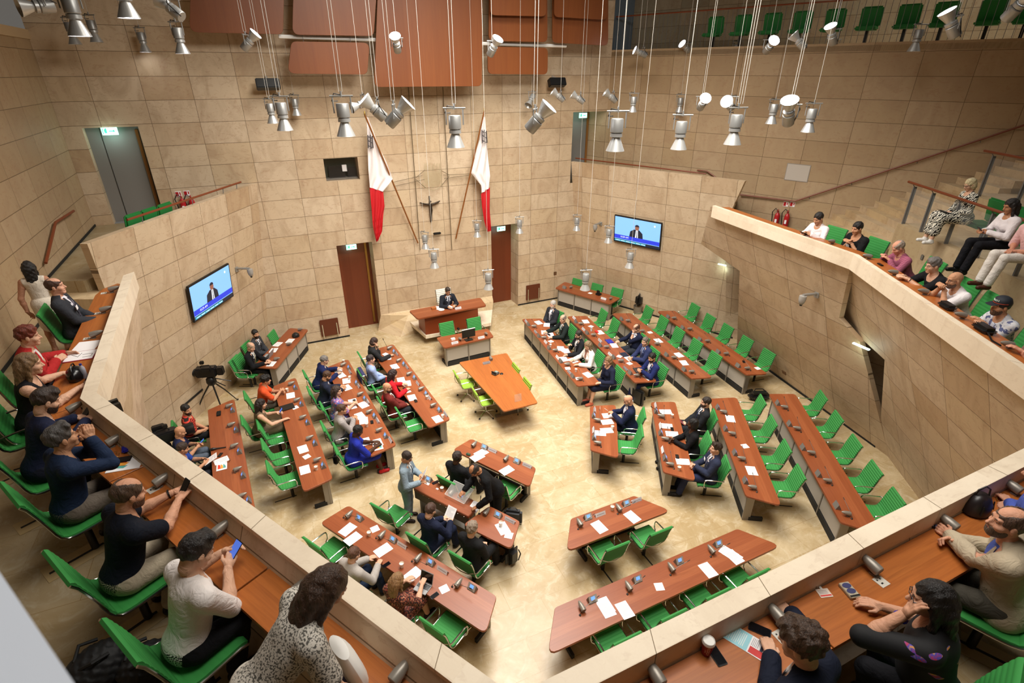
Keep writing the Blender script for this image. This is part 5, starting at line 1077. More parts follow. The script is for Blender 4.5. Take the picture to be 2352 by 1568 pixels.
def wbox(name, label, cat, q, nrm, sz, m, r=.01): 
    nn = Vector(nrm).normalized(); nn = nn if (EYE - q).dot(nn) > 0 else -nn; o = MB().bbox((0, sz[1] / 2, 0), sz, r).build(name, m); o.location = q; o.rotation_mode = 'QUATERNION'; ux = Vector((nn.y, -nn.x, 0)).normalized(); o.rotation_quaternion = Matrix((ux, nn, ux.cross(nn))).transposed().to_quaternion(); return tag(o, label, cat)
def onB(x, y): return on(x, y, (0, YB, 0), (0, 1, 0))
for i, (x, y, lab) in enumerate([(614, 193, 'black wall loudspeaker high on the left of the back wall'), (1268, 189, 'black wall loudspeaker high on the right of the back wall')]):
    q = onB(x, y); t = thing('wall_loudspeaker', lab, 'speaker', q); MB().bbox((0, -.35, 0), (.62, .22, .26), .02, (R(-25), 0, 0)).build('cabinet', BLACK, t); MB().tube([(0, 0, .18), (0, -.32, .12)], .035, 8).build('bracket', GREYP, t)
def fold_seat(label, q):
    t = thing('folding_wall_chair', label, 'seat', q); MB().bbox((0, -.05, 0), (.62, .05, .62), .01).build('seat_panel', mat('seat_wood', '5E2A14', .45), t)
    for s_ in (-1, 1): MB().box((s_ * .24, -.09, -.1), (.03, .03, .5)).build('hinge_arm', CHROME, t, smooth=False)
fold_seat('folded brown wooden wall seat left of the left chamber door', onB(757, 750)); fold_seat('folded brown wooden wall seat right of the right chamber door', onB(1223, 669))
wbox('wall_vent', 'thin dark slot vent in the right raised wall', 'vent', pa(*pq('G', 740, 222)), NA, (.85, .02, .06), DARK, .004); wbox('wall_vent', 'thin dark slot vent in the left wall by the tripod', 'vent', qa(*pq('F', 595, 75)), NAL, (.85, .02, .06), DARK, .004)
wbox('wall_socket', 'small brown wall socket on the back wall right of the door', 'socket', onB(*pq('5', 1437, 312)), (0, -1, 0), (.14, .02, .14), mat('socket_brown', '6A4A2E', .5)); wbox('wall_socket', 'small brown wall socket near the floor of the right wall', 'socket', pb(*pq('6', 725, 973)), NB, (.16, .02, .14), mat('socket_brown', '6A4A2E', .5)); wbox('wall_socket', 'small brown wall socket behind the last right back row', 'socket', pa(*pq('G', 1500, 440)), NA, (.16, .02, .12), mat('socket_brown', '6A4A2E', .5))
wbox('wall_socket', 'small grey socket on the tier wall behind the check shirt', 'socket', TE0 + te * 1.35 + Vector((0, 0, 4.75)), -tb, (.10, .02, .12), GREYB)
# equipment in the control room
t = thing('control_desk', 'dark monitors inside the control room window', 'monitor', (-1.94, YB + .3, 5.42)); MB().box((-.12, .05, .22), (.5, .05, .36)).build('screen_housing', BLACK, t); MB().box((.35, .05, .18), (.3, .05, .3)).build('second_screen', BLACK, t); MB().box((.0, .0, .02), (.98, .2, .04)).build('console_top', GREYB, t); MB().box((.12, -.02, .33), (.14, .02, .2)).build('sheet', PAPER, t)
# crucifix, emblem frame and flags on the back wall
q = on(988, 478, (0, YB - .04, 0), (0, 1, 0)); t = thing('crucifix', 'dark metal crucifix on the back wall above the president', 'crucifix', q)
MB().tube([(0, 0, .42), (0, 0, -.48)], .022, 6).tube([(-.36, -.02, .22), (-.15, -.01, .16), (0, 0, .14), (.15, -.01, .16), (.36, -.02, .22)], .020, 6).build('cross', mat('bronze', '3A2E22', .45, .6), t)
MB().tube([(-.30, -.05, .20), (-.08, -.06, .13), (0, -.06, .13), (.08, -.06, .13), (.30, -.05, .20)], .026, 6).tube([(0, -.06, .15), (0.01, -.07, -.05), (-.01, -.08, -.22), (0, -.06, -.42)], [.05, .055, .04, .02], 8).lathe([(.0, .19), (.04, .22), (.045, .25), (.0, .29)], 8, Matrix.Translation((0, -.06, 0))).build('figure', mat('bronze', '3A2E22', .45, .6), t)
FR = mat('frame_wire', '6E5F48', .5, .4); y0 = YB - .10
t = thing('emblem_frame', 'etched glass coat of arms held in a thin metal frame on the back wall', 'emblem', on(993, 405, (0, y0, 0), (0, 1, 0))); e0 = t.location.copy()
def eb(x, y): return on(x, y, (0, y0, 0), (0, 1, 0)) - e0
MB().tube([eb(938, 200), eb(965, 574)], .012, 6).build('upright', FR, t); MB().tube([eb(1017, 200), eb(1038, 573)], .012, 6).build('upright', FR, t)
for a, b_ in (((904, 418), (970, 403)), ((904, 428), (975, 412)), ((1018, 402), (1080, 399)), ((1020, 410), (1078, 402)), ((972, 542), (1037, 538)), ((955, 408), (976, 390)), ((955, 412), (978, 432)), ((1032, 402), (1014, 392)), ((1032, 404), (1015, 425))): MB().tube([eb(*a), eb(*b_)], .009, 6).build('cross_bar', FR, t)
EM = mat('etched', 'A99C78', .35, alpha=.30)
sh = [eb(x, y) for x, y in ((972, 395), (1014, 392), (1016, 412), (1010, 424), (995, 432), (980, 426), (973, 412))]; MB().add(sh, [tuple(range(len(sh)))]).build('shield', EM, t, smooth=False)
for k, (x0, x1) in enumerate(((974, 982), (984, 990), (992, 999), (1001, 1006), (1008, 1013))): MB().add([eb(x0, 392), eb(x1, 391), eb(x1, 374), eb(x0, 375)], [(0, 1, 2, 3)]).build('crown_turret', EM, t, smooth=False)
rg = [eb(993 + 24 * math.cos(a), 412 + 24 * math.sin(a)) for a in [R(20 + 14 * k) for k in range(11)]]; MB().tube(rg, .02, 6).build('wreath', EM, t)
MB().bbox(eb(1003, 537) + Vector((0, -.05, .03)), (.28, .10, .07), .02).build('small_fitting', BLACK, t)
FW = mat('flag_white', 'EFE6E4', .75); FRD = mat('flag_red', 'C3141E', .7); NT(FW)
def flag(label, top, bot, outline_w, outline_r, emb):
    y1 = YB - .55; P0 = on(*top, (0, YB - .75, 0), (0, 1, 0)); P1 = on(*bot, (0, YB - .12, 0), (0, 1, 0)); t = thing('flag', label, 'flag', P1)
    MB().tube([Vector((0, 0, 0)), P0 - P1], .026, 8).build('pole', mat('pole_wood', '8A5426', .4), t); MB().lathe([(.03, 0), (.02, .09), (0, .12)], 8, Matrix.Translation(P0 - P1)).build('finial', GOLD, t)
    def drape(rows, m, name):
        vs = []; n = 14
        for i, (l, r_) in enumerate(rows):
            row = []
            for k in range(n + 1):
                s_ = k / n; x = l[0] + (r_[0] - l[0]) * s_; y = l[1] + (r_[1] - l[1]) * s_; q = on(x, y, (0, YB - .5, 0), (0, 1, 0)) - P1; q.y += -.05 * math.sin(s_ * 15 + i * .35) * min(1, .25 + i * .12); row.append(q)
            vs.append(row)
        return MB().sheet(vs).build(name, m, t, angle=80)
    def dens(rows, n=5):
        out = []
        for a, b_ in zip(rows, rows[1:]):
            for k in range(n): s_ = k / n; out.append(tuple((a[j][0] + (b_[j][0] - a[j][0]) * s_, a[j][1] + (b_[j][1] - a[j][1]) * s_) for j in (0, 1)))
        return out + [rows[-1]]
    drape(dens(outline_w), FW, 'white_field'); drape(dens(outline_r), FRD, 'red_field')
    ex, ey = emb; g = mat('emblem_grey', '4C4648', .7)
    def em(x, y): q = on(ex + x, ey + y, (0, YB - .60, 0), (0, 1, 0)) - P1; return q
    b = MB()
    for a, c in (((0, -16), (2, 16)), ((-5, -4), (7, 4)), ((-4, -12), (4, -9)), ((-3, 9), (5, 13)), ((-5, -16), (-4, 14)), ((5, -14), (7, 14))): b.tube([em(*a), em(*c)], .016, 6)
    b.build('cross_emblem', g, t)
flag('white and red flag on a leaning pole, left of the crucifix', (838, 264), (960, 558), [((842, 268), (846, 270)), ((843, 320), (872, 340)), ((846, 380), (888, 372)), ((848, 405), (901, 410)), ((849, 430), (880, 440))], [((849, 430), (880, 440)), ((852, 470), (884, 475)), ((856, 510), (880, 500)), ((860, 535), (877, 530)), ((864, 556), (868, 552))], (850, 326))
flag('white and red flag on a leaning pole, right of the crucifix', (1112, 256), (1047, 548), [((1108, 268), (1114, 268)), ((1100, 320), (1119, 320)), ((1088, 360), (1122, 370)), ((1081, 395), (1124, 400)), ((1104, 425), (1125, 412)), ((1105, 445), (1125, 430))], [((1105, 445), (1125, 430)), ((1106, 475), (1126, 470)), ((1112, 505), (1127, 505)), ((1120, 532), (1127, 530))], (1112, 314))
# bags, backpack, cameras on the chamber floor
def floorbag(name, label, v, x, y, b, rz, m=BLACK, h=.15):
    q = atv(v, x, y, h); o = b.build(name, m); o.location = (q.x, q.y, .002); o.rotation_euler = (0, 0, rz); tag(o, label, 'bag'); return o
floorbag('duffel_bag', 'black duffel bag on the floor between the two right desk blocks', 'K', 570, 125, MB().bbox((0, 0, .13), (.62, .34, .25), .10).tube([(-.2, 0, .24), (-.12, .05, .33), (.1, .05, .32), (.2, 0, .24)], .015, 6), R(-20))
floorbag('briefcase', 'upright black case by the white-trainered man behind the bald man', 'E', 785, 170, MB().bbox((0, 0, .24), (.14, .40, .47), .04), R(10), h=.25)
floorbag('laptop_bag', 'black bag standing against the far end of the reading block', 'M', 1510, 985, MB().bbox((0, 0, .19), (.38, .16, .37), .05).tube([(-.1, 0, .37), (-.05, 0, .43), (.05, 0, .43), (.1, 0, .37)], .01, 6), R(-35), mat('bag_grey', '232428', .6), .2)
floorbag('backpack', 'black backpack under the corner of the desk with the cup', 'M', 1490, 1440, MB().bbox((0, 0, .22), (.32, .2, .43), .09).tube([(.1, -.09, .36), (.13, -.12, .25), (.1, -.09, .08)], .012, 6), R(20), h=.22)
st = thing('small_stool', 'small grey bin under the black backpack by the right back wall', 'bin'); q = atv('G', 380, 290, .15); st.location = (q.x, q.y, 0); MB().lathe([(.16, 0), (.19, .30), (.18, .30), (.15, .02), (0, .02)], 18).build('bin_body', mat('bin_mesh', '8A8072', .5, .4), st)
o = floorbag('backpack', 'black backpack standing on the small grey bin', 'G', 383, 205, MB().bbox((0, 0, .24), (.36, .24, .46), .10).tube([(-.04, 0, .46), (0, 0, .53), (.04, 0, .46)], .012, 6), R(25), h=.55); o.location = (q.x, q.y, .302)
def tv_camera(label, base, head, rz, tripod=True):
    b0 = Vector(base); t = thing('television_camera', label, 'camera', b0, rz); H_ = head
    if tripod:
        for k in range(3):
            a = R(90 + 120 * k); d = Vector((math.cos(a), math.sin(a), 0)); MB().tube([d * .06 + Vector((0, 0, H_ - .28)), d * .32 + Vector((0, 0, H_ * .45)), d * .62 + Vector((0, 0, .02))], [.024, .02, .014], 6).tube([d * .62 + Vector((0, 0, 0)), d * .66 + Vector((0, 0, .03))], .02, 6).build('leg', BLACK, t)
        MB().lathe([(.10, H_ - .30), (.13, H_ - .22), (.12, H_ - .12), (.06, H_ - .06)], 14).build('fluid_head', BLACK, t); MB().tube([(0.05, -.05, H_ - .14), (.12, -.45, H_ - .32)], .014, 6).tube([(-.05, -.05, H_ - .14), (-.2, -.40, H_ - .28)], .014, 6).build('pan_bar', BLACK, t)
    z = H_; MB().bbox((0, .05, z + .10), (.24, .52, .27), .03).build('camera_body', mat('cam_black', '17171A', .35), t); MB().lathe([(.10, 0), (.11, .10), (.125, .12), (.13, .34), (.10, .35)], 16, Matrix.Translation((0, .30, z + .10)) @ Matrix.Rotation(R(-90), 4, 'X')).build('lens', BLACK, t)
    MB().bbox((-.18, -.02, z + .25), (.14, .26, .13), .02).build('viewfinder', BLACK, t); MB().tube([(0, -.12, z + .19), (0, -.05, z + .28), (0, .15, z + .28), (0, .2, z + .19)], .016, 6).build('carry_handle', BLACK, t); MB().bbox((0, -.30, z + .10), (.18, .16, .22), .02).build('battery', BLACK, t); MB().bbox((.03, .12, z + .36), (.09, .10, .09), .015).build('camera_light', BLACK, t)
p = atv('A', 510, 1150, .35); p.z = 0; p = at(506, 945, 0); c_ = tv_camera('black television camera on tripod beside the left wall', (p.x, p.y, 0), 1.20, R(75))
p = at(372, 1003, 1.15); tv_camera('black television camera partly hidden behind the left parapet', (p.x, p.y, 0), 1.05, R(-80))
q = atv('B', 1355, 1225, .45); o = MB().bbox((0, 0, 0), (.10, .30, .30), .05).tube([(0, -.1, .13), (0, -.05, .45), (0, .05, .5), (0, .1, .13)], .008, 6).build('handbag', BLACK); o.location = q; o.rotation_euler = (0, 0, R(-30)); tag(o, 'black handbag hanging on the chair of the woman in blue', 'bag')
# the ledge of the visitors' balcony close to the viewpoint
b = MB(); c0 = [at(-60, 1225, 8.0), at(185, 1590, 8.0), at(120, 2200, 8.0), at(-700, 1400, 8.0)]
nn = (c0[1] - c0[0]).cross(c0[2] - c0[0]).normalized(); nn = nn if nn.z > 0 else -nn; lw = [p - nn * .03 for p in c0]; b.add(c0 + lw, [(0, 1, 2, 3), (7, 6, 5, 4), (0, 4, 5, 1), (1, 5, 6, 2), (2, 6, 7, 3), (3, 7, 4, 0)])
o = b.build('balcony_ledge', mat('ledge_blue', 'E2EAF8', .5), smooth=False); tag(o, 'pale blue out-of-focus balcony edge at the lower left', 'ledge')
# ================================================================ CEILING PANELS AND SPOTLIGHTS
def hpanel(label, px, y=10.3, th=.05):
    q = [on(*p, (0, y, 0), (0, 1, 0)) for p in px]; c = sum(q, Vector()) / 4; t = thing('acoustic_reflector', label, 'panel', c, 0, 'hanging wooden panels')
    pl = rounded([((p - c).x, (p - c).z) for p in q], .16, 5); b = MB().prism(pl, -th / 2, th / 2, u=(0, 1), bev=.006)
    M = Matrix.Rotation(R(90), 4, 'X'); b.build('panel', WOODP, t, smooth=False, M=M)
    for s_ in (-.3, .3):
        w = (q[1] - q[0]).length; MB().tube([(s_ * w, .06, max((p - c).z for p in q) - .1), (s_ * w, .06, 13.2 - c.z)], .006, 5).build('hanger', POSTM, t)
    return t
hpanel('large central hanging wooden panel between the spotlights', [(872, -150), (1109, -150), (1106, 198), (859, 200)])
hpanel('hanging wooden panel at the upper left, farthest left', [(440, -120), (655, -120), (650, 79), (435, 74)])
hpanel('upper hanging wooden panel just left of the central panel', [(676, -120), (872, -120), (858, 83), (671, 80)])
hpanel('lower small hanging wooden panel left of the central panel', [(669, 95), (849, 98), (843, 171), (660, 169)])
hpanel('upper hanging wooden panel just right of the central panel', [(1124, -120), (1256, -120), (1257, 97), (1122, 94)])
hpanel('front piece overlapping the panel right of the central one', [(1127, -120), (1254, -120), (1254, 38), (1125, 35)], 10.1)
hpanel('lower small hanging wooden panel right of the central panel', [(1120, 107), (1258, 110), (1257, 171), (1120, 170)])
hpanel('hanging wooden panel farthest right, its lower piece', [(1270, -120), (1397, -120), (1396, 105), (1268, 98)])
hpanel('front piece overlapping the farthest right hanging panel', [(1274, -120), (1394, -120), (1394, 46), (1272, 39)], 10.1)
o = MB().tube([on(640, 84, (0, 10.5, 0), (0, 1, 0)), on(880, 92, (0, 10.5, 0), (0, 1, 0))], .05, 6).build('panel_rail', WHITE); tag(o, 'white metal rail behind the left hanging panels', 'rail')
o = MB().tube([on(1100, 100, (0, 10.5, 0), (0, 1, 0)), on(1300, 106, (0, 10.5, 0), (0, 1, 0))], .05, 6).build('panel_rail', WHITE); tag(o, 'white metal rail behind the right hanging panels', 'rail')
LENS = mat('lamp_glow', 'FFFFFF', .3, emit='F4F6FF', es=14.0); LENSB = mat('lamp_glow_bright', 'FFFFFF', .3, emit='F4F6FF', es=40.0); LENSO = mat('lamp_inside', 'C9CACC', .3, .5); WIRE = mat('wire_white', 'C9C5BC', .5)
CR = Vector((_cp, -_sp, 0)); CF = Vector((_sp * _ct, _cp * _ct, -_st)); CU = CR.cross(CF)
def spot(top, L, label, aim=None, lit=0, wires=2, face=0.0):
    """a theatre-style lantern on a yoke; top: pixel of the clamp, L: apparent length; aim: direction the lens looks"""
    zc = FOC * .62 / L; p = depth(*top, zc); t = thing('spotlight', label, 'spotlight', p, 0, 'hanging spotlights')
    down = aim is None; ax = Vector((0, 0, -1)) if down else Vector(aim).normalized()
    # yoke
    side = Vector((math.cos(face), math.sin(face), 0)) if down else ax.cross(Vector((0, 0, 1))).normalized()
    if side.length < .1: side = Vector((1, 0, 0))
    pv = Vector((0, 0, -.24 if down else -.20)); w = .125
    b = MB(); b.tube([-side * w * 1.3 + Vector((0, 0, -.012)), side * w * 1.3 + Vector((0, 0, -.012))], .012, 6)
    for s_ in (-1, 1): b.tube([side * w * s_ + Vector((0, 0, -.012)), side * w * s_ + pv], .010, 6)
    b.tube([(0, 0, -.03), (0, 0, .05)], .014, 6); b.build('yoke', ALU, t)
    z = -ax; x = side; y = z.cross(x).normalized(); x = y.cross(z).normalized(); M = Matrix((x, y, z)).transposed().to_4x4(); M.translation = pv
    MB().lathe([(.0, .13), (.082, .13), (.09, .12), (.092, -.05), (.08, -.06), (.0, -.06)], 18, M).build('housing', ALU, t)
    MB().lathe([(.06, -.06), (.085, -.07), (.088, -.115), (.06, -.12)], 18, M, cap=False).build('collar', mat('collar_grey', 'B4B4B2', .4, .5), t)
    MB().lathe([(.055, -.115), (.135, -.31), (.131, -.31), (.052, -.117)], 20, M, cap=False).build('shade', mat('shade_alu', 'C4C4C2', .35, .55), t)
    MB().lathe([(.0, -.20 if not lit else -.295), (.080 if not lit else .122, -.20 if not lit else -.295)], 20, M, cap=False).build('lens', LENSB if lit > 1 else (LENS if lit else LENSO), t)
    MB().tube([Vector((0, 0, .0)), -side * .10 + Vector((0, 0, .02)), -side * .14 + Vector((0, 0, -.08)), M @ Vector((-.06, .03, .16))], .008, 6).build('cable', BLACK, t)
    for k in range(wires): MB().tube([Vector(((k - .5) * .05 if wires > 1 else 0, 0, .04)), Vector(((k - .5) * .05, 0, 13.2 - p.z))], .0045, 4).build('wire', WIRE, t, smooth=False)
    return t
def cv(x, y, z): return CR * x + CU * y - CF * z
rows = [ # (crop, x, y, length, aim in camera axes or None, lit, wires)
 ('P', 148, -32, 118, None, 1, 2), ('P', 153, 38, 66, None, 0, 1), ('P', 88, -22, 100, cv(-.6, -.4, .6), 0, 1), ('P', 203, 33, 66, None, 0, 1), ('P', 265, -75, 118, None, 1, 2),
 ('P', 395, -5, 90, cv(-.9, .7, .1), 0, 1), ('P', 319, 62, 60, None, 1, 1), ('P', 402, 48, 78, None, 1, 1), ('P', 563, 78, 70, cv(.8, .7, .3), 1, 2),
 ('P', 617, 226, 62, None, 0, 2), ('P', 641, 219, 88, None, 0, 2), ('P', 674, 217, 52, None, 0, 1), ('P', 783, 218, 104, None, 0, 2), ('P', 796, 216, 47, None, 0, 1), ('P', 832, 217, 62, cv(-.7, -.4, .3), 0, 1),
 ('P', 866, 229, 88, cv(-.75, .55, .6), 1, 2), ('P', 884, 214, 46, None, 0, 1), ('P', 903, 238, 100, cv(.85, .75, .3), 1, 2), ('P', 1043, 246, 102, None, 0, 2), ('P', 1061, 214, 45, None, 0, 1), ('P', 910, 86, 62, cv(.05, .35, 1), 2, 1),
 ('P', 1130, 93, 64, cv(.5, .5, .8), 1, 1), ('P', 1222, 210, 45, cv(-.4, -.9, .2), 0, 1), ('P', 1229, 248, 104, cv(.7, .65, .5), 1, 2), ('P', 1288, 208, 48, cv(-.8, .5, .3), 0, 1), ('P', 1334, 213, 48, cv(-.9, .5, .2), 0, 1), ('P', 1409, 210, 48, cv(-.8, .5, .3), 0, 1),
 ('P', 1457, 213, 48, None, 0, 1), ('P', 1420, 253, 104, None, 0, 1), ('P', 1565, 216, 45, None, 0, 1), ('P', 1569, 262, 90, None, 0, 1), ('P', 1378, 103, 40, None, 1, 1), ('P', 1478, 108, 46, cv(-.9, .3, .2), 1, 1), ('P', 1543, 107, 36, None, 0, 1),
 ('3', 85, 285, 46, cv(-.8, .35, .6), 1, 1), ('3', 412, 272, 46, None, 0, 1), ('3', 628, 262, 60, cv(0, .1, 1), 2, 1), ('3', 850, 232, 62, cv(-.6, .6, .1), 0, 1), ('3', 1062, 190, 66, cv(-.5, .55, .6), 1, 2), ('3', 1072, 260, 46, None, 0, 1), ('3', 1640, 158, 66, None, 0, 1), ('3', 1880, 100, 92, cv(-.55, .75, .3), 1, 2), ('3', 2290, -30, 100, cv(.1, .4, .9), 2, 1),
 ('3', 182, 640, 62, cv(-.05, .1, 1), 2, 2), ('3', 372, 640, 66, cv(-.55, -.05, .8), 1, 1), ('3', 420, 712, 96, None, 0, 3), ('3', 668, 660, 62, None, 0, 1), ('3', 772, 690, 94, cv(-.35, .55, .8), 1, 2), ('3', 925, 685, 74, None, 0, 1),
 ('5', 565, 35, 46, None, 0, 1), ('5', 625, 150, 52, None, 0, 1), ('5', 990, 288, 55, None, 0, 1), ('2', 915, 1470, 44, None, 0, 1), ('2', 1200, 1445, 44, None, 0, 1), ('2', 1585, 1432, 42, None, 0, 1), ('5', 1800, -5, 46, None, 0, 1), ('5', 1945, 150, 52, None, 0, 1), ('5', 1645, 288, 57, None, 0, 1)]
zone = lambda x: 'far left' if x < 450 else 'left' if x < 760 else 'centre left' if x < 980 else 'centre' if x < 1200 else 'centre right' if x < 1500 else 'right' if x < 1900 else 'far right'
band = lambda y: 'topmost row' if y < 150 else 'main row' if y < 300 else 'lowest row'
cnt = {}
pix = [pq(r_[0], r_[1], r_[2]) for r_ in rows]
order = sorted(range(len(rows)), key=lambda i: pix[i][0])
for i in order:
    v, x, y, L_, aim, lit, w = rows[i]; px_ = pix[i]; key = (zone(px_[0]), band(px_[1])); cnt[key] = cnt.get(key, 0) + 1
    kind = ('lit spotlight' if lit else 'unlit spotlight') + (' pointing straight down' if aim is None else ' tilted on its yoke')
    spot(px_, L_ * .96, '%s, %s from left, %s, %s' % (kind, ORD[cnt[key] - 1], key[0], key[1]), aim, lit, w, YAW * -1 + random.uniform(-.3, .3))
# ================================================================ PEOPLE
def smin(a, b, k):
    h = np.clip(.5 + .5 * (b - a) / k, 0, 1); return b * (1 - h) + a * h - k * h * (1 - h)
class Field:
    """signed distance of a body built up in a grid, turned into one skin by surface nets"""
    def __init__(s, prims, infl, h):
        lo = np.array([9., 9, 9]); hi = -lo
        for p in prims:
            b = s.bb(p, infl); lo = np.minimum(lo, b[0]); hi = np.maximum(hi, b[1])
        s.h = h; s.lo = lo - 3 * h; n = np.ceil((hi + 3 * h - s.lo) / h).astype(int) + 1
        s.ax = [s.lo[i] + h * np.arange(n[i]) for i in range(3)]; s.F = np.full(n, .5, np.float32); s.infl = infl
        for p in prims: s.add(p)
    def bb(s, p, infl):
        if p[0] == 'c': a, b, r = np.array(p[1]), np.array(p[2]), max(p[3], p[4]) + infl; return np.minimum(a, b) - r, np.maximum(a, b) + r
        r = max(p[2]) + infl; c = np.array(p[1]); return c - r, c + r
    def grid(s, lo, hi):
        sl = tuple(slice(max(0, int((lo[i] - s.lo[i]) / s.h)), int((hi[i] - s.lo[i]) / s.h) + 2) for i in range(3))
        return sl, np.meshgrid(*[s.ax[i][sl[i]] for i in range(3)], indexing='ij')
    def add(s, p):
        k = p[5] if p[0] == 'c' else p[4]; lo, hi = s.bb(p, s.infl); sl, (X, Y, Z) = s.grid(lo - k - 2 * s.h, hi + k + 2 * s.h)
        if p[0] == 'c':
            a, b = np.array(p[1]), np.array(p[2]); ab = b - a; t = np.clip(((X - a[0]) * ab[0] + (Y - a[1]) * ab[1] + (Z - a[2]) * ab[2]) / max(ab @ ab, 1e-9), 0, 1)
            d = np.sqrt((X - a[0] - t * ab[0]) ** 2 + (Y - a[1] - t * ab[1]) ** 2 + (Z - a[2] - t * ab[2]) ** 2) - (p[3] + (p[4] - p[3]) * t) - s.infl
        else:
            c, r, M = np.array(p[1]), np.array(p[2]) + s.infl, p[3]; x, y, z = X - c[0], Y - c[1], Z - c[2]
            u = [(x * M[0][i] + y * M[1][i] + z * M[2][i]) for i in range(3)]
            k0 = np.sqrt(sum((u[i] / r[i]) ** 2 for i in range(3))); k1 = np.sqrt(sum((u[i] / r[i] ** 2) ** 2 for i in range(3))) + 1e-9; d = k0 * (k0 - 1) / k1
        s.F[sl] = smin(s.F[sl], d.astype(np.float32), k)
    def local(s, c, M):
        X, Y, Z = np.meshgrid(*s.ax, indexing='ij'); x, y, z = X - c[0], Y - c[1], Z - c[2]
        return [(x * M[0][i] + y * M[1][i] + z * M[2][i]) for i in range(3)]
    def net(s):
        F = s.F; S = F < 0; n = F.shape
        c8 = [(i, j, k) for i in (0, 1) for j in (0, 1) for k in (0, 1)]
        sh = lambda A, o: A[o[0]:n[0] - 1 + o[0], o[1]:n[1] - 1 + o[1], o[2]:n[2] - 1 + o[2]]
        cnt = sum(sh(S, o).astype(np.int8) for o in c8); act = (cnt > 0) & (cnt < 8); I = np.argwhere(act)
        idx = np.full(act.shape, -1, np.int64); idx[act] = np.arange(len(I))
        acc = np.zeros((len(I), 3)); w = np.zeros(len(I))
        val = {o: F[I[:, 0] + o[0], I[:, 1] + o[1], I[:, 2] + o[2]] for o in c8}
        for a in c8:
            for ax in range(3):
                if a[ax]: continue
                b = tuple(1 if i == ax else a[i] for i in range(3)); fa, fb = val[a], val[b]; m = (fa < 0) != (fb < 0)
                t = fa[m] / (fa[m] - fb[m]); q = np.tile(np.array(a, float), (m.sum(), 1)); q[:, ax] += t; acc[m] += q; w[m] += 1
        V = (I + acc / w[:, None]) * s.h + s.lo; Q = []
        for ax in range(3):
            o1, o2 = [i for i in range(3) if i != ax]; a = [slice(1, -1)] * 3; a[ax] = slice(0, -1); b = list(a); b[ax] = slice(1, None)
            A, B = S[tuple(a)], S[tuple(b)]; E = np.argwhere(A != B); 
            if not len(E): continue
            flip = A[E[:, 0], E[:, 1], E[:, 2]]; E = E + 1; E[:, ax] -= 1; E = E.copy()
            def cell(d1, d2): G = E.copy(); G[:, o1] += d1; G[:, o2] += d2; return idx[G[:, 0], G[:, 1], G[:, 2]]
            q = np.stack([cell(-1, -1), cell(0, -1), cell(0, 0), cell(-1, 0)], 1)
            if ax == 1: flip = ~flip
            q[~flip] = q[~flip][:, ::-1]; Q.append(q)
        return V, np.concatenate(Q) if Q else np.zeros((0, 4), int)
def mesh_np(name, parts, m, parent, noise=0.0):
    V = []; Q = []; o = 0
    for v, q in parts:
        V.append(v); Q.append(q + o); o += len(v)
    V = np.concatenate(V); Q = np.concatenate(Q)
    if noise: V = V + noise * np.stack([np.sin(83 * V[:, 1] + 61 * V[:, 2]) * np.sin(71 * V[:, 0]), np.sin(77 * V[:, 2]) * np.sin(67 * V[:, 0] + 40 * V[:, 1]), np.sin(91 * V[:, 0] + 31 * V[:, 2]) * np.sin(59 * V[:, 1])], 1)
    me = bpy.data.meshes.new(name); me.vertices.add(len(V)); me.vertices.foreach_set('co', V.astype(np.float32).ravel())
    me.loops.add(4 * len(Q)); me.loops.foreach_set('vertex_index', Q.astype(np.int32).ravel()); me.polygons.add(len(Q)); me.polygons.foreach_set('loop_start', np.arange(0, 4 * len(Q), 4, dtype=np.int32))
    me.polygons.foreach_set('use_smooth', np.ones(len(Q), bool)); me.materials.append(m); me.update(calc_edges=True); me.validate()
    ob = bpy.data.objects.new(name, me); COL.objects.link(ob); ob.parent = parent; return ob
def rx(a): c, s = math.cos(a), math.sin(a); return np.array([[1, 0, 0], [0, c, -s], [0, s, c]])
def ry(a): c, s = math.cos(a), math.sin(a); return np.array([[c, 0, s], [0, 1, 0], [-s, 0, c]])
def rzm(a): c, s = math.cos(a), math.sin(a); return np.array([[c, -s, 0], [s, c, 0], [0, 0, 1]])
I3 = np.eye(3)
HAND = {'desk': ((-.17, .40, .80), (.17, .40, .80)), 'fold': ((-.035, .37, .80), (.035, .38, .815)), 'lap': ((-.055, .25, .67), (.045, .27, .675)), 'phone': ((-.055, .37, .92), (.06, .36, .91)),
        'type': ((-.10, .42, .80), (.10, .42, .80)), 'down': ((-.24, .05, .78), (.24, .05, .78)), 'clasp': ((-.03, .33, .93), (.035, .34, .94)), 'cross': ((.10, .33, .83), (-.10, .36, .85))}
EYEM = None
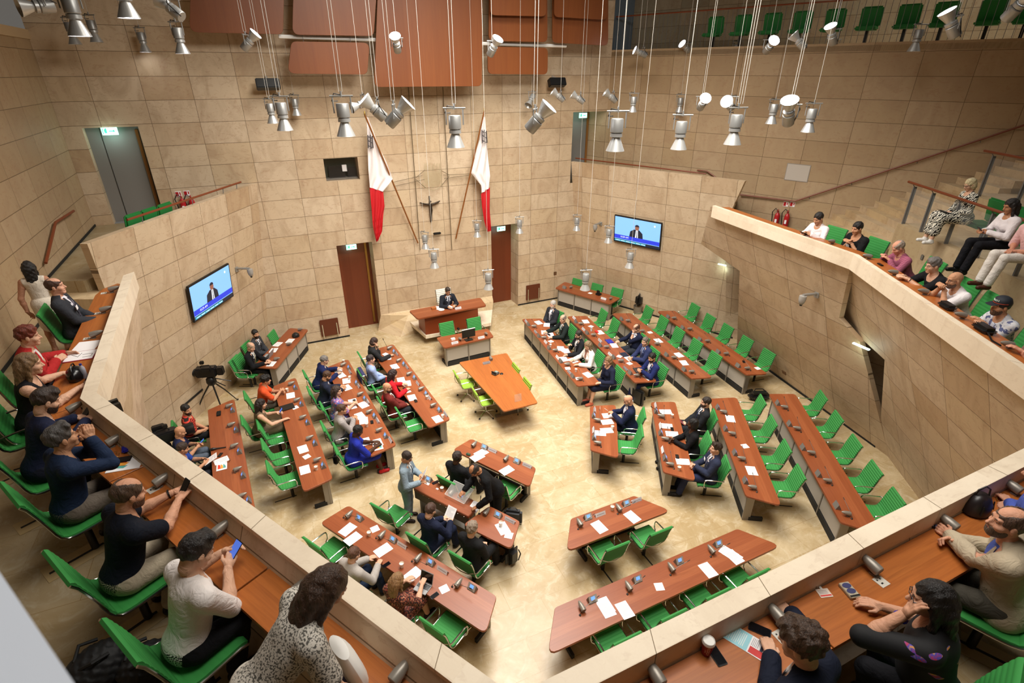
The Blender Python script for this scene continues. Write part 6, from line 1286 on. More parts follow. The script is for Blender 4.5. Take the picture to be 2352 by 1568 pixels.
def person(v, x, y, face, label, hair=('short', '2A211C'), skin='C99A7B', top=('shirt', 'FFFFFF'), bot='26282E', shoe='1A1716', pose='desk', L=None, Rr=None, lean=12, yaw=0, pitch=10, tilt=0, z0=0.0, w=1.0, fat=0.0,
           sleeve='long', beard=None, glasses=None, tie=None, near=False, stand=False, ch=True, skirt=None, curl=(.5, .5), hd=(None, None), legs=None, badge=False, chair_kind='post', twist=0, chshift=0.0, hz=0.0, hl=0.0, sc=None):
    sc = sc or (1.03 if stand else 1.10)
    f = Vector((face[0], face[1], 0)).normalized(); lean_, yw, pt_, tl = R(lean), R(yaw), R(pitch), R(tilt)
    pz = .93 if stand else .578 / sc; pel = np.array([0, -.04 if not stand else 0, pz]); TR = rx(-lean_) @ ry(tl) @ rzm(R(twist))
    C = lambda a, b, c: pel + TR @ np.array([a, b, c])
    NR = rx(-lean_ * .75) @ ry(tl); nb = C(0, -.012, .505); hc = nb + NR @ np.array([0, .03, .165]); HR = rzm(yw) @ NR @ rx(-pt_ + lean_ * .75) if True else I3
    Hh = lambda a, b, c: hc + HR @ np.array([a, b, c])
    # place the figure so that its head stands where the survey finds it
    q = at(*pq(v, x, y), z0 + sc * float(hc[2])); rz = math.atan2(f.y, f.x) - math.pi / 2; rt = Vector((q.x, q.y, 0)) - Matrix.Rotation(rz, 3, 'Z') @ Vector((hc[0], hc[1], 0)) * sc
    t = thing('person', label, 'person', (rt.x, rt.y, z0), rz, None); t.scale = (sc, sc, sc)
    hb = .010 if near else .016; hhd = .0052 if near else .0085; hhn = .0042 if near else .006
    ww, ft = w, fat
    torso = [('e', pel, (.165 * ww + ft * .6, .125 + ft, .12), TR, .05), ('e', C(0, .015 + ft * .5, .15), (.138 * ww + ft, .108 + ft, .16), TR, .06), ('e', C(0, .005, .33), (.158 * ww + ft * .5, .112 + ft * .4, .175), TR, .06),
             ('c', C(-.145 * ww, -.015, .44), C(.145 * ww, -.015, .44), .062, .062, .06), ('c', C(0, -.02, .40), C(0, -.015, .49), .085, .06, .05)]
    if skirt or w < .95: torso += [('e', C(-.07, .085, .32), (.06, .055, .06), TR, .04), ('e', C(.07, .085, .32), (.06, .055, .06), TR, .04)]
    neckp = [('c', nb - NR @ np.array([0, 0, .06]), hc + HR @ np.array([0, -.022, -.07]), .056, .054, .03)]
    # arms
    hp = HAND[pose]; arms_u, arms_f, hands, wr = [], [], [], []
    for s_, tgt, hdir, cu in ((-1, L or hp[0], hd[0], curl[0]), (1, Rr or hp[1], hd[1], curl[1])):
        S = C(s_ * .185 * ww, -.012, .44); W = (Hh(*tgt[1:]) if tgt[0] == 'h' else np.array((Matrix.Rotation(-rz, 3, 'Z') @ (atv(*tgt[1:]) - Vector((rt.x, rt.y, z0)))) / sc) if tgt[0] == 'w' else (np.array(tgt, float) + np.array([0, 0, hz])) / np.array([1, 1.03, sc]))
        if stand and L is None and pose in ('desk',): W = np.array([s_ * .24, .05, .85])
        d = W - S; dl = np.linalg.norm(d); mx = .545
        if dl > mx: W = S + d / dl * mx; d = W - S; dl = mx
        l1, l2 = .295, .262; aa = (l1 * l1 - l2 * l2 + dl * dl) / (2 * dl); hh = math.sqrt(max(l1 * l1 - aa * aa, 1e-5)); u = d / dl
        pole = np.array([s_ * .75, -.35, -.9]); pole = pole - u * (pole @ u); pole /= np.linalg.norm(pole); E = S + u * aa + pole * hh
        arms_u += [('c', S, E, .056 + ft * .15, .043, .035)]; arms_f += [('c', E, E + (W - E) * .35, .044, .043, .02), ('c', E + (W - E) * .35, W, .043, .029, .02)]
        fd = (W - E) / np.linalg.norm(W - E)
        hdv = np.array(hdir, float) if hdir is not None else fd * .55 + np.array([-s_ * .25, .65, -.05]) * .6
        hdv /= np.linalg.norm(hdv); pn = np.array([0, 0, -1.]); pn = pn - hdv * (pn @ hdv)
        if np.linalg.norm(pn) < .2: pn = np.array([0, 1., 0]) - hdv * hdv[1]
        if pose in ('clasp', 'phone', 'fold') or cu > .9: pn = pn * .5 + np.array([-s_, 0, 0]) * .8; pn = pn - hdv * (pn @ hdv)
        pn /= np.linalg.norm(pn); sd = np.cross(hdv, pn) * 1.0   # sd points across the palm
        if sd @ np.array([-s_, 0, .3]) < 0: sd = -sd             # thumb side: inwards / up
        H_ = [('c', W - hdv * .03, W + hdv * .03, .026, .027, .015)]
        for k in range(4):
            o_ = sd * (.030 - .020 * k); H_.append(('c', W + hdv * .02 + o_ * .6, W + hdv * .088 + o_, .015, .0125, .008))
            ln = (.040, .046, .042, .032)[k]; a1 = cu * .55; a2 = cu * 1.2; p0 = W + hdv * .09 + o_
            p1 = p0 + (hdv * math.cos(a1) + pn * math.sin(a1)) * ln; p2 = p1 + (hdv * math.cos(a1 + a2) + pn * math.sin(a1 + a2)) * ln * .85
            H_ += [('c', p0, p1, .0105, .0095, .004), ('c', p1, p2, .0095, .0078, .004)]
        th0 = W + hdv * .025 + sd * .022; th1 = th0 + (hdv * .6 + sd * .7 + pn * .25) * .04; th2 = th1 + (hdv * .9 + sd * .15 + pn * .3) * .034
        H_ += [('c', th0, th1, .015, .012, .008), ('c', th1, th2, .0115, .009, .004)]
        hands.append(H_); wr.append((W, hdv, pn, sd))
    # legs
    thigh, shin, feet = [], [], []
    for s_ in (-1, 1):
        if stand: hip, kn, an = pel + np.array([s_ * .09, 0, -.02]), np.array([s_ * .095, .02, .50]), np.array([s_ * .095, -.02, .09])
        else:
            lg = legs or ((.27, -.12) if z0 > 4 and z0 < 5 else (.44, .08)); hip = pel + np.array([s_ * .09, .03, -.01]); kn = np.array([s_ * (.12 if not skirt else .085), lg[0], .565 / sc]); an = np.array([s_ * .10, lg[0] + lg[1], .10])
        thigh.append(('c', hip, kn, .088 + ft * .4, .060, .03)); shin += [('c', kn, kn + (an - kn) * .35, .058, .057, .02), ('c', kn + (an - kn) * .35, an, .057, .038, .02)]
        feet.append([('c', an + np.array([0, -.03, -.055]), an + np.array([s_ * .01, .13, -.062]), .038, .032, .02), ('c', an, an + np.array([0, -.01, -.05]), .038, .04, .02)])
    headp = [('e', Hh(0, -.014, .032), (.075, .096, .088), HR, .02), ('e', Hh(0, .024, -.045), (.059, .068, .075), HR, .03), ('c', Hh(-.012, .066, -.098), Hh(.012, .066, -.098), .021, .021, .02), ('c', Hh(-.034, .068, .024), Hh(.034, .068, .024), .017, .017, .015),
             ('c', Hh(0, .080, .010), Hh(0, .106, -.030), .009, .0135, .010), ('c', Hh(-.014, .090, -.034), Hh(.014, .090, -.034), .010, .010, .008), ('c', Hh(-.018, .084, -.064), Hh(.018, .084, -.064), .0085, .0085, .008),
             ('e', Hh(-.044, .052, -.030), (.026, .028, .026), HR, .02), ('e', Hh(.044, .052, -.030), (.026, .028, .026), HR, .02), ('c', Hh(0, -.022, -.03), hc + HR @ np.array([0, -.03, -.10]), .058, .054, .03),
             ('e', Hh(-.078, -.008, -.008), (.011, .020, .033), HR, .006), ('e', Hh(.078, -.008, -.008), (.011, .020, .033), HR, .006)]
    SK = cloth_mat('skin_' + skin, skin, .55)
    F1 = Field(torso + neckp + arms_u + arms_f + thigh + shin + feet[0] + feet[1], 0.0, hb); F2 = Field(headp, 0.0, hhd)
    for s_ in (-1, 1):
        u = F2.local(Hh(s_ * .032, .094, .004), HR); F2.F = np.maximum(F2.F, -(np.sqrt(u[0] ** 2 + (u[1]) ** 2 + (u[2] * 1.3) ** 2) - .0175).astype(np.float32))
    mesh_np('body', [F1.net(), F2.net()] + [Field(h_, 0.0, hhn).net() for h_ in hands], SK, t)
    # clothes
    kind = top[0]; tc = top[1] if not isinstance(top[1], str) else cloth_mat('cloth_' + top[1], top[1])
    inf = .017 if kind == 'jacket' else .011
    ap = list(arms_u)
    if sleeve == 'long': ap += [a if i % 2 == 0 else ('c', a[1], a[1] + (a[2] - a[1]) * .94, a[3] + .004, a[4] + .010, .02) for i, a in enumerate(arms_f)]
    elif sleeve == 'short': ap = [('c', a[1], a[1] + (a[2] - a[1]) * .72, a[3] + .006, a[4] + .018, a[5]) for a in arms_u]
    elif sleeve == 'half': ap = [('c', a[1], a[1] + (a[2] - a[1]) * 1.05, a[3] + .006, a[4] + .012, a[5]) for a in arms_u]
    else: ap = []
    tp = torso + ap + ([('e', pel + np.array([0, 0, -.06]), (.18 * ww + ft * .6, .14 + ft, .10), I3, .05)] if kind == 'jacket' or stand else [])
    G = Field(tp, inf, hb)
    if kind == 'jacket':
        u = G.local(pel, TR); wd = np.minimum(u[1] - .03, (.012 + .085 * (u[2] - .14) / .34 - np.abs(u[0])) * .9); wd = np.minimum(wd, .165 + ft * 1.5 - u[1]); wd = np.where(u[2] < .14, -.05, wd); G.F = np.maximum(G.F, wd.astype(np.float32))
    else:
        u = G.local(C(0, .05, .52), TR); G.F = np.maximum(G.F, -(np.sqrt((u[0] * 1.0) ** 2 + u[1] ** 2 + (u[2] * .9) ** 2) - (.075 if kind != 'vneck' else .105)).astype(np.float32))
        if sleeve == 'none':
            for s_ in (-1, 1): u = G.local(C(s_ * .235 * ww, -.01, .42), TR); G.F = np.maximum(G.F, -(np.sqrt(u[0] ** 2 + u[1] ** 2 + u[2] ** 2) - .085).astype(np.float32))
    mesh_np({'jacket': 'jacket', 'dress': 'dress', 'polo': 'polo_shirt'}.get(kind, 'shirt'), [G.net()], tc, t)
    def collar(m, r0=.066, nm='collar'):
        pts = [nb + NR @ np.array([r0 * math.sin(a), r0 * .92 * math.cos(a) + .004, .012 - .03 * max(0, math.cos(a))]) for a in [k * 2 * math.pi / 12 for k in range(12)]]
        MB().tube([Vector(p) for p in pts], .014, 6, closed=True).build(nm, m, t)
    if kind == 'jacket':
        sm = cloth_mat('cloth_' + top[2], top[2]); mesh_np('shirt', [Field([p for p in torso[:3]] + [torso[4]], .009, hb).net()], sm, t); collar(sm)
        for i, (W, hdv, pn, sd) in enumerate(wr):
            E = arms_f[i * 2][1]; d = (W - E) / np.linalg.norm(W - E); MB().tube([Vector(W - d * .03), Vector(W - d * .004)], [.038, .037], 10).build('cuff', sm, t)
        lp = MB()
        for s_ in (-1, 1):
            pts = [(s_ * .075, .055, .505), (s_ * .088, .095, .42), (s_ * .055, .136 + ft, .30), (s_ * .014, .142 + ft * 1.3, .17)]; pts2 = [(s_ * .055, .062, .505), (s_ * .045, .108, .42), (s_ * .022, .140 + ft, .30), (s_ * .008, .144 + ft * 1.3, .17)]
            lp.sheet([[Vector(C(*a)), Vector(C(*b))] for a, b in zip(pts, pts2)])
        lp.build('lapel', tc, t)
    elif kind in ('shirt', 'polo'): collar(tc)
    if tie:
        rows = [(.018, .085, .485), (.016, .108, .44), (.024, .128 + ft * .5, .36), (.030, .134 + ft, .27), (.034, .138 + ft * 1.4, .19), (.004, .138 + ft * 1.4, .15)]
        MB().sheet([[Vector(C(-a, b, c)), Vector(C(0, b + .006, c)), Vector(C(a, b, c))] for a, b, c in rows]).build('tie', tie if not isinstance(tie, str) else cloth_mat('cloth_' + tie, tie), t)
    bm = bot if not isinstance(bot, str) else cloth_mat('cloth_' + bot, bot)
    if skirt:
        km = skirt
        if stand: sk = [('e', pel, (.17 * ww, .13, .13), I3, .06), ('c', pel, np.array([0, .0, .56]), .15, .155, .05)]
        else: sk = [torso[0]] + [('c', a[1], a[1] + (a[2] - a[1]) * 1.02, a[3] + .02, a[4] + .035, .09) for a in thigh] + ([('c', a[2] + np.array([0, .03, -.02]), a[2] + np.array([0, .06, -.30]), .075, .085, .08) for a in thigh] if km == 'long' else [])
        mesh_np('skirt', [Field(sk, .016, hb).net()], bm, t)
    else: mesh_np('trousers', [Field([torso[0]] + thigh + [s if i % 2 == 0 else ('c', s[1], s[1] + (s[2] - s[1]) * .93, s[3], s[4] + .018, .02) for i, s in enumerate(shin)], .011, hb).net()], bm, t)
    if shoe:
        for ft_ in feet: mesh_np('shoe', [Field(ft_, .006, .012).net()], cloth_mat('shoe_' + shoe, shoe, .4), t)
    # hair and face
    st, hcn = hair; HM = hair_mat('hair_' + hcn, hcn)
    if st not in ('bald',):
        hp_ = [('e', Hh(0, -.020, .036), (.084, .104, .098), HR, .03)]
        if st in ('long', 'verylong'):
            dn = NR @ np.array([0, -.03, -1]); ln = (.30 if st == 'verylong' else .22) + hl
            hp_ += [('e', Hh(0, -.07, -.02), (.088, .060, .10), HR, .03), ('c', Hh(-.045, -.075, -.02), Hh(-.045, -.085, 0) + dn * ln, .050, .034, .03), ('c', Hh(.045, -.075, -.02), Hh(.045, -.085, 0) + dn * ln, .050, .034, .03), ('c', Hh(0, -.085, -.02), Hh(0, -.10, 0) + dn * (ln + .03), .05, .03, .03),
                    ('c', Hh(-.078, -.01, .03), Hh(-.085, .0, 0) + dn * (ln * .8), .026, .022, .03), ('c', Hh(.078, -.01, .03), Hh(.085, .0, 0) + dn * (ln * .8), .026, .022, .03)]
        elif st == 'bob': hp_ += [('e', Hh(0, -.035, -.035), (.094, .080, .085), HR, .03)]
        elif st == 'curly': hp_ += [('e', Hh(0, -.02, .065), (.098, .108, .085), HR, .03), ('e', Hh(0, .055, .095), (.07, .05, .04), HR, .03)]
        elif st == 'quiff': hp_ += [('c', Hh(-.03, .045, .105), Hh(.035, .055, .100), .035, .030, .03)]
        elif st == 'spiky': hp_ += [('e', Hh(0, -.005, .085), (.078, .090, .060), HR, .03)]
        G = Field(hp_, 0.0, .007 if near else .010); u = G.local(hc, HR)
        fz = .056 if st != 'curly' else .048; cut = np.maximum(np.sqrt((u[0] / .082) ** 2 + ((u[1] - .118) / .088) ** 2 + ((u[2] + .045) / (.045 + fz)) ** 2) - 1, -1) * .08
        SM = lambda A, B: -smin(-A, -B.astype(np.float32), .014); br_ = .005 * np.sin(140 * u[0] + 60 * u[2]) * np.sin(110 * u[1] + 50 * u[0])
        G.F = SM(G.F, -cut + br_)
        if st not in ('long', 'verylong', 'bob'):
            G.F = SM(G.F, -(u[2] + .060 - np.maximum(u[1] + .005, 0) * .9) + br_)
        if st == 'balding': G.F = np.maximum(G.F, -((np.sqrt((u[0] / .062) ** 2 + ((u[1] - .03) / .12) ** 2 + ((u[2] - .12) / .06) ** 2) - 1) * .06).astype(np.float32))
        vq = G.net()
        if len(vq[0]): mesh_np('hair', [vq], HM, t, {'curly': .011, 'spiky': .007, 'long': .005, 'verylong': .005, 'quiff': .005}.get(st, .0035))
    if beard:
        G = Field([('e', Hh(0, .026, -.052), (.061, .070, .074), HR, .02), ('c', Hh(-.012, .066, -.098), Hh(.012, .066, -.098), .023, .023, .02)], .005, .007); u = G.local(hc, HR)
        G.F = np.maximum(G.F, np.maximum(u[2] + .040 - .0 * u[1], -(u[1] + .005)).astype(np.float32)); G.F = np.maximum(G.F, -(np.sqrt((u[0] / 1.6) ** 2 + (u[1] - .10) ** 2 + (u[2] + .064) ** 2) - .014).astype(np.float32)); vq = G.net()
        if len(vq[0]): mesh_np('beard', [vq], hair_mat('hair_' + beard, beard), t)
    global EYEM
    if EYEM is None:
        b = MB(); b.lathe([(.0, -.0125), (.009, -.0088), (.0125, 0), (.0105, .0068), (.0068, .0105)], 12, mi=0); b.lathe([(.0068, .0105), (.004, .0119), (0, .0125)], 12, mi=1); e = b.build('eye', [mat('eye_white', 'E4DED8', .3), mat('iris', '2A1C14', .2)]); EYEM = e.data; bpy.data.objects.remove(e)
    HM4 = Matrix([[*HR[i], hc[i]] for i in range(3)] + [[0, 0, 0, 1]])
    for s_ in (-1, 1):
        e = bpy.data.objects.new('eye', EYEM); COL.objects.link(e); e.parent = t; e.matrix_local = HM4 @ Matrix.Translation((s_ * .032, .066, .004)) @ Matrix.Rotation(R(-90), 4, 'X')
        MB().tube([HM4 @ Vector((s_ * .014, .0865, .022)), HM4 @ Vector((s_ * .032, .0855, .028)), HM4 @ Vector((s_ * .050, .072, .023))], .0042, 5).build('eyebrow', HM if st != 'bald' else hair_mat('hair_3A2E28', '3A2E28'), t)
    MB().tube([HM4 @ Vector(p) for p in ((-.021, .084, -.064), (0, .0935, -.063), (.021, .084, -.064))], [.002, .0042, .002], 6).build('mouth', cloth_mat('lip_' + skin, '%02X%02X%02X' % tuple(int(int(skin[i:i + 2], 16) * k) for i, k in ((0, .82), (2, .62), (4, .62))), .4), t)
    if glasses:
        b = MB()
        for s_ in (-1, 1): b.tube([HM4 @ Vector((s_ * .034 + .024 * math.cos(a), .096 - .006 * abs(math.cos(a)), .002 + .019 * math.sin(a))) for a in [k * math.pi / 6 for k in range(12)]], .0022, 5, closed=True); b.tube([HM4 @ Vector((s_ * .057, .090, .006)), HM4 @ Vector((s_ * .080, .0, .008))], .0022, 5)
        b.tube([HM4 @ Vector((-.011, .097, .004)), HM4 @ Vector((.011, .097, .004))], .0022, 5).build('glasses', mat('frame_' + glasses, glasses, .3), t)
    if badge: MB().box(C(.07, .155 + ft, .33), (.085, .006, .055), (R(-lean), 0, 0)).build('name_badge', PAPER, t, smooth=False)
    if ch and not stand:
        off = Matrix.Rotation(rz, 3, 'Z') @ Vector((0, chshift, 0)); chair_kind = 'gallery' if z0 > 4 else chair_kind; chair(rt.x + off.x, rt.y + off.y, z0, f, ' '.join(('green chair under the ' + label.split(',')[0]).split()[:16]), 'occupied green chairs', chair_kind)
    return dict(t=t, M=Matrix.Translation((rt.x, rt.y, z0)) @ Matrix.Rotation(rz, 4, 'Z') @ Matrix.Scale(sc, 4), wr=wr, H=HM4, C=C, rz=rz)
def held_phone(p, i, label, glow=True, tilt=35):
    W, hdv, pn, sd = p['wr'][i]; c = W + hdv * .12 - pn * .035; q = p['M'] @ Vector(c); o, new = proto('phone'); o = dup(o, q, 0, label, 'phones') if not new else o
    hc = p['M'] @ p['H'].translation; d = (hc - q).normalized(); o.rotation_mode = 'QUATERNION'; up = Vector((0, 0, 1)); x = (Matrix.Rotation(p['rz'], 3, 'Z') @ Vector((1, 0, 0))); y = d.cross(x).normalized(); o.rotation_quaternion = Matrix((x, y, d)).transposed().to_quaternion() if x.cross(y).dot(d) > 0 else Matrix((-x, y, d)).transposed().to_quaternion()
    o.location = q; o['label'] = label; o['group'] = 'phones'
    if glow:
        for c in o.children:
            c.data = c.data.copy(); c.data.materials[0] = mat('phone_lit', '4A6AC8', .2, emit='4A6AC8', es=.8)
    return o
nf = {k: d['nf'] for k, d in DESK.items()}
LT, MD, TN, BR, DK = 'D6A88C', 'C6937255'[:6], 'B27E5C', '7A5038', '4E3324'
GREYH, DKH, BRH, BLK = '77716C', '2A211C', '4E3524', '16120F'
floral = pat_mat('floral_blue', 'spots', 'B85C78', '4A68B4', 'D8A8B8', 26); darkfloral = pat_mat('floral_dark', 'spots', '1E1B18', '6E5A3C', None, 30); rust = pat_mat('rust_print', 'spots', '7E3526', '2A1512', 'A86A50', 45)
redstripe = pat_mat('red_stripe', 'stripes', 'D8402E', '1C1414', None, 22); greycheck = pat_mat('grey_check', 'check', 'A8A09C', '857E80', None, 40); pinkcheck = pat_mat('pink_check', 'check', 'A85A72', '7C3A54', None, 34); zebra = pat_mat('zebra_print', 'zebra', '141210', 'E8E2D2', None, 9)
speck = pat_mat('speckled_blouse', 'spots', '55524C', 'D0C9BE', None, 95); bluefl = pat_mat('blue_flower_shirt', 'spots', '58608A', 'D8D8DC', 'C8CCD8', 20); colormark = pat_mat('black_coloured_marks', 'streaks', '0C0C10', 'C03A48', '3A4AB8', 7); slub = pat_mat('grey_blazer', 'slub', 'A09A94', 'B6AFA8', None, 60); tiestripe = pat_mat('tie_stripe', 'stripes', '241E3A', '8A8AA0', None, 26)
PP = {}
def JK(c, s='E6E4E6'): return ('jacket', c, s)
# left benches
PP[1] = person('A', 968, 385, nf['D1'], 'person in charcoal suit with black tie, bearded, at the left side desk', ('short', BLK), MD, JK('3A3C40'), '2A2B2E', tie='141416', beard=BLK, pose='lap', lean=6, yaw=-35, pitch=4)
PP[2] = person('A', 910, 560, nf['D1'], 'person in black suit typing on the laptop, older with thinning hair', ('balding', 'A08C74'), LT, JK('17181B', 'DADADA'), '17181B', tie='8A8460', pose='type', lean=14, yaw=-8, pitch=24)
PP[3] = person('A', 1105, 1005, nf['D4'], 'person in bright orange polo shirt, hands clasped on the desk', ('curly', BLK), MD, ('polo', 'E2582E'), '5A5348', sleeve='short', pose='clasp', lean=20, yaw=0, pitch=6, L=(-.03, .46, .84), Rr=(.03, .46, .86), curl=(.9, .9))
PP[4] = person('A', 1045, 1320, nf['D4'], 'person in olive dress with very long dark hair, holding a phone', ('verylong', '241A16'), LT, ('dress', '6A5A46'), '6A5A46', sleeve='none', w=.88, lean=14, yaw=0, pitch=12, skirt='short', L=(-.14, .40, .86), Rr=(.16, .50, .80), curl=(.8, .5))
PP[5] = person('A', 1890, 735, nf['D3'], 'person in navy suit with glasses reaching over the cup', ('short', GREYH), LT, JK('1E2650'), '1A2040', glasses='3A2A2A', lean=22, pitch=16, L=(-.12, .50, .84), Rr=(.12, .44, .80))
PP[6] = person('A', 1925, 945, nf['D3'], 'person in dark blue-grey suit looking down at papers', ('short', BRH), MD, JK('23283A', 'C4C8D8'), '1C2030', tie='2A2A30', beard=BRH, lean=16, pitch=32, L=(-.08, .42, .84), Rr=(.08, .42, .82))
PP[7] = person('A', 2055, 1145, nf['D3'], 'person in pink and blue floral dress leaning sideways', ('long', '3A2A24'), LT, ('dress', floral), floral, sleeve='half', w=.88, lean=8, yaw=-30, pitch=8, skirt='short', pose='fold')
PP[8] = person('B', 1425, 580, nf['D3'], 'person in pale grey checked blazer, hands clasped', ('short', BRH), MD, JK(greycheck, 'C8C8D0'), '2A2A2E', lean=14, pitch=10, yaw=-8, pose='clasp', curl=(.9, .9))
PP[9] = person('B', 1640, 865, nf['D3'], 'person in royal blue dress and red shoes reading papers', ('short', '120E0C'), DK, ('dress', '222E98'), '222E98', shoe='B81E22', sleeve='half', lean=18, pitch=30, skirt='short', L=(-.06, .46, .82), Rr=(.10, .48, .80))
PP[10] = person('C', 925, 262, nf['D2'], 'person in black cardigan and floral dress, hand to forehead', ('bob', '3A2620'), LT, JK('2A2A2C', '5A4C38'), darkfloral, w=.9, lean=12, pitch=34, skirt='long', L=('h', .06, .10, -.06), Rr=(.14, .46, .80), hd=((0, -.4, 1), None), curl=(.6, .5))
PP[11] = person('C', 880, 490, nf['D2'], 'person in pale blue shirt with hands in lap', ('short', '33292A'), LT, ('shirt', '9CB0DC'), '1E2026', pose='lap', lean=2, pitch=6)
PP[12] = person('C', 1180, 690, nf['D2'], 'person in bright red blazer with long dark hair', ('verylong', '2C1A1A'), LT, JK('C8202A', 'E6E0D0'), '241F20', w=.9, lean=18, pitch=24, pose='desk')
PP[13] = person('C', 1100, 870, nf['D2'], 'person in maroon blazer and glasses leaning back', ('bald', BRH), MD, JK('702A26', 'ECEAE6'), '22252A', tie='5A5A5C', beard='3A2E28', glasses='1A1A1A', pose='lap', lean=-8, yaw=-30, pitch=8)
PP[14] = person('F', 510, 235, nf['D5'], 'person in red and black striped shirt turning to the camera', ('short', BLK), MD, ('shirt', redstripe), '1A1A1C', sleeve='short', beard='2A211C', pose='lap', lean=4, yaw=-45, pitch=6)
PP[15] = person('F', 430, 530, nf['D5'], 'person with shaved head in navy shirt using a lit phone', ('bald', BRH), MD, ('shirt', '242A4A'), '5A6472', sleeve='half', fat=.02, lean=14, pitch=22, pose='phone', L=(-.06, .34, .84), Rr=(.06, .34, .82))
PP[16] = person('F', 465, 750, nf['D5'], 'person in blue shirt holding a white sheet at the parapet', ('short', '3A2C24'), MD, ('shirt', '2F4AA0'), '2A2C34', sleeve='short', lean=16, pitch=20, pose='phone', L=(-.08, .40, .84), Rr=(.10, .42, .82))
held_phone(PP[15], 0, 'lit blue phone in the hands of the shaven-headed reporter'); held_phone(PP[4], 0, 'phone held by the long-haired person in olive')
# middle group
pd7 = -DESK['D7']['ax'] * 1.0; usher_face = -nf['D7']
PP[17] = person('M', 278, 300, -pd7 if False else DESK['D7']['ax'] * .8 + nf['D7'] * .45, 'person standing in light grey suit holding papers', ('short', '2E221C'), MD, JK('8494A0', 'E4E4E4'), '8494A0', shoe='2A1E18', tie='2A3A4A', glasses='2A2424', stand=True, lean=6, pitch=26, yaw=-10, L=(-.02, .30, 1.20), Rr=(.16, .33, 1.14), curl=(.8, .7), ch=False)
PP[18] = person('M', 1062, 455, usher_face * .9 - DESK['D7']['ax'] * .5, 'person in black uniform with gold cuffs bending over the lectern', ('balding', '2E2622'), TN, JK('141416', 'E6E4E0'), '141416', sc=1.1, glasses='241C1C', tie='141416', stand=True, lean=38, pitch=46, yaw=10, L=(-.22, .46, .92), Rr=(.22, .54, .98), curl=(.4, .4), ch=False)
PP[19] = person('M', 862, 300, nf['D6'], 'person in black suit at the short desk, seen from behind', ('short', '2E2420'), DK, JK('1A1A1D', 'E6E6E6'), '1A1A1D', lean=4, pitch=16, pose='lap', Rr=(.12, .34, .80))
PP[20] = person('M', 552, 915, nf['D8'], 'person in navy suit reading a sheet, seen from behind', ('short', '4A342A'), LT, JK('1A2036', 'E4E2E2'), '1A2036', lean=8, pitch=26, L=(-.02, .34, .84), Rr=(.16, .36, .84), curl=(.8, .8))
PP[21] = person('M', 1035, 1135, nf['D8'], 'person in black jacket with spiky grey hair, seen from behind', ('spiky', '8A7A6A'), LT, JK('1B1B1D', '2A2A2C'), '1B1B1D', lean=4, pitch=12, pose='lap')
PP[22] = person('N', 522, 560, nf['D9'], 'person in light grey blazer writing on a sheet', ('short', '5E4030'), LT, JK(slub, 'ECEAE8'), '1E2A40', lean=18, pitch=24, L=(-.10, .47, .80), Rr=(.14, .47, .80))
PP[23] = person('N', 945, 815, nf['D9'], 'person in rust patterned dress with long light brown hair', ('verylong', '8A6844'), LT, ('dress', rust), rust, sleeve='half', w=.88, lean=12, pitch=22, skirt='short', L=(-.18, .40, .84), Rr=(.10, .48, .86))
PP[24] = person('Q', 850, 300, nf['D22'], 'person in dark suit presiding at the large platform desk', ('short', '33271F'), MD, JK('23262F', 'D8DCE6'), '20232A', tie='4A4C58', lean=14, pitch=22, z0=.36, L=(-.12, .38, .84), Rr=(.14, .42, .84), ch=False, glasses='3A2A24')
bpy.context.view_layer.update()
m = PP[24]['t'].location; f_ = nf['D22']; cw = chair(m.x, m.y, .36, f_, 'white high-backed chair behind the presiding person', 'white chairs', 'white')
cw.scale = (1.1, 1, 1.22)
# right benches
PP[25] = person('D', 522, 340, nf['D16'] * .4 + nf['D20'], 'person in charcoal jacket with white beard and hands folded', ('short', 'B4AEA8'), LT, JK('2B2D33', 'D8D6DC'), '26282E', beard='C4BEB6', lean=-2, pitch=8, pose='lap')
PP[26] = person('D', 655, 535, nf['D16'], 'person in dark suit with green tie and glasses writing', ('balding', '8A7A70'), LT, JK('1F2726', 'DADADA'), '1E2322', tie='3E7A62', glasses='6A5A50', lean=6, pitch=8, yaw=20, L=(-.20, .42, .80), Rr=(.24, .44, .80))
PP[27] = person('D', 865, 745, nf['D16'], 'person in dark jacket and glasses, hand to tie', ('short', '2E2620'), LT, JK('1C1D22', 'ECEAEA'), '1C1D22', glasses='1A1A1A', beard='4A3C34', lean=4, pitch=14, yaw=10, L=(-.22, .40, .80), Rr=(.02, .24, 1.0))
PP[28] = person('D', 985, 890, nf['D16'], 'person in white blazer with long light brown hair', ('verylong', '8A7256'), LT, JK('ECE8E2', 'A87868'), '2A2426', w=.9, lean=12, pitch=24, yaw=30, pose='desk')
PP[29] = person('D', 1262, 1095, nf['D16'], 'person in navy dress and glasses resting chin on hand', ('bob', '8C6A48'), LT, ('dress', '1E2238'), '1E2238', shoe='C86A50', sleeve='long', w=.95, fat=.02, glasses='8A3A34', lean=8, pitch=16, yaw=20, skirt='short', L=(-.24, .34, .80), Rr=('h', .03, .11, -.17), hd=(None, (0, -.1, 1)), curl=(.5, .9))
PP[30] = person('D', 1635, 660, nf['D17'], 'person in navy suit covering the face with one hand', ('balding', '5A3A2C'), LT, JK('1C2138', 'D6DCE8'), '2C3038', fat=.03, lean=4, pitch=22, L=('h', -.01, .13, -.09), Rr=(.30, .36, .78), hd=((.1, -.15, 1), None), curl=(.25, .5))
PP[31] = person('D', 1752, 835, nf['D17'], 'person in blue-grey suit with striped tie facing forward', ('short', '6E6258'), LT, JK('2E365C', '8C9CC4'), '283050', tie=tiestripe, lean=6, pitch=6, yaw=20, pose='fold')
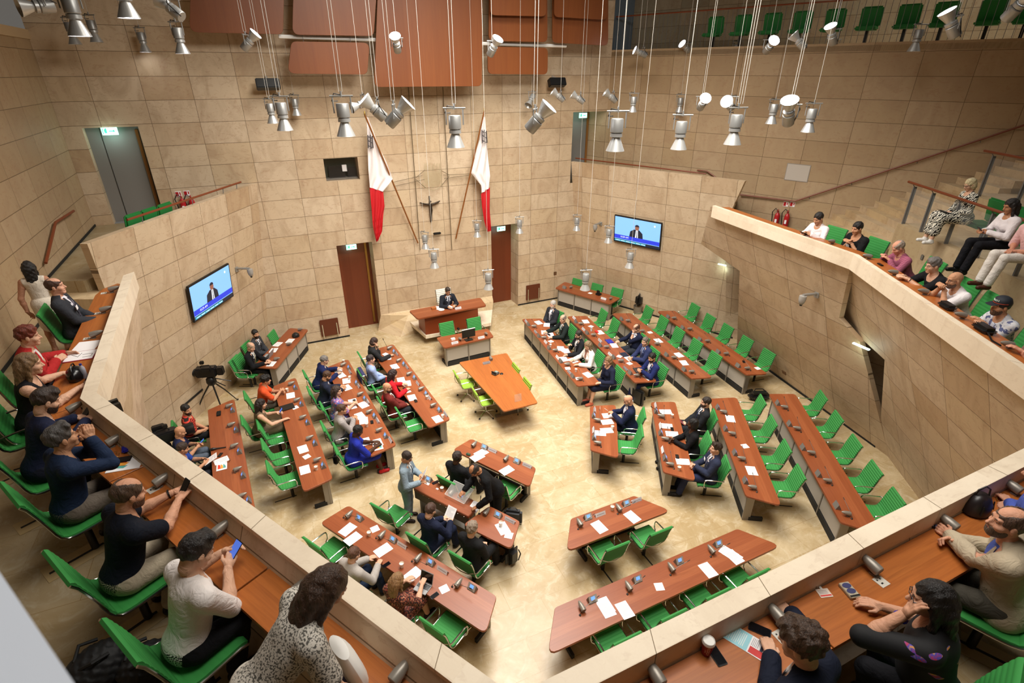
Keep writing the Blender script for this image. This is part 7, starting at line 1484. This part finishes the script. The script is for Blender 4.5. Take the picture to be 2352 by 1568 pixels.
PP[32] = person('D', 1845, 1050, nf['D17'], 'person in bright navy suit with beard, hands joined, white trainers', ('short', BLK), MD, JK('202A5C', 'E6E4EA'), '1C2240', shoe='ECEAE6', beard=BLK, lean=8, pitch=14, yaw=10, pose='clasp', curl=(.9, .9))
PP[33] = person('E', 655, 225, nf['D12'], 'person in navy suit with shaved head handling papers', ('bald', BRH), 'D8A080', JK('1C2340', 'DCDCE6'), '1A2038', fat=.03, glasses='2A2024', beard='A89888', lean=8, pitch=22, yaw=8, L=(-.05, .36, .90), Rr=(.08, .36, .88), curl=(.8, .8))
PP[34] = person('E', 1690, 250, nf['D13'], 'person in dark suit and navy tie holding a red notebook', ('short', '2E241F'), LT, JK('24262A', 'E2E2E6'), '22252A', beard='3E3028', tie='2A3458', lean=-4, pitch=4, pose='lap')
PP[35] = person('E', 1515, 540, nf['D13'], 'person in black dress with earrings looking ahead', ('bob', '0E0B0A'), DK, ('dress', '17171A'), '17171A', sleeve='long', w=.92, lean=8, pitch=4, yaw=-10, skirt='short', pose='fold')
PP[36] = person('E', 1825, 865, nf['D13'], 'person in slate suit and striped tie', ('quiff', '2E2018'), LT, JK('2C3248', 'E6E2E6'), '262C48', tie=tiestripe, lean=-2, pitch=-4, yaw=8, pose='clasp', L=(-.03, .27, .80), Rr=(.035, .28, .81), curl=(.9, .9), badge=True)
# right gallery
ZGp = dict(z0=ZG - .02, chshift=-.16, legs=(.12, -.19))
PP[37] = person('V', 2000, 905, (-1, .07), 'person in white blouse using a tablet at the far right gallery desk', ('short', '1E1814'), MD, ('shirt', 'F0E4E4'), '2A2A30', w=.92, sleeve='long', lean=20, pitch=26, pose='phone', L=('w', 'V', 1945, 1030, ZDR + .05), Rr=('w', 'V', 1890, 1015, ZDR + .07), **ZGp)
PP[38] = person('W', 348, 1385, (-.98, .2), 'person in black T-shirt with badge looking down', ('short', '17120F'), MD, ('vneck', '1A1A1C'), '22242A', sleeve='short', lean=18, pitch=16, pose='fold', badge=True, **ZGp, L=('w', 'X', 235, 335, ZDR + .05), Rr=('w', 'X', 210, 318, ZDR + .05))
PP[39] = person('X', 690, 375, GD['gr'], 'person in pink checked shirt with folded arms', ('balding', '9A8A7C'), 'D49A80', ('shirt', pinkcheck), '2A2C34', lean=30, pitch=34, pose='cross', **ZGp, L=('w', 'X', 615, 505, ZDR + .06), Rr=('w', 'X', 560, 455, ZDR + .08))
PP[40] = person('X', 1030, 550, GD['gr'], 'person in black blouse with short grey hair and watch', ('spiky', '6E6864'), LT, ('vneck', '17171A'), '1E1E22', sleeve='half', glasses='6A5A50', fat=.02, lean=24, pitch=10, pose='type', **ZGp, L=('w', 'X', 790, 685, ZDR + .05), Rr=('w', 'X', 745, 650, ZDR + .05))
PP[41] = person('X', 1240, 690, GD['gr'], 'person with shaved head in white shirt, hands to mouth', ('bald', BRH), MD, ('shirt', 'E8E2E4'), '2A2C34', sleeve='short', glasses='2A2024', beard='6A5040', lean=26, pitch=10, pose='clasp', L=('h', -.03, .14, -.12), Rr=('h', .035, .15, -.11), curl=(1.0, 1.0), **ZGp)
PP[42] = person('X', 1690, 945, GD['gr'], 'person in blue flowered shirt and black cap', ('short', '2A2420'), MD, ('shirt', bluefl), '2A2C34', sleeve='short', beard='5A4030', lean=22, pitch=6, pose='desk', L=('w', 'X', 1525, 1108, ZDR + .05), Rr=('w', 'X', 1480, 1100, ZDR + .05), **ZGp)
PP[43] = person('P', 2412, 765, GD['gr'], 'person at the right edge, only a forearm in the picture', ('short', BRH), 'D49A80', ('shirt', '8A6A60'), '2A2C34', sleeve='short', lean=12, pitch=10, pose='desk', **ZGp, L=('w', 'X', 1900, 1390, ZDR + .05), Rr=('w', 'X', 1960, 1400, ZDR + .05))
hm = PP[42]['H']; t = PP[42]['t']
MB().lathe([(.098, .04), (.10, .075), (.085, .115), (.05, .138), (.0, .145)], 18, hm @ Matrix.Translation((0, -.012, .0))).build('cap', mat('cap_navy', '1A1E28', .7), t); MB().add([hm @ Vector(p) for p in ((-.075, .06, .055), (.075, .06, .055), (.06, .165, .040), (-.06, .165, .040), (0, .18, .042))], [(0, 1, 2, 4, 3)]).build('cap_brim', mat('cap_navy', '1A1E28', .7), t)
b = MB()
for k in range(6): b.box(hm @ Vector((-.04 + k * .016, .088 - .0012 * (k - 2.5) ** 2 * 2, .095)), (.009, .006, .022))
b.build('cap_lettering', mat('cap_print', 'C8D8D0', .5), t, smooth=False)
MB().tube([hm @ Vector((.098 * math.cos(a), .098 * math.sin(a) - .01, .06)) for a in [R(-30 + 30 * k) for k in range(8)]], .006, 5).build('sunglasses', mat('shades_red', 'A03A24', .3), t)
# upper right tier
ftr = -tb
PP[44] = person('W', 1660, 880, ftr, 'person in black and white zebra-patterned dress with folder', ('bob', 'D8C49A'), LT, ('dress', zebra), zebra, shoe='ECE8E2', sleeve='long', w=.92, glasses='1E1814', lean=10, pitch=26, skirt='long', pose='lap', z0=ZT, ch=False, sc=1.0)
PP[45] = person('W', 2130, 1130, ftr, 'person in white top with dark curly hair on the tier', ('long', '15100E'), TN, ('shirt', 'E6DEE0'), '15151A', w=.92, lean=12, pitch=20, pose='phone', L=(-.05, .34, .78), Rr=(.06, .34, .78), z0=ZT, ch=False, sc=1.0)
PP[46] = person('P', 2372, 500, ftr, 'person in pink shirt and white trousers at the right edge', ('short', BRH), 'C68A70', ('shirt', 'E6B8B8'), 'DDD6CE', shoe='4A2A1E', sleeve='half', lean=20, pitch=20, pose='lap', z0=ZT, ch=False, sc=1.0)
held_phone(PP[45], 0, 'purple-lit phone held on the upper right tier')
# left gallery
PP[47] = person('P', 66, 615, (-.15, 1), 'person standing in cream sleeveless dress with long black hair', ('verylong', '120E0D'), 'B88468', ('dress', 'D8CCBC'), 'D8CCBC', shoe='B88468', sleeve='none', w=.88, stand=True, lean=4, pitch=4, pose='down', L=(-.25, -.02, .74), Rr=(.30, .24, .86), skirt='short', near=True, ch=False, z0=ZG, sc=.92)
PP[48] = person('U', 478, 1035, (1, .05), 'person in dark grey suit with spotted tie and badge', ('balding', '4A3026'), 'D8A48A', JK('34363C', 'E2DEE6'), '2A2C32', tie=pat_mat('tie_dots', 'spots', '241E30', '2A2438', '8A86A0', 60), lean=-4, pitch=-2, yaw=-4, pose='lap', near=True, badge=True, z0=ZG)
PP[49] = person('L', 262, 130, (.97, .22), 'person in red cardigan with short auburn hair', ('spiky', '6E2E1E'), LT, JK('B02A2A', 'DCD6D2'), '2A2226', w=.92, lean=14, pitch=6, pose='clasp', near=True, L=('w', 'L', 585, 292, ZD + .04), Rr=('w', 'L', 515, 360, ZD + .10), z0=ZG)
PP[50] = person('L', 275, 385, (.97, .2), 'person with long blonde hair and tattooed arms', ('verylong', '7A5E40'), LT, ('vneck', '1B1A1E'), '1B1A1E', sleeve='none', w=.9, lean=16, pitch=8, near=True, L=('w', 'L', 560, 475, ZD + .06), Rr=('w', 'L', 715, 612, ZD + .08), z0=ZG)
PP[51] = person('L', 425, 725, GD['gd'], 'person in navy hooded top with beard looking at a phone', ('quiff', '33251E'), LT, ('shirt', '1B2038'), '1A1C2A', beard='3A2A22', lean=22, pitch=24, yaw=0, near=True, L=('w', 'L', 690, 885, ZD + .06), Rr=('w', 'L', 790, 915, ZD + .07), z0=ZG, curl=(.4, .5))
PP[52] = person('L', 570, 1065, GD['gd'], 'person in dark blue sweater with grey hair, hands at mouth', ('quiff', '4A4644'), MD, ('shirt', '1C2A44'), '6A6056', lean=12, pitch=-4, near=True, L=('h', -.02, .15, -.13), Rr=('h', .035, .16, -.12), hd=((0, -.2, 1), (-.3, .2, 1)), curl=(.4, .9), pose='clasp', z0=ZG)
PP[53] = person('7', 860, 305, GD['gd'], 'person in black polo and beige trousers holding a red-cased phone', ('balding', '4E3A2C'), 'D09A7C', ('polo', '131722'), 'B0A28C', sleeve='short', beard='6A4A38', lean=20, pitch=16, near=True, L=('w', '7', 1150, 300, ZD + .12), Rr=('w', '7', 1190, 350, ZD + .14), curl=(.7, .7), z0=ZG)
PP[54] = person('7', 1310, 690, GD['gd'], 'person in white shirt and black trousers watching a phone', ('quiff', '1B1412'), LT, ('shirt', 'E6DEDA'), '16161A', sleeve='half', lean=20, pitch=30, near=True, L=('w', '7', 1480, 700, ZD + .16), Rr=('w', '7', 1520, 800, ZD + .15), curl=(.7, .7), z0=ZG, pose='phone')
PP[55] = person('7', 2190, 930, GD['gd'] * .9 + Vector((.3, -.25, 0)), 'person in speckled blouse leaning over the gallery desk', ('verylong', '3E2A1E'), LT, ('shirt', speck), 'D8D0C4', sleeve='short', w=.92, stand=True, lean=46, pitch=40, near=True, pose='down', L=(-.24, .40, .76), Rr=(.26, .50, .76), z0=ZG, ch=False, hl=.16, sc=1.1)
PP[56] = person('9', 835, 1300, (-.12, 1), 'person in dark navy blazer with curly brown hair', ('curly', '3E2A1C'), LT, JK('151A2A', 'E4E2E2'), '151A2A', lean=18, pitch=14, yaw=14, near=True, L=('w', '9', 640, 1400, ZD + .05), Rr=('w', '9', 772, 1100, ZD + .035), curl=(.5, .15), z0=ZG)
PP[57] = person('9', 1700, 1010, (-.35, 1), 'person in black shirt with coloured streaks, hand at face', ('long', '15100F'), 'C9967A', ('shirt', colormark), '15151A', sleeve='half', w=.98, fat=.03, glasses='2A2024', lean=16, pitch=8, yaw=20, near=True, L=('h', -.07, .12, -.09), Rr=('w', '9', 1380, 1060, ZD + .06), hd=((.15, -.3, 1), None), curl=(.5, .5), z0=ZG)
PP[58] = person('9', 2215, 500, (-.45, 1), 'person in beige linen blazer with hands clasped on desk', ('balding', '5A4438'), 'D49C80', JK('B5A68E', '5668B8'), '4A463E', beard='5E4A3C', lean=16, pitch=-2, yaw=22, near=True, L=('w', '9', 1835, 590, ZD + .06), Rr=('w', '9', 1885, 620, ZD + .07), curl=(.9, .9), pose='clasp', z0=ZG)
PP[59] = person('P', 2395, 1090, (-.25, 1), 'person at the right edge in blue sleeves, hands on desk', ('short', BRH), 'D49C80', ('shirt', '4A5AA8'), '2A2C34', lean=12, pitch=10, near=True, L=('w', '9', 2235, 372, ZD + .05), Rr=('w', '9', 2290, 390, ZD + .05), curl=(.8, .8), z0=ZG)
held_phone(PP[51], 0, 'dark phone in the hands of the bearded person in the hooded top', False); held_phone(PP[53], 1, 'phone with red edge held by the person in the black polo', False); held_phone(PP[54], 1, 'blue-lit phone held by the person in the white shirt'); held_phone(PP[50], 1, 'phone held out by the long-haired tattooed person', False)
# things the people hold
def sheet_at(p, i, label, w=.21, h=.297, tilt=60, off=(0, 0, 0), m=PAPER):
    W, hdv, pn, sd = p['wr'][i]; q = p['M'] @ Vector(W + hdv * .09 + np.array(off)); o = paper_mesh(w, h, 11, 2).build('paper_sheet', [m, PRINT], smooth=False); o.location = q; o.rotation_euler = Euler((R(tilt), 0, p['rz']), 'XYZ'); return tag(o, label, 'paper')
sheet_at(PP[17], 0, 'white papers held by the standing person in grey', tilt=62, off=(.03, .03, .06)); sheet_at(PP[20], 1, 'white sheet read by the person in navy from behind', tilt=50, off=(-.05, .02, .05)); sheet_at(PP[16], 1, 'white sheet held at the press desk', tilt=25, off=(-.02, .06, .02))
o = sheet_at(PP[44], 1, 'black folder with papers on the zebra dress lap', .30, .22, 12, (0, .04, .02), BLACK); o['category'] = 'folder'; o.name = 'folder'
o = sheet_at(PP[34], 1, 'dark red notebook in the hands of the bearded person', .15, .2, 35, (-.03, .02, .03), mat('notebook_red', '7A1E2A', .5)); o['category'] = 'notebook'; o.name = 'notebook'
o = sheet_at(PP[37], 1, 'dark tablet held by the person in the white blouse', .2, .14, 35, (-.05, .03, .0), BLACK); o['category'] = 'tablet'; o.name = 'tablet'
# jackets and bags on chair backs
def draped(label, loc, rz, m, w=.5):
    b = MB(); rows = []
    for i in range(9):
        s_ = i / 8; rows.append([Vector((-w / 2 + w * k / 10, -.33 - .04 * math.sin(k * 1.7 + i) * s_ - .10 * (1 - abs(2 * min(s_ * 2, 1) - 1)) * 0 - (.04 if i else 0), 1.0 - .75 * s_)) for k in range(11)])
    rows = [[Vector((p.x, p.y + .12, p.z - .22)) for p in rows[0]]] + [[Vector((p.x, p.y + .06, p.z)) for p in rows[0]]] + rows; o = b.sheet(rows).build('draped_jacket', m); so = o.modifiers.new('thick', 'SOLIDIFY'); so.thickness = .02; o.location = loc; o.rotation_euler = (0, 0, rz); return tag(o, label, 'jacket')
q = PP[11]['t'].location; draped('purple-blue jacket draped over the chair of the pale blue shirt', (q.x, q.y, 0), PP[11]['rz'], cloth_mat('cloth_3A3C60', '3A3C60'))
q = atv('L', 60, 760, ZG + .9); c = chair(q.x, q.y, ZG, GD['gd'], 'green chair with black jacket at the left picture edge', 'empty gallery chairs'); draped('black jacket draped over the chair at the left picture edge', (q.x, q.y, ZG), c.rotation_euler.z, cloth_mat('cloth_141416', '141416'))
# white bag by the leaning woman
q = atv('S', 1150, 1190, ZD + .12); b = MB().lathe([(.14, 0), (.155, .03), (.145, .2), (.09, .30), (.02, .31)], 18, Matrix.Diagonal((1.2, .45, 1, 1))); b.tube([(-.10, -.075, .05), (-.09, -.075, .17), (0, -.07, .235), (.09, -.075, .17), (.10, -.075, .05)], .010, 6, mi=1)
o = b.build('tote_bag', [WHITE, mat('bag_navy', '22305A', .6)]); o.location = (q.x, q.y, ZD + .001); o.rotation_euler = (R(10), 0, R(-70)); tag(o, 'white bag with navy piping beside the leaning person', 'bag')
# details: gold cuff rings on the usher, wristband, watch
for nm_, p, i, m_, cut in (('cuff_ring', PP[18], 0, GOLD, .05), ('cuff_ring', PP[18], 1, GOLD, .05), ('bracelet', PP[53], 0, BLACK, .02), ('watch', PP[41], 1, BLACK, .02), ('watch', PP[40], 0, BLACK, .02), ('wristband', PP[57], 0, BLUE, .03), ('bracelet', PP[51], 0, CHROME, .01)):
    W, hdv, pn, sd = p['wr'][i]; a = Vector(W); 
    d = Vector(hdv); MB().tube([a - d * (cut + .012), a - d * cut], .040 if nm_ != 'cuff_ring' else .052, 12).build(nm_, m_, p['t'])

for v, x, y, lab, sz in (('7', 660, 1470, 'large black bag on the gallery floor behind the white-shirted phone user', (.24, .17, .17)), ('7', 980, 1440, 'black backpack on the gallery floor beside the large black bag', (.20, .16, .15))):
    q = atv(v, x, y, ZG + .15); t = thing('floor_bag', lab, 'bag', (q.x, q.y, ZG), R(30)); bm_ = mat('bag_black', '0E0E10', .7)
    mesh_np('bag_body', [Field([('e', (0, 0, sz[2]), sz, I3, .05), ('c', (-sz[0] * .7, 0, .07), (sz[0] * .7, 0, .07), .07, .07, .06), ('e', (.02, -sz[1] * .6, sz[2] * .8), (sz[0] * .6, .08, sz[2] * .6), I3, .03)], 0, .014).net()], bm_, t, .008)
    for s_ in (-1, 1): MB().tube([(-.1, s_ * .05, sz[2] * 1.8), (-.03, s_ * .12, sz[2] * 2.1), (.08, s_ * .1, sz[2] * 1.9)], .014, 6).build('strap', bm_, t)
# ================================================================ CAMERA AND LIGHT
cam = bpy.data.cameras.new('camera'); co = bpy.data.objects.new('camera', cam); COL.objects.link(co)
cam.sensor_width = 36; cam.lens = 36 * FOC / 2352; cam.clip_start = .05
co.location = EYE; co.rotation_euler = Euler((R(90) - PITCH, 0, -YAW), 'XYZ')
cam.dof.use_dof = True; cam.dof.focus_distance = 11.0; cam.dof.aperture_fstop = 4.0
SCN.camera = co
def area(name, loc, size, energy, col=(1, .95, .87), rot=(0, 0, 0), sy=None):
    l = bpy.data.lights.new(name, 'AREA'); l.energy = energy; l.color = col; l.size = size; l.shape = 'RECTANGLE' if sy else 'SQUARE'
    if sy: l.size_y = sy
    l.spread = R(128)
    o = bpy.data.objects.new(name, l); COL.objects.link(o); o.location = loc; o.rotation_euler = rot
    return o
area('ceiling_light_main', (1.0, 4.6, 12.9), 6.0, 1380, sy=6.0)
area('ceiling_light_wash', (.5, -1.0, 12.6), 5.0, 620, rot=(R(38), 0, R(-4)), sy=2.0)
area('ceiling_light_front', (-1.0, -4.0, 12.8), 6.0, 330, sy=3.0)
w = bpy.data.worlds.new('world'); w.use_nodes = True; w.node_tree.nodes['Background'].inputs[0].default_value = (1, .92, .82, 1); w.node_tree.nodes['Background'].inputs[1].default_value = .12
SCN.world = w
SCN.view_settings.view_transform = 'Standard'; SCN.view_settings.look = 'None'; SCN.view_settings.exposure = 0.0
SCN.cycles.max_bounces = 6; SCN.cycles.diffuse_bounces = 3; SCN.cycles.glossy_bounces = 3; SCN.cycles.transmission_bounces = 6; SCN.cycles.transparent_max_bounces = 8
SCN.cycles.use_denoising = True

area('balcony_light_right', (13.5, 3.0, 13.0), 2.5, 110, sy=9)
SCN.cycles.use_adaptive_sampling = True; SCN.cycles.adaptive_threshold = .025
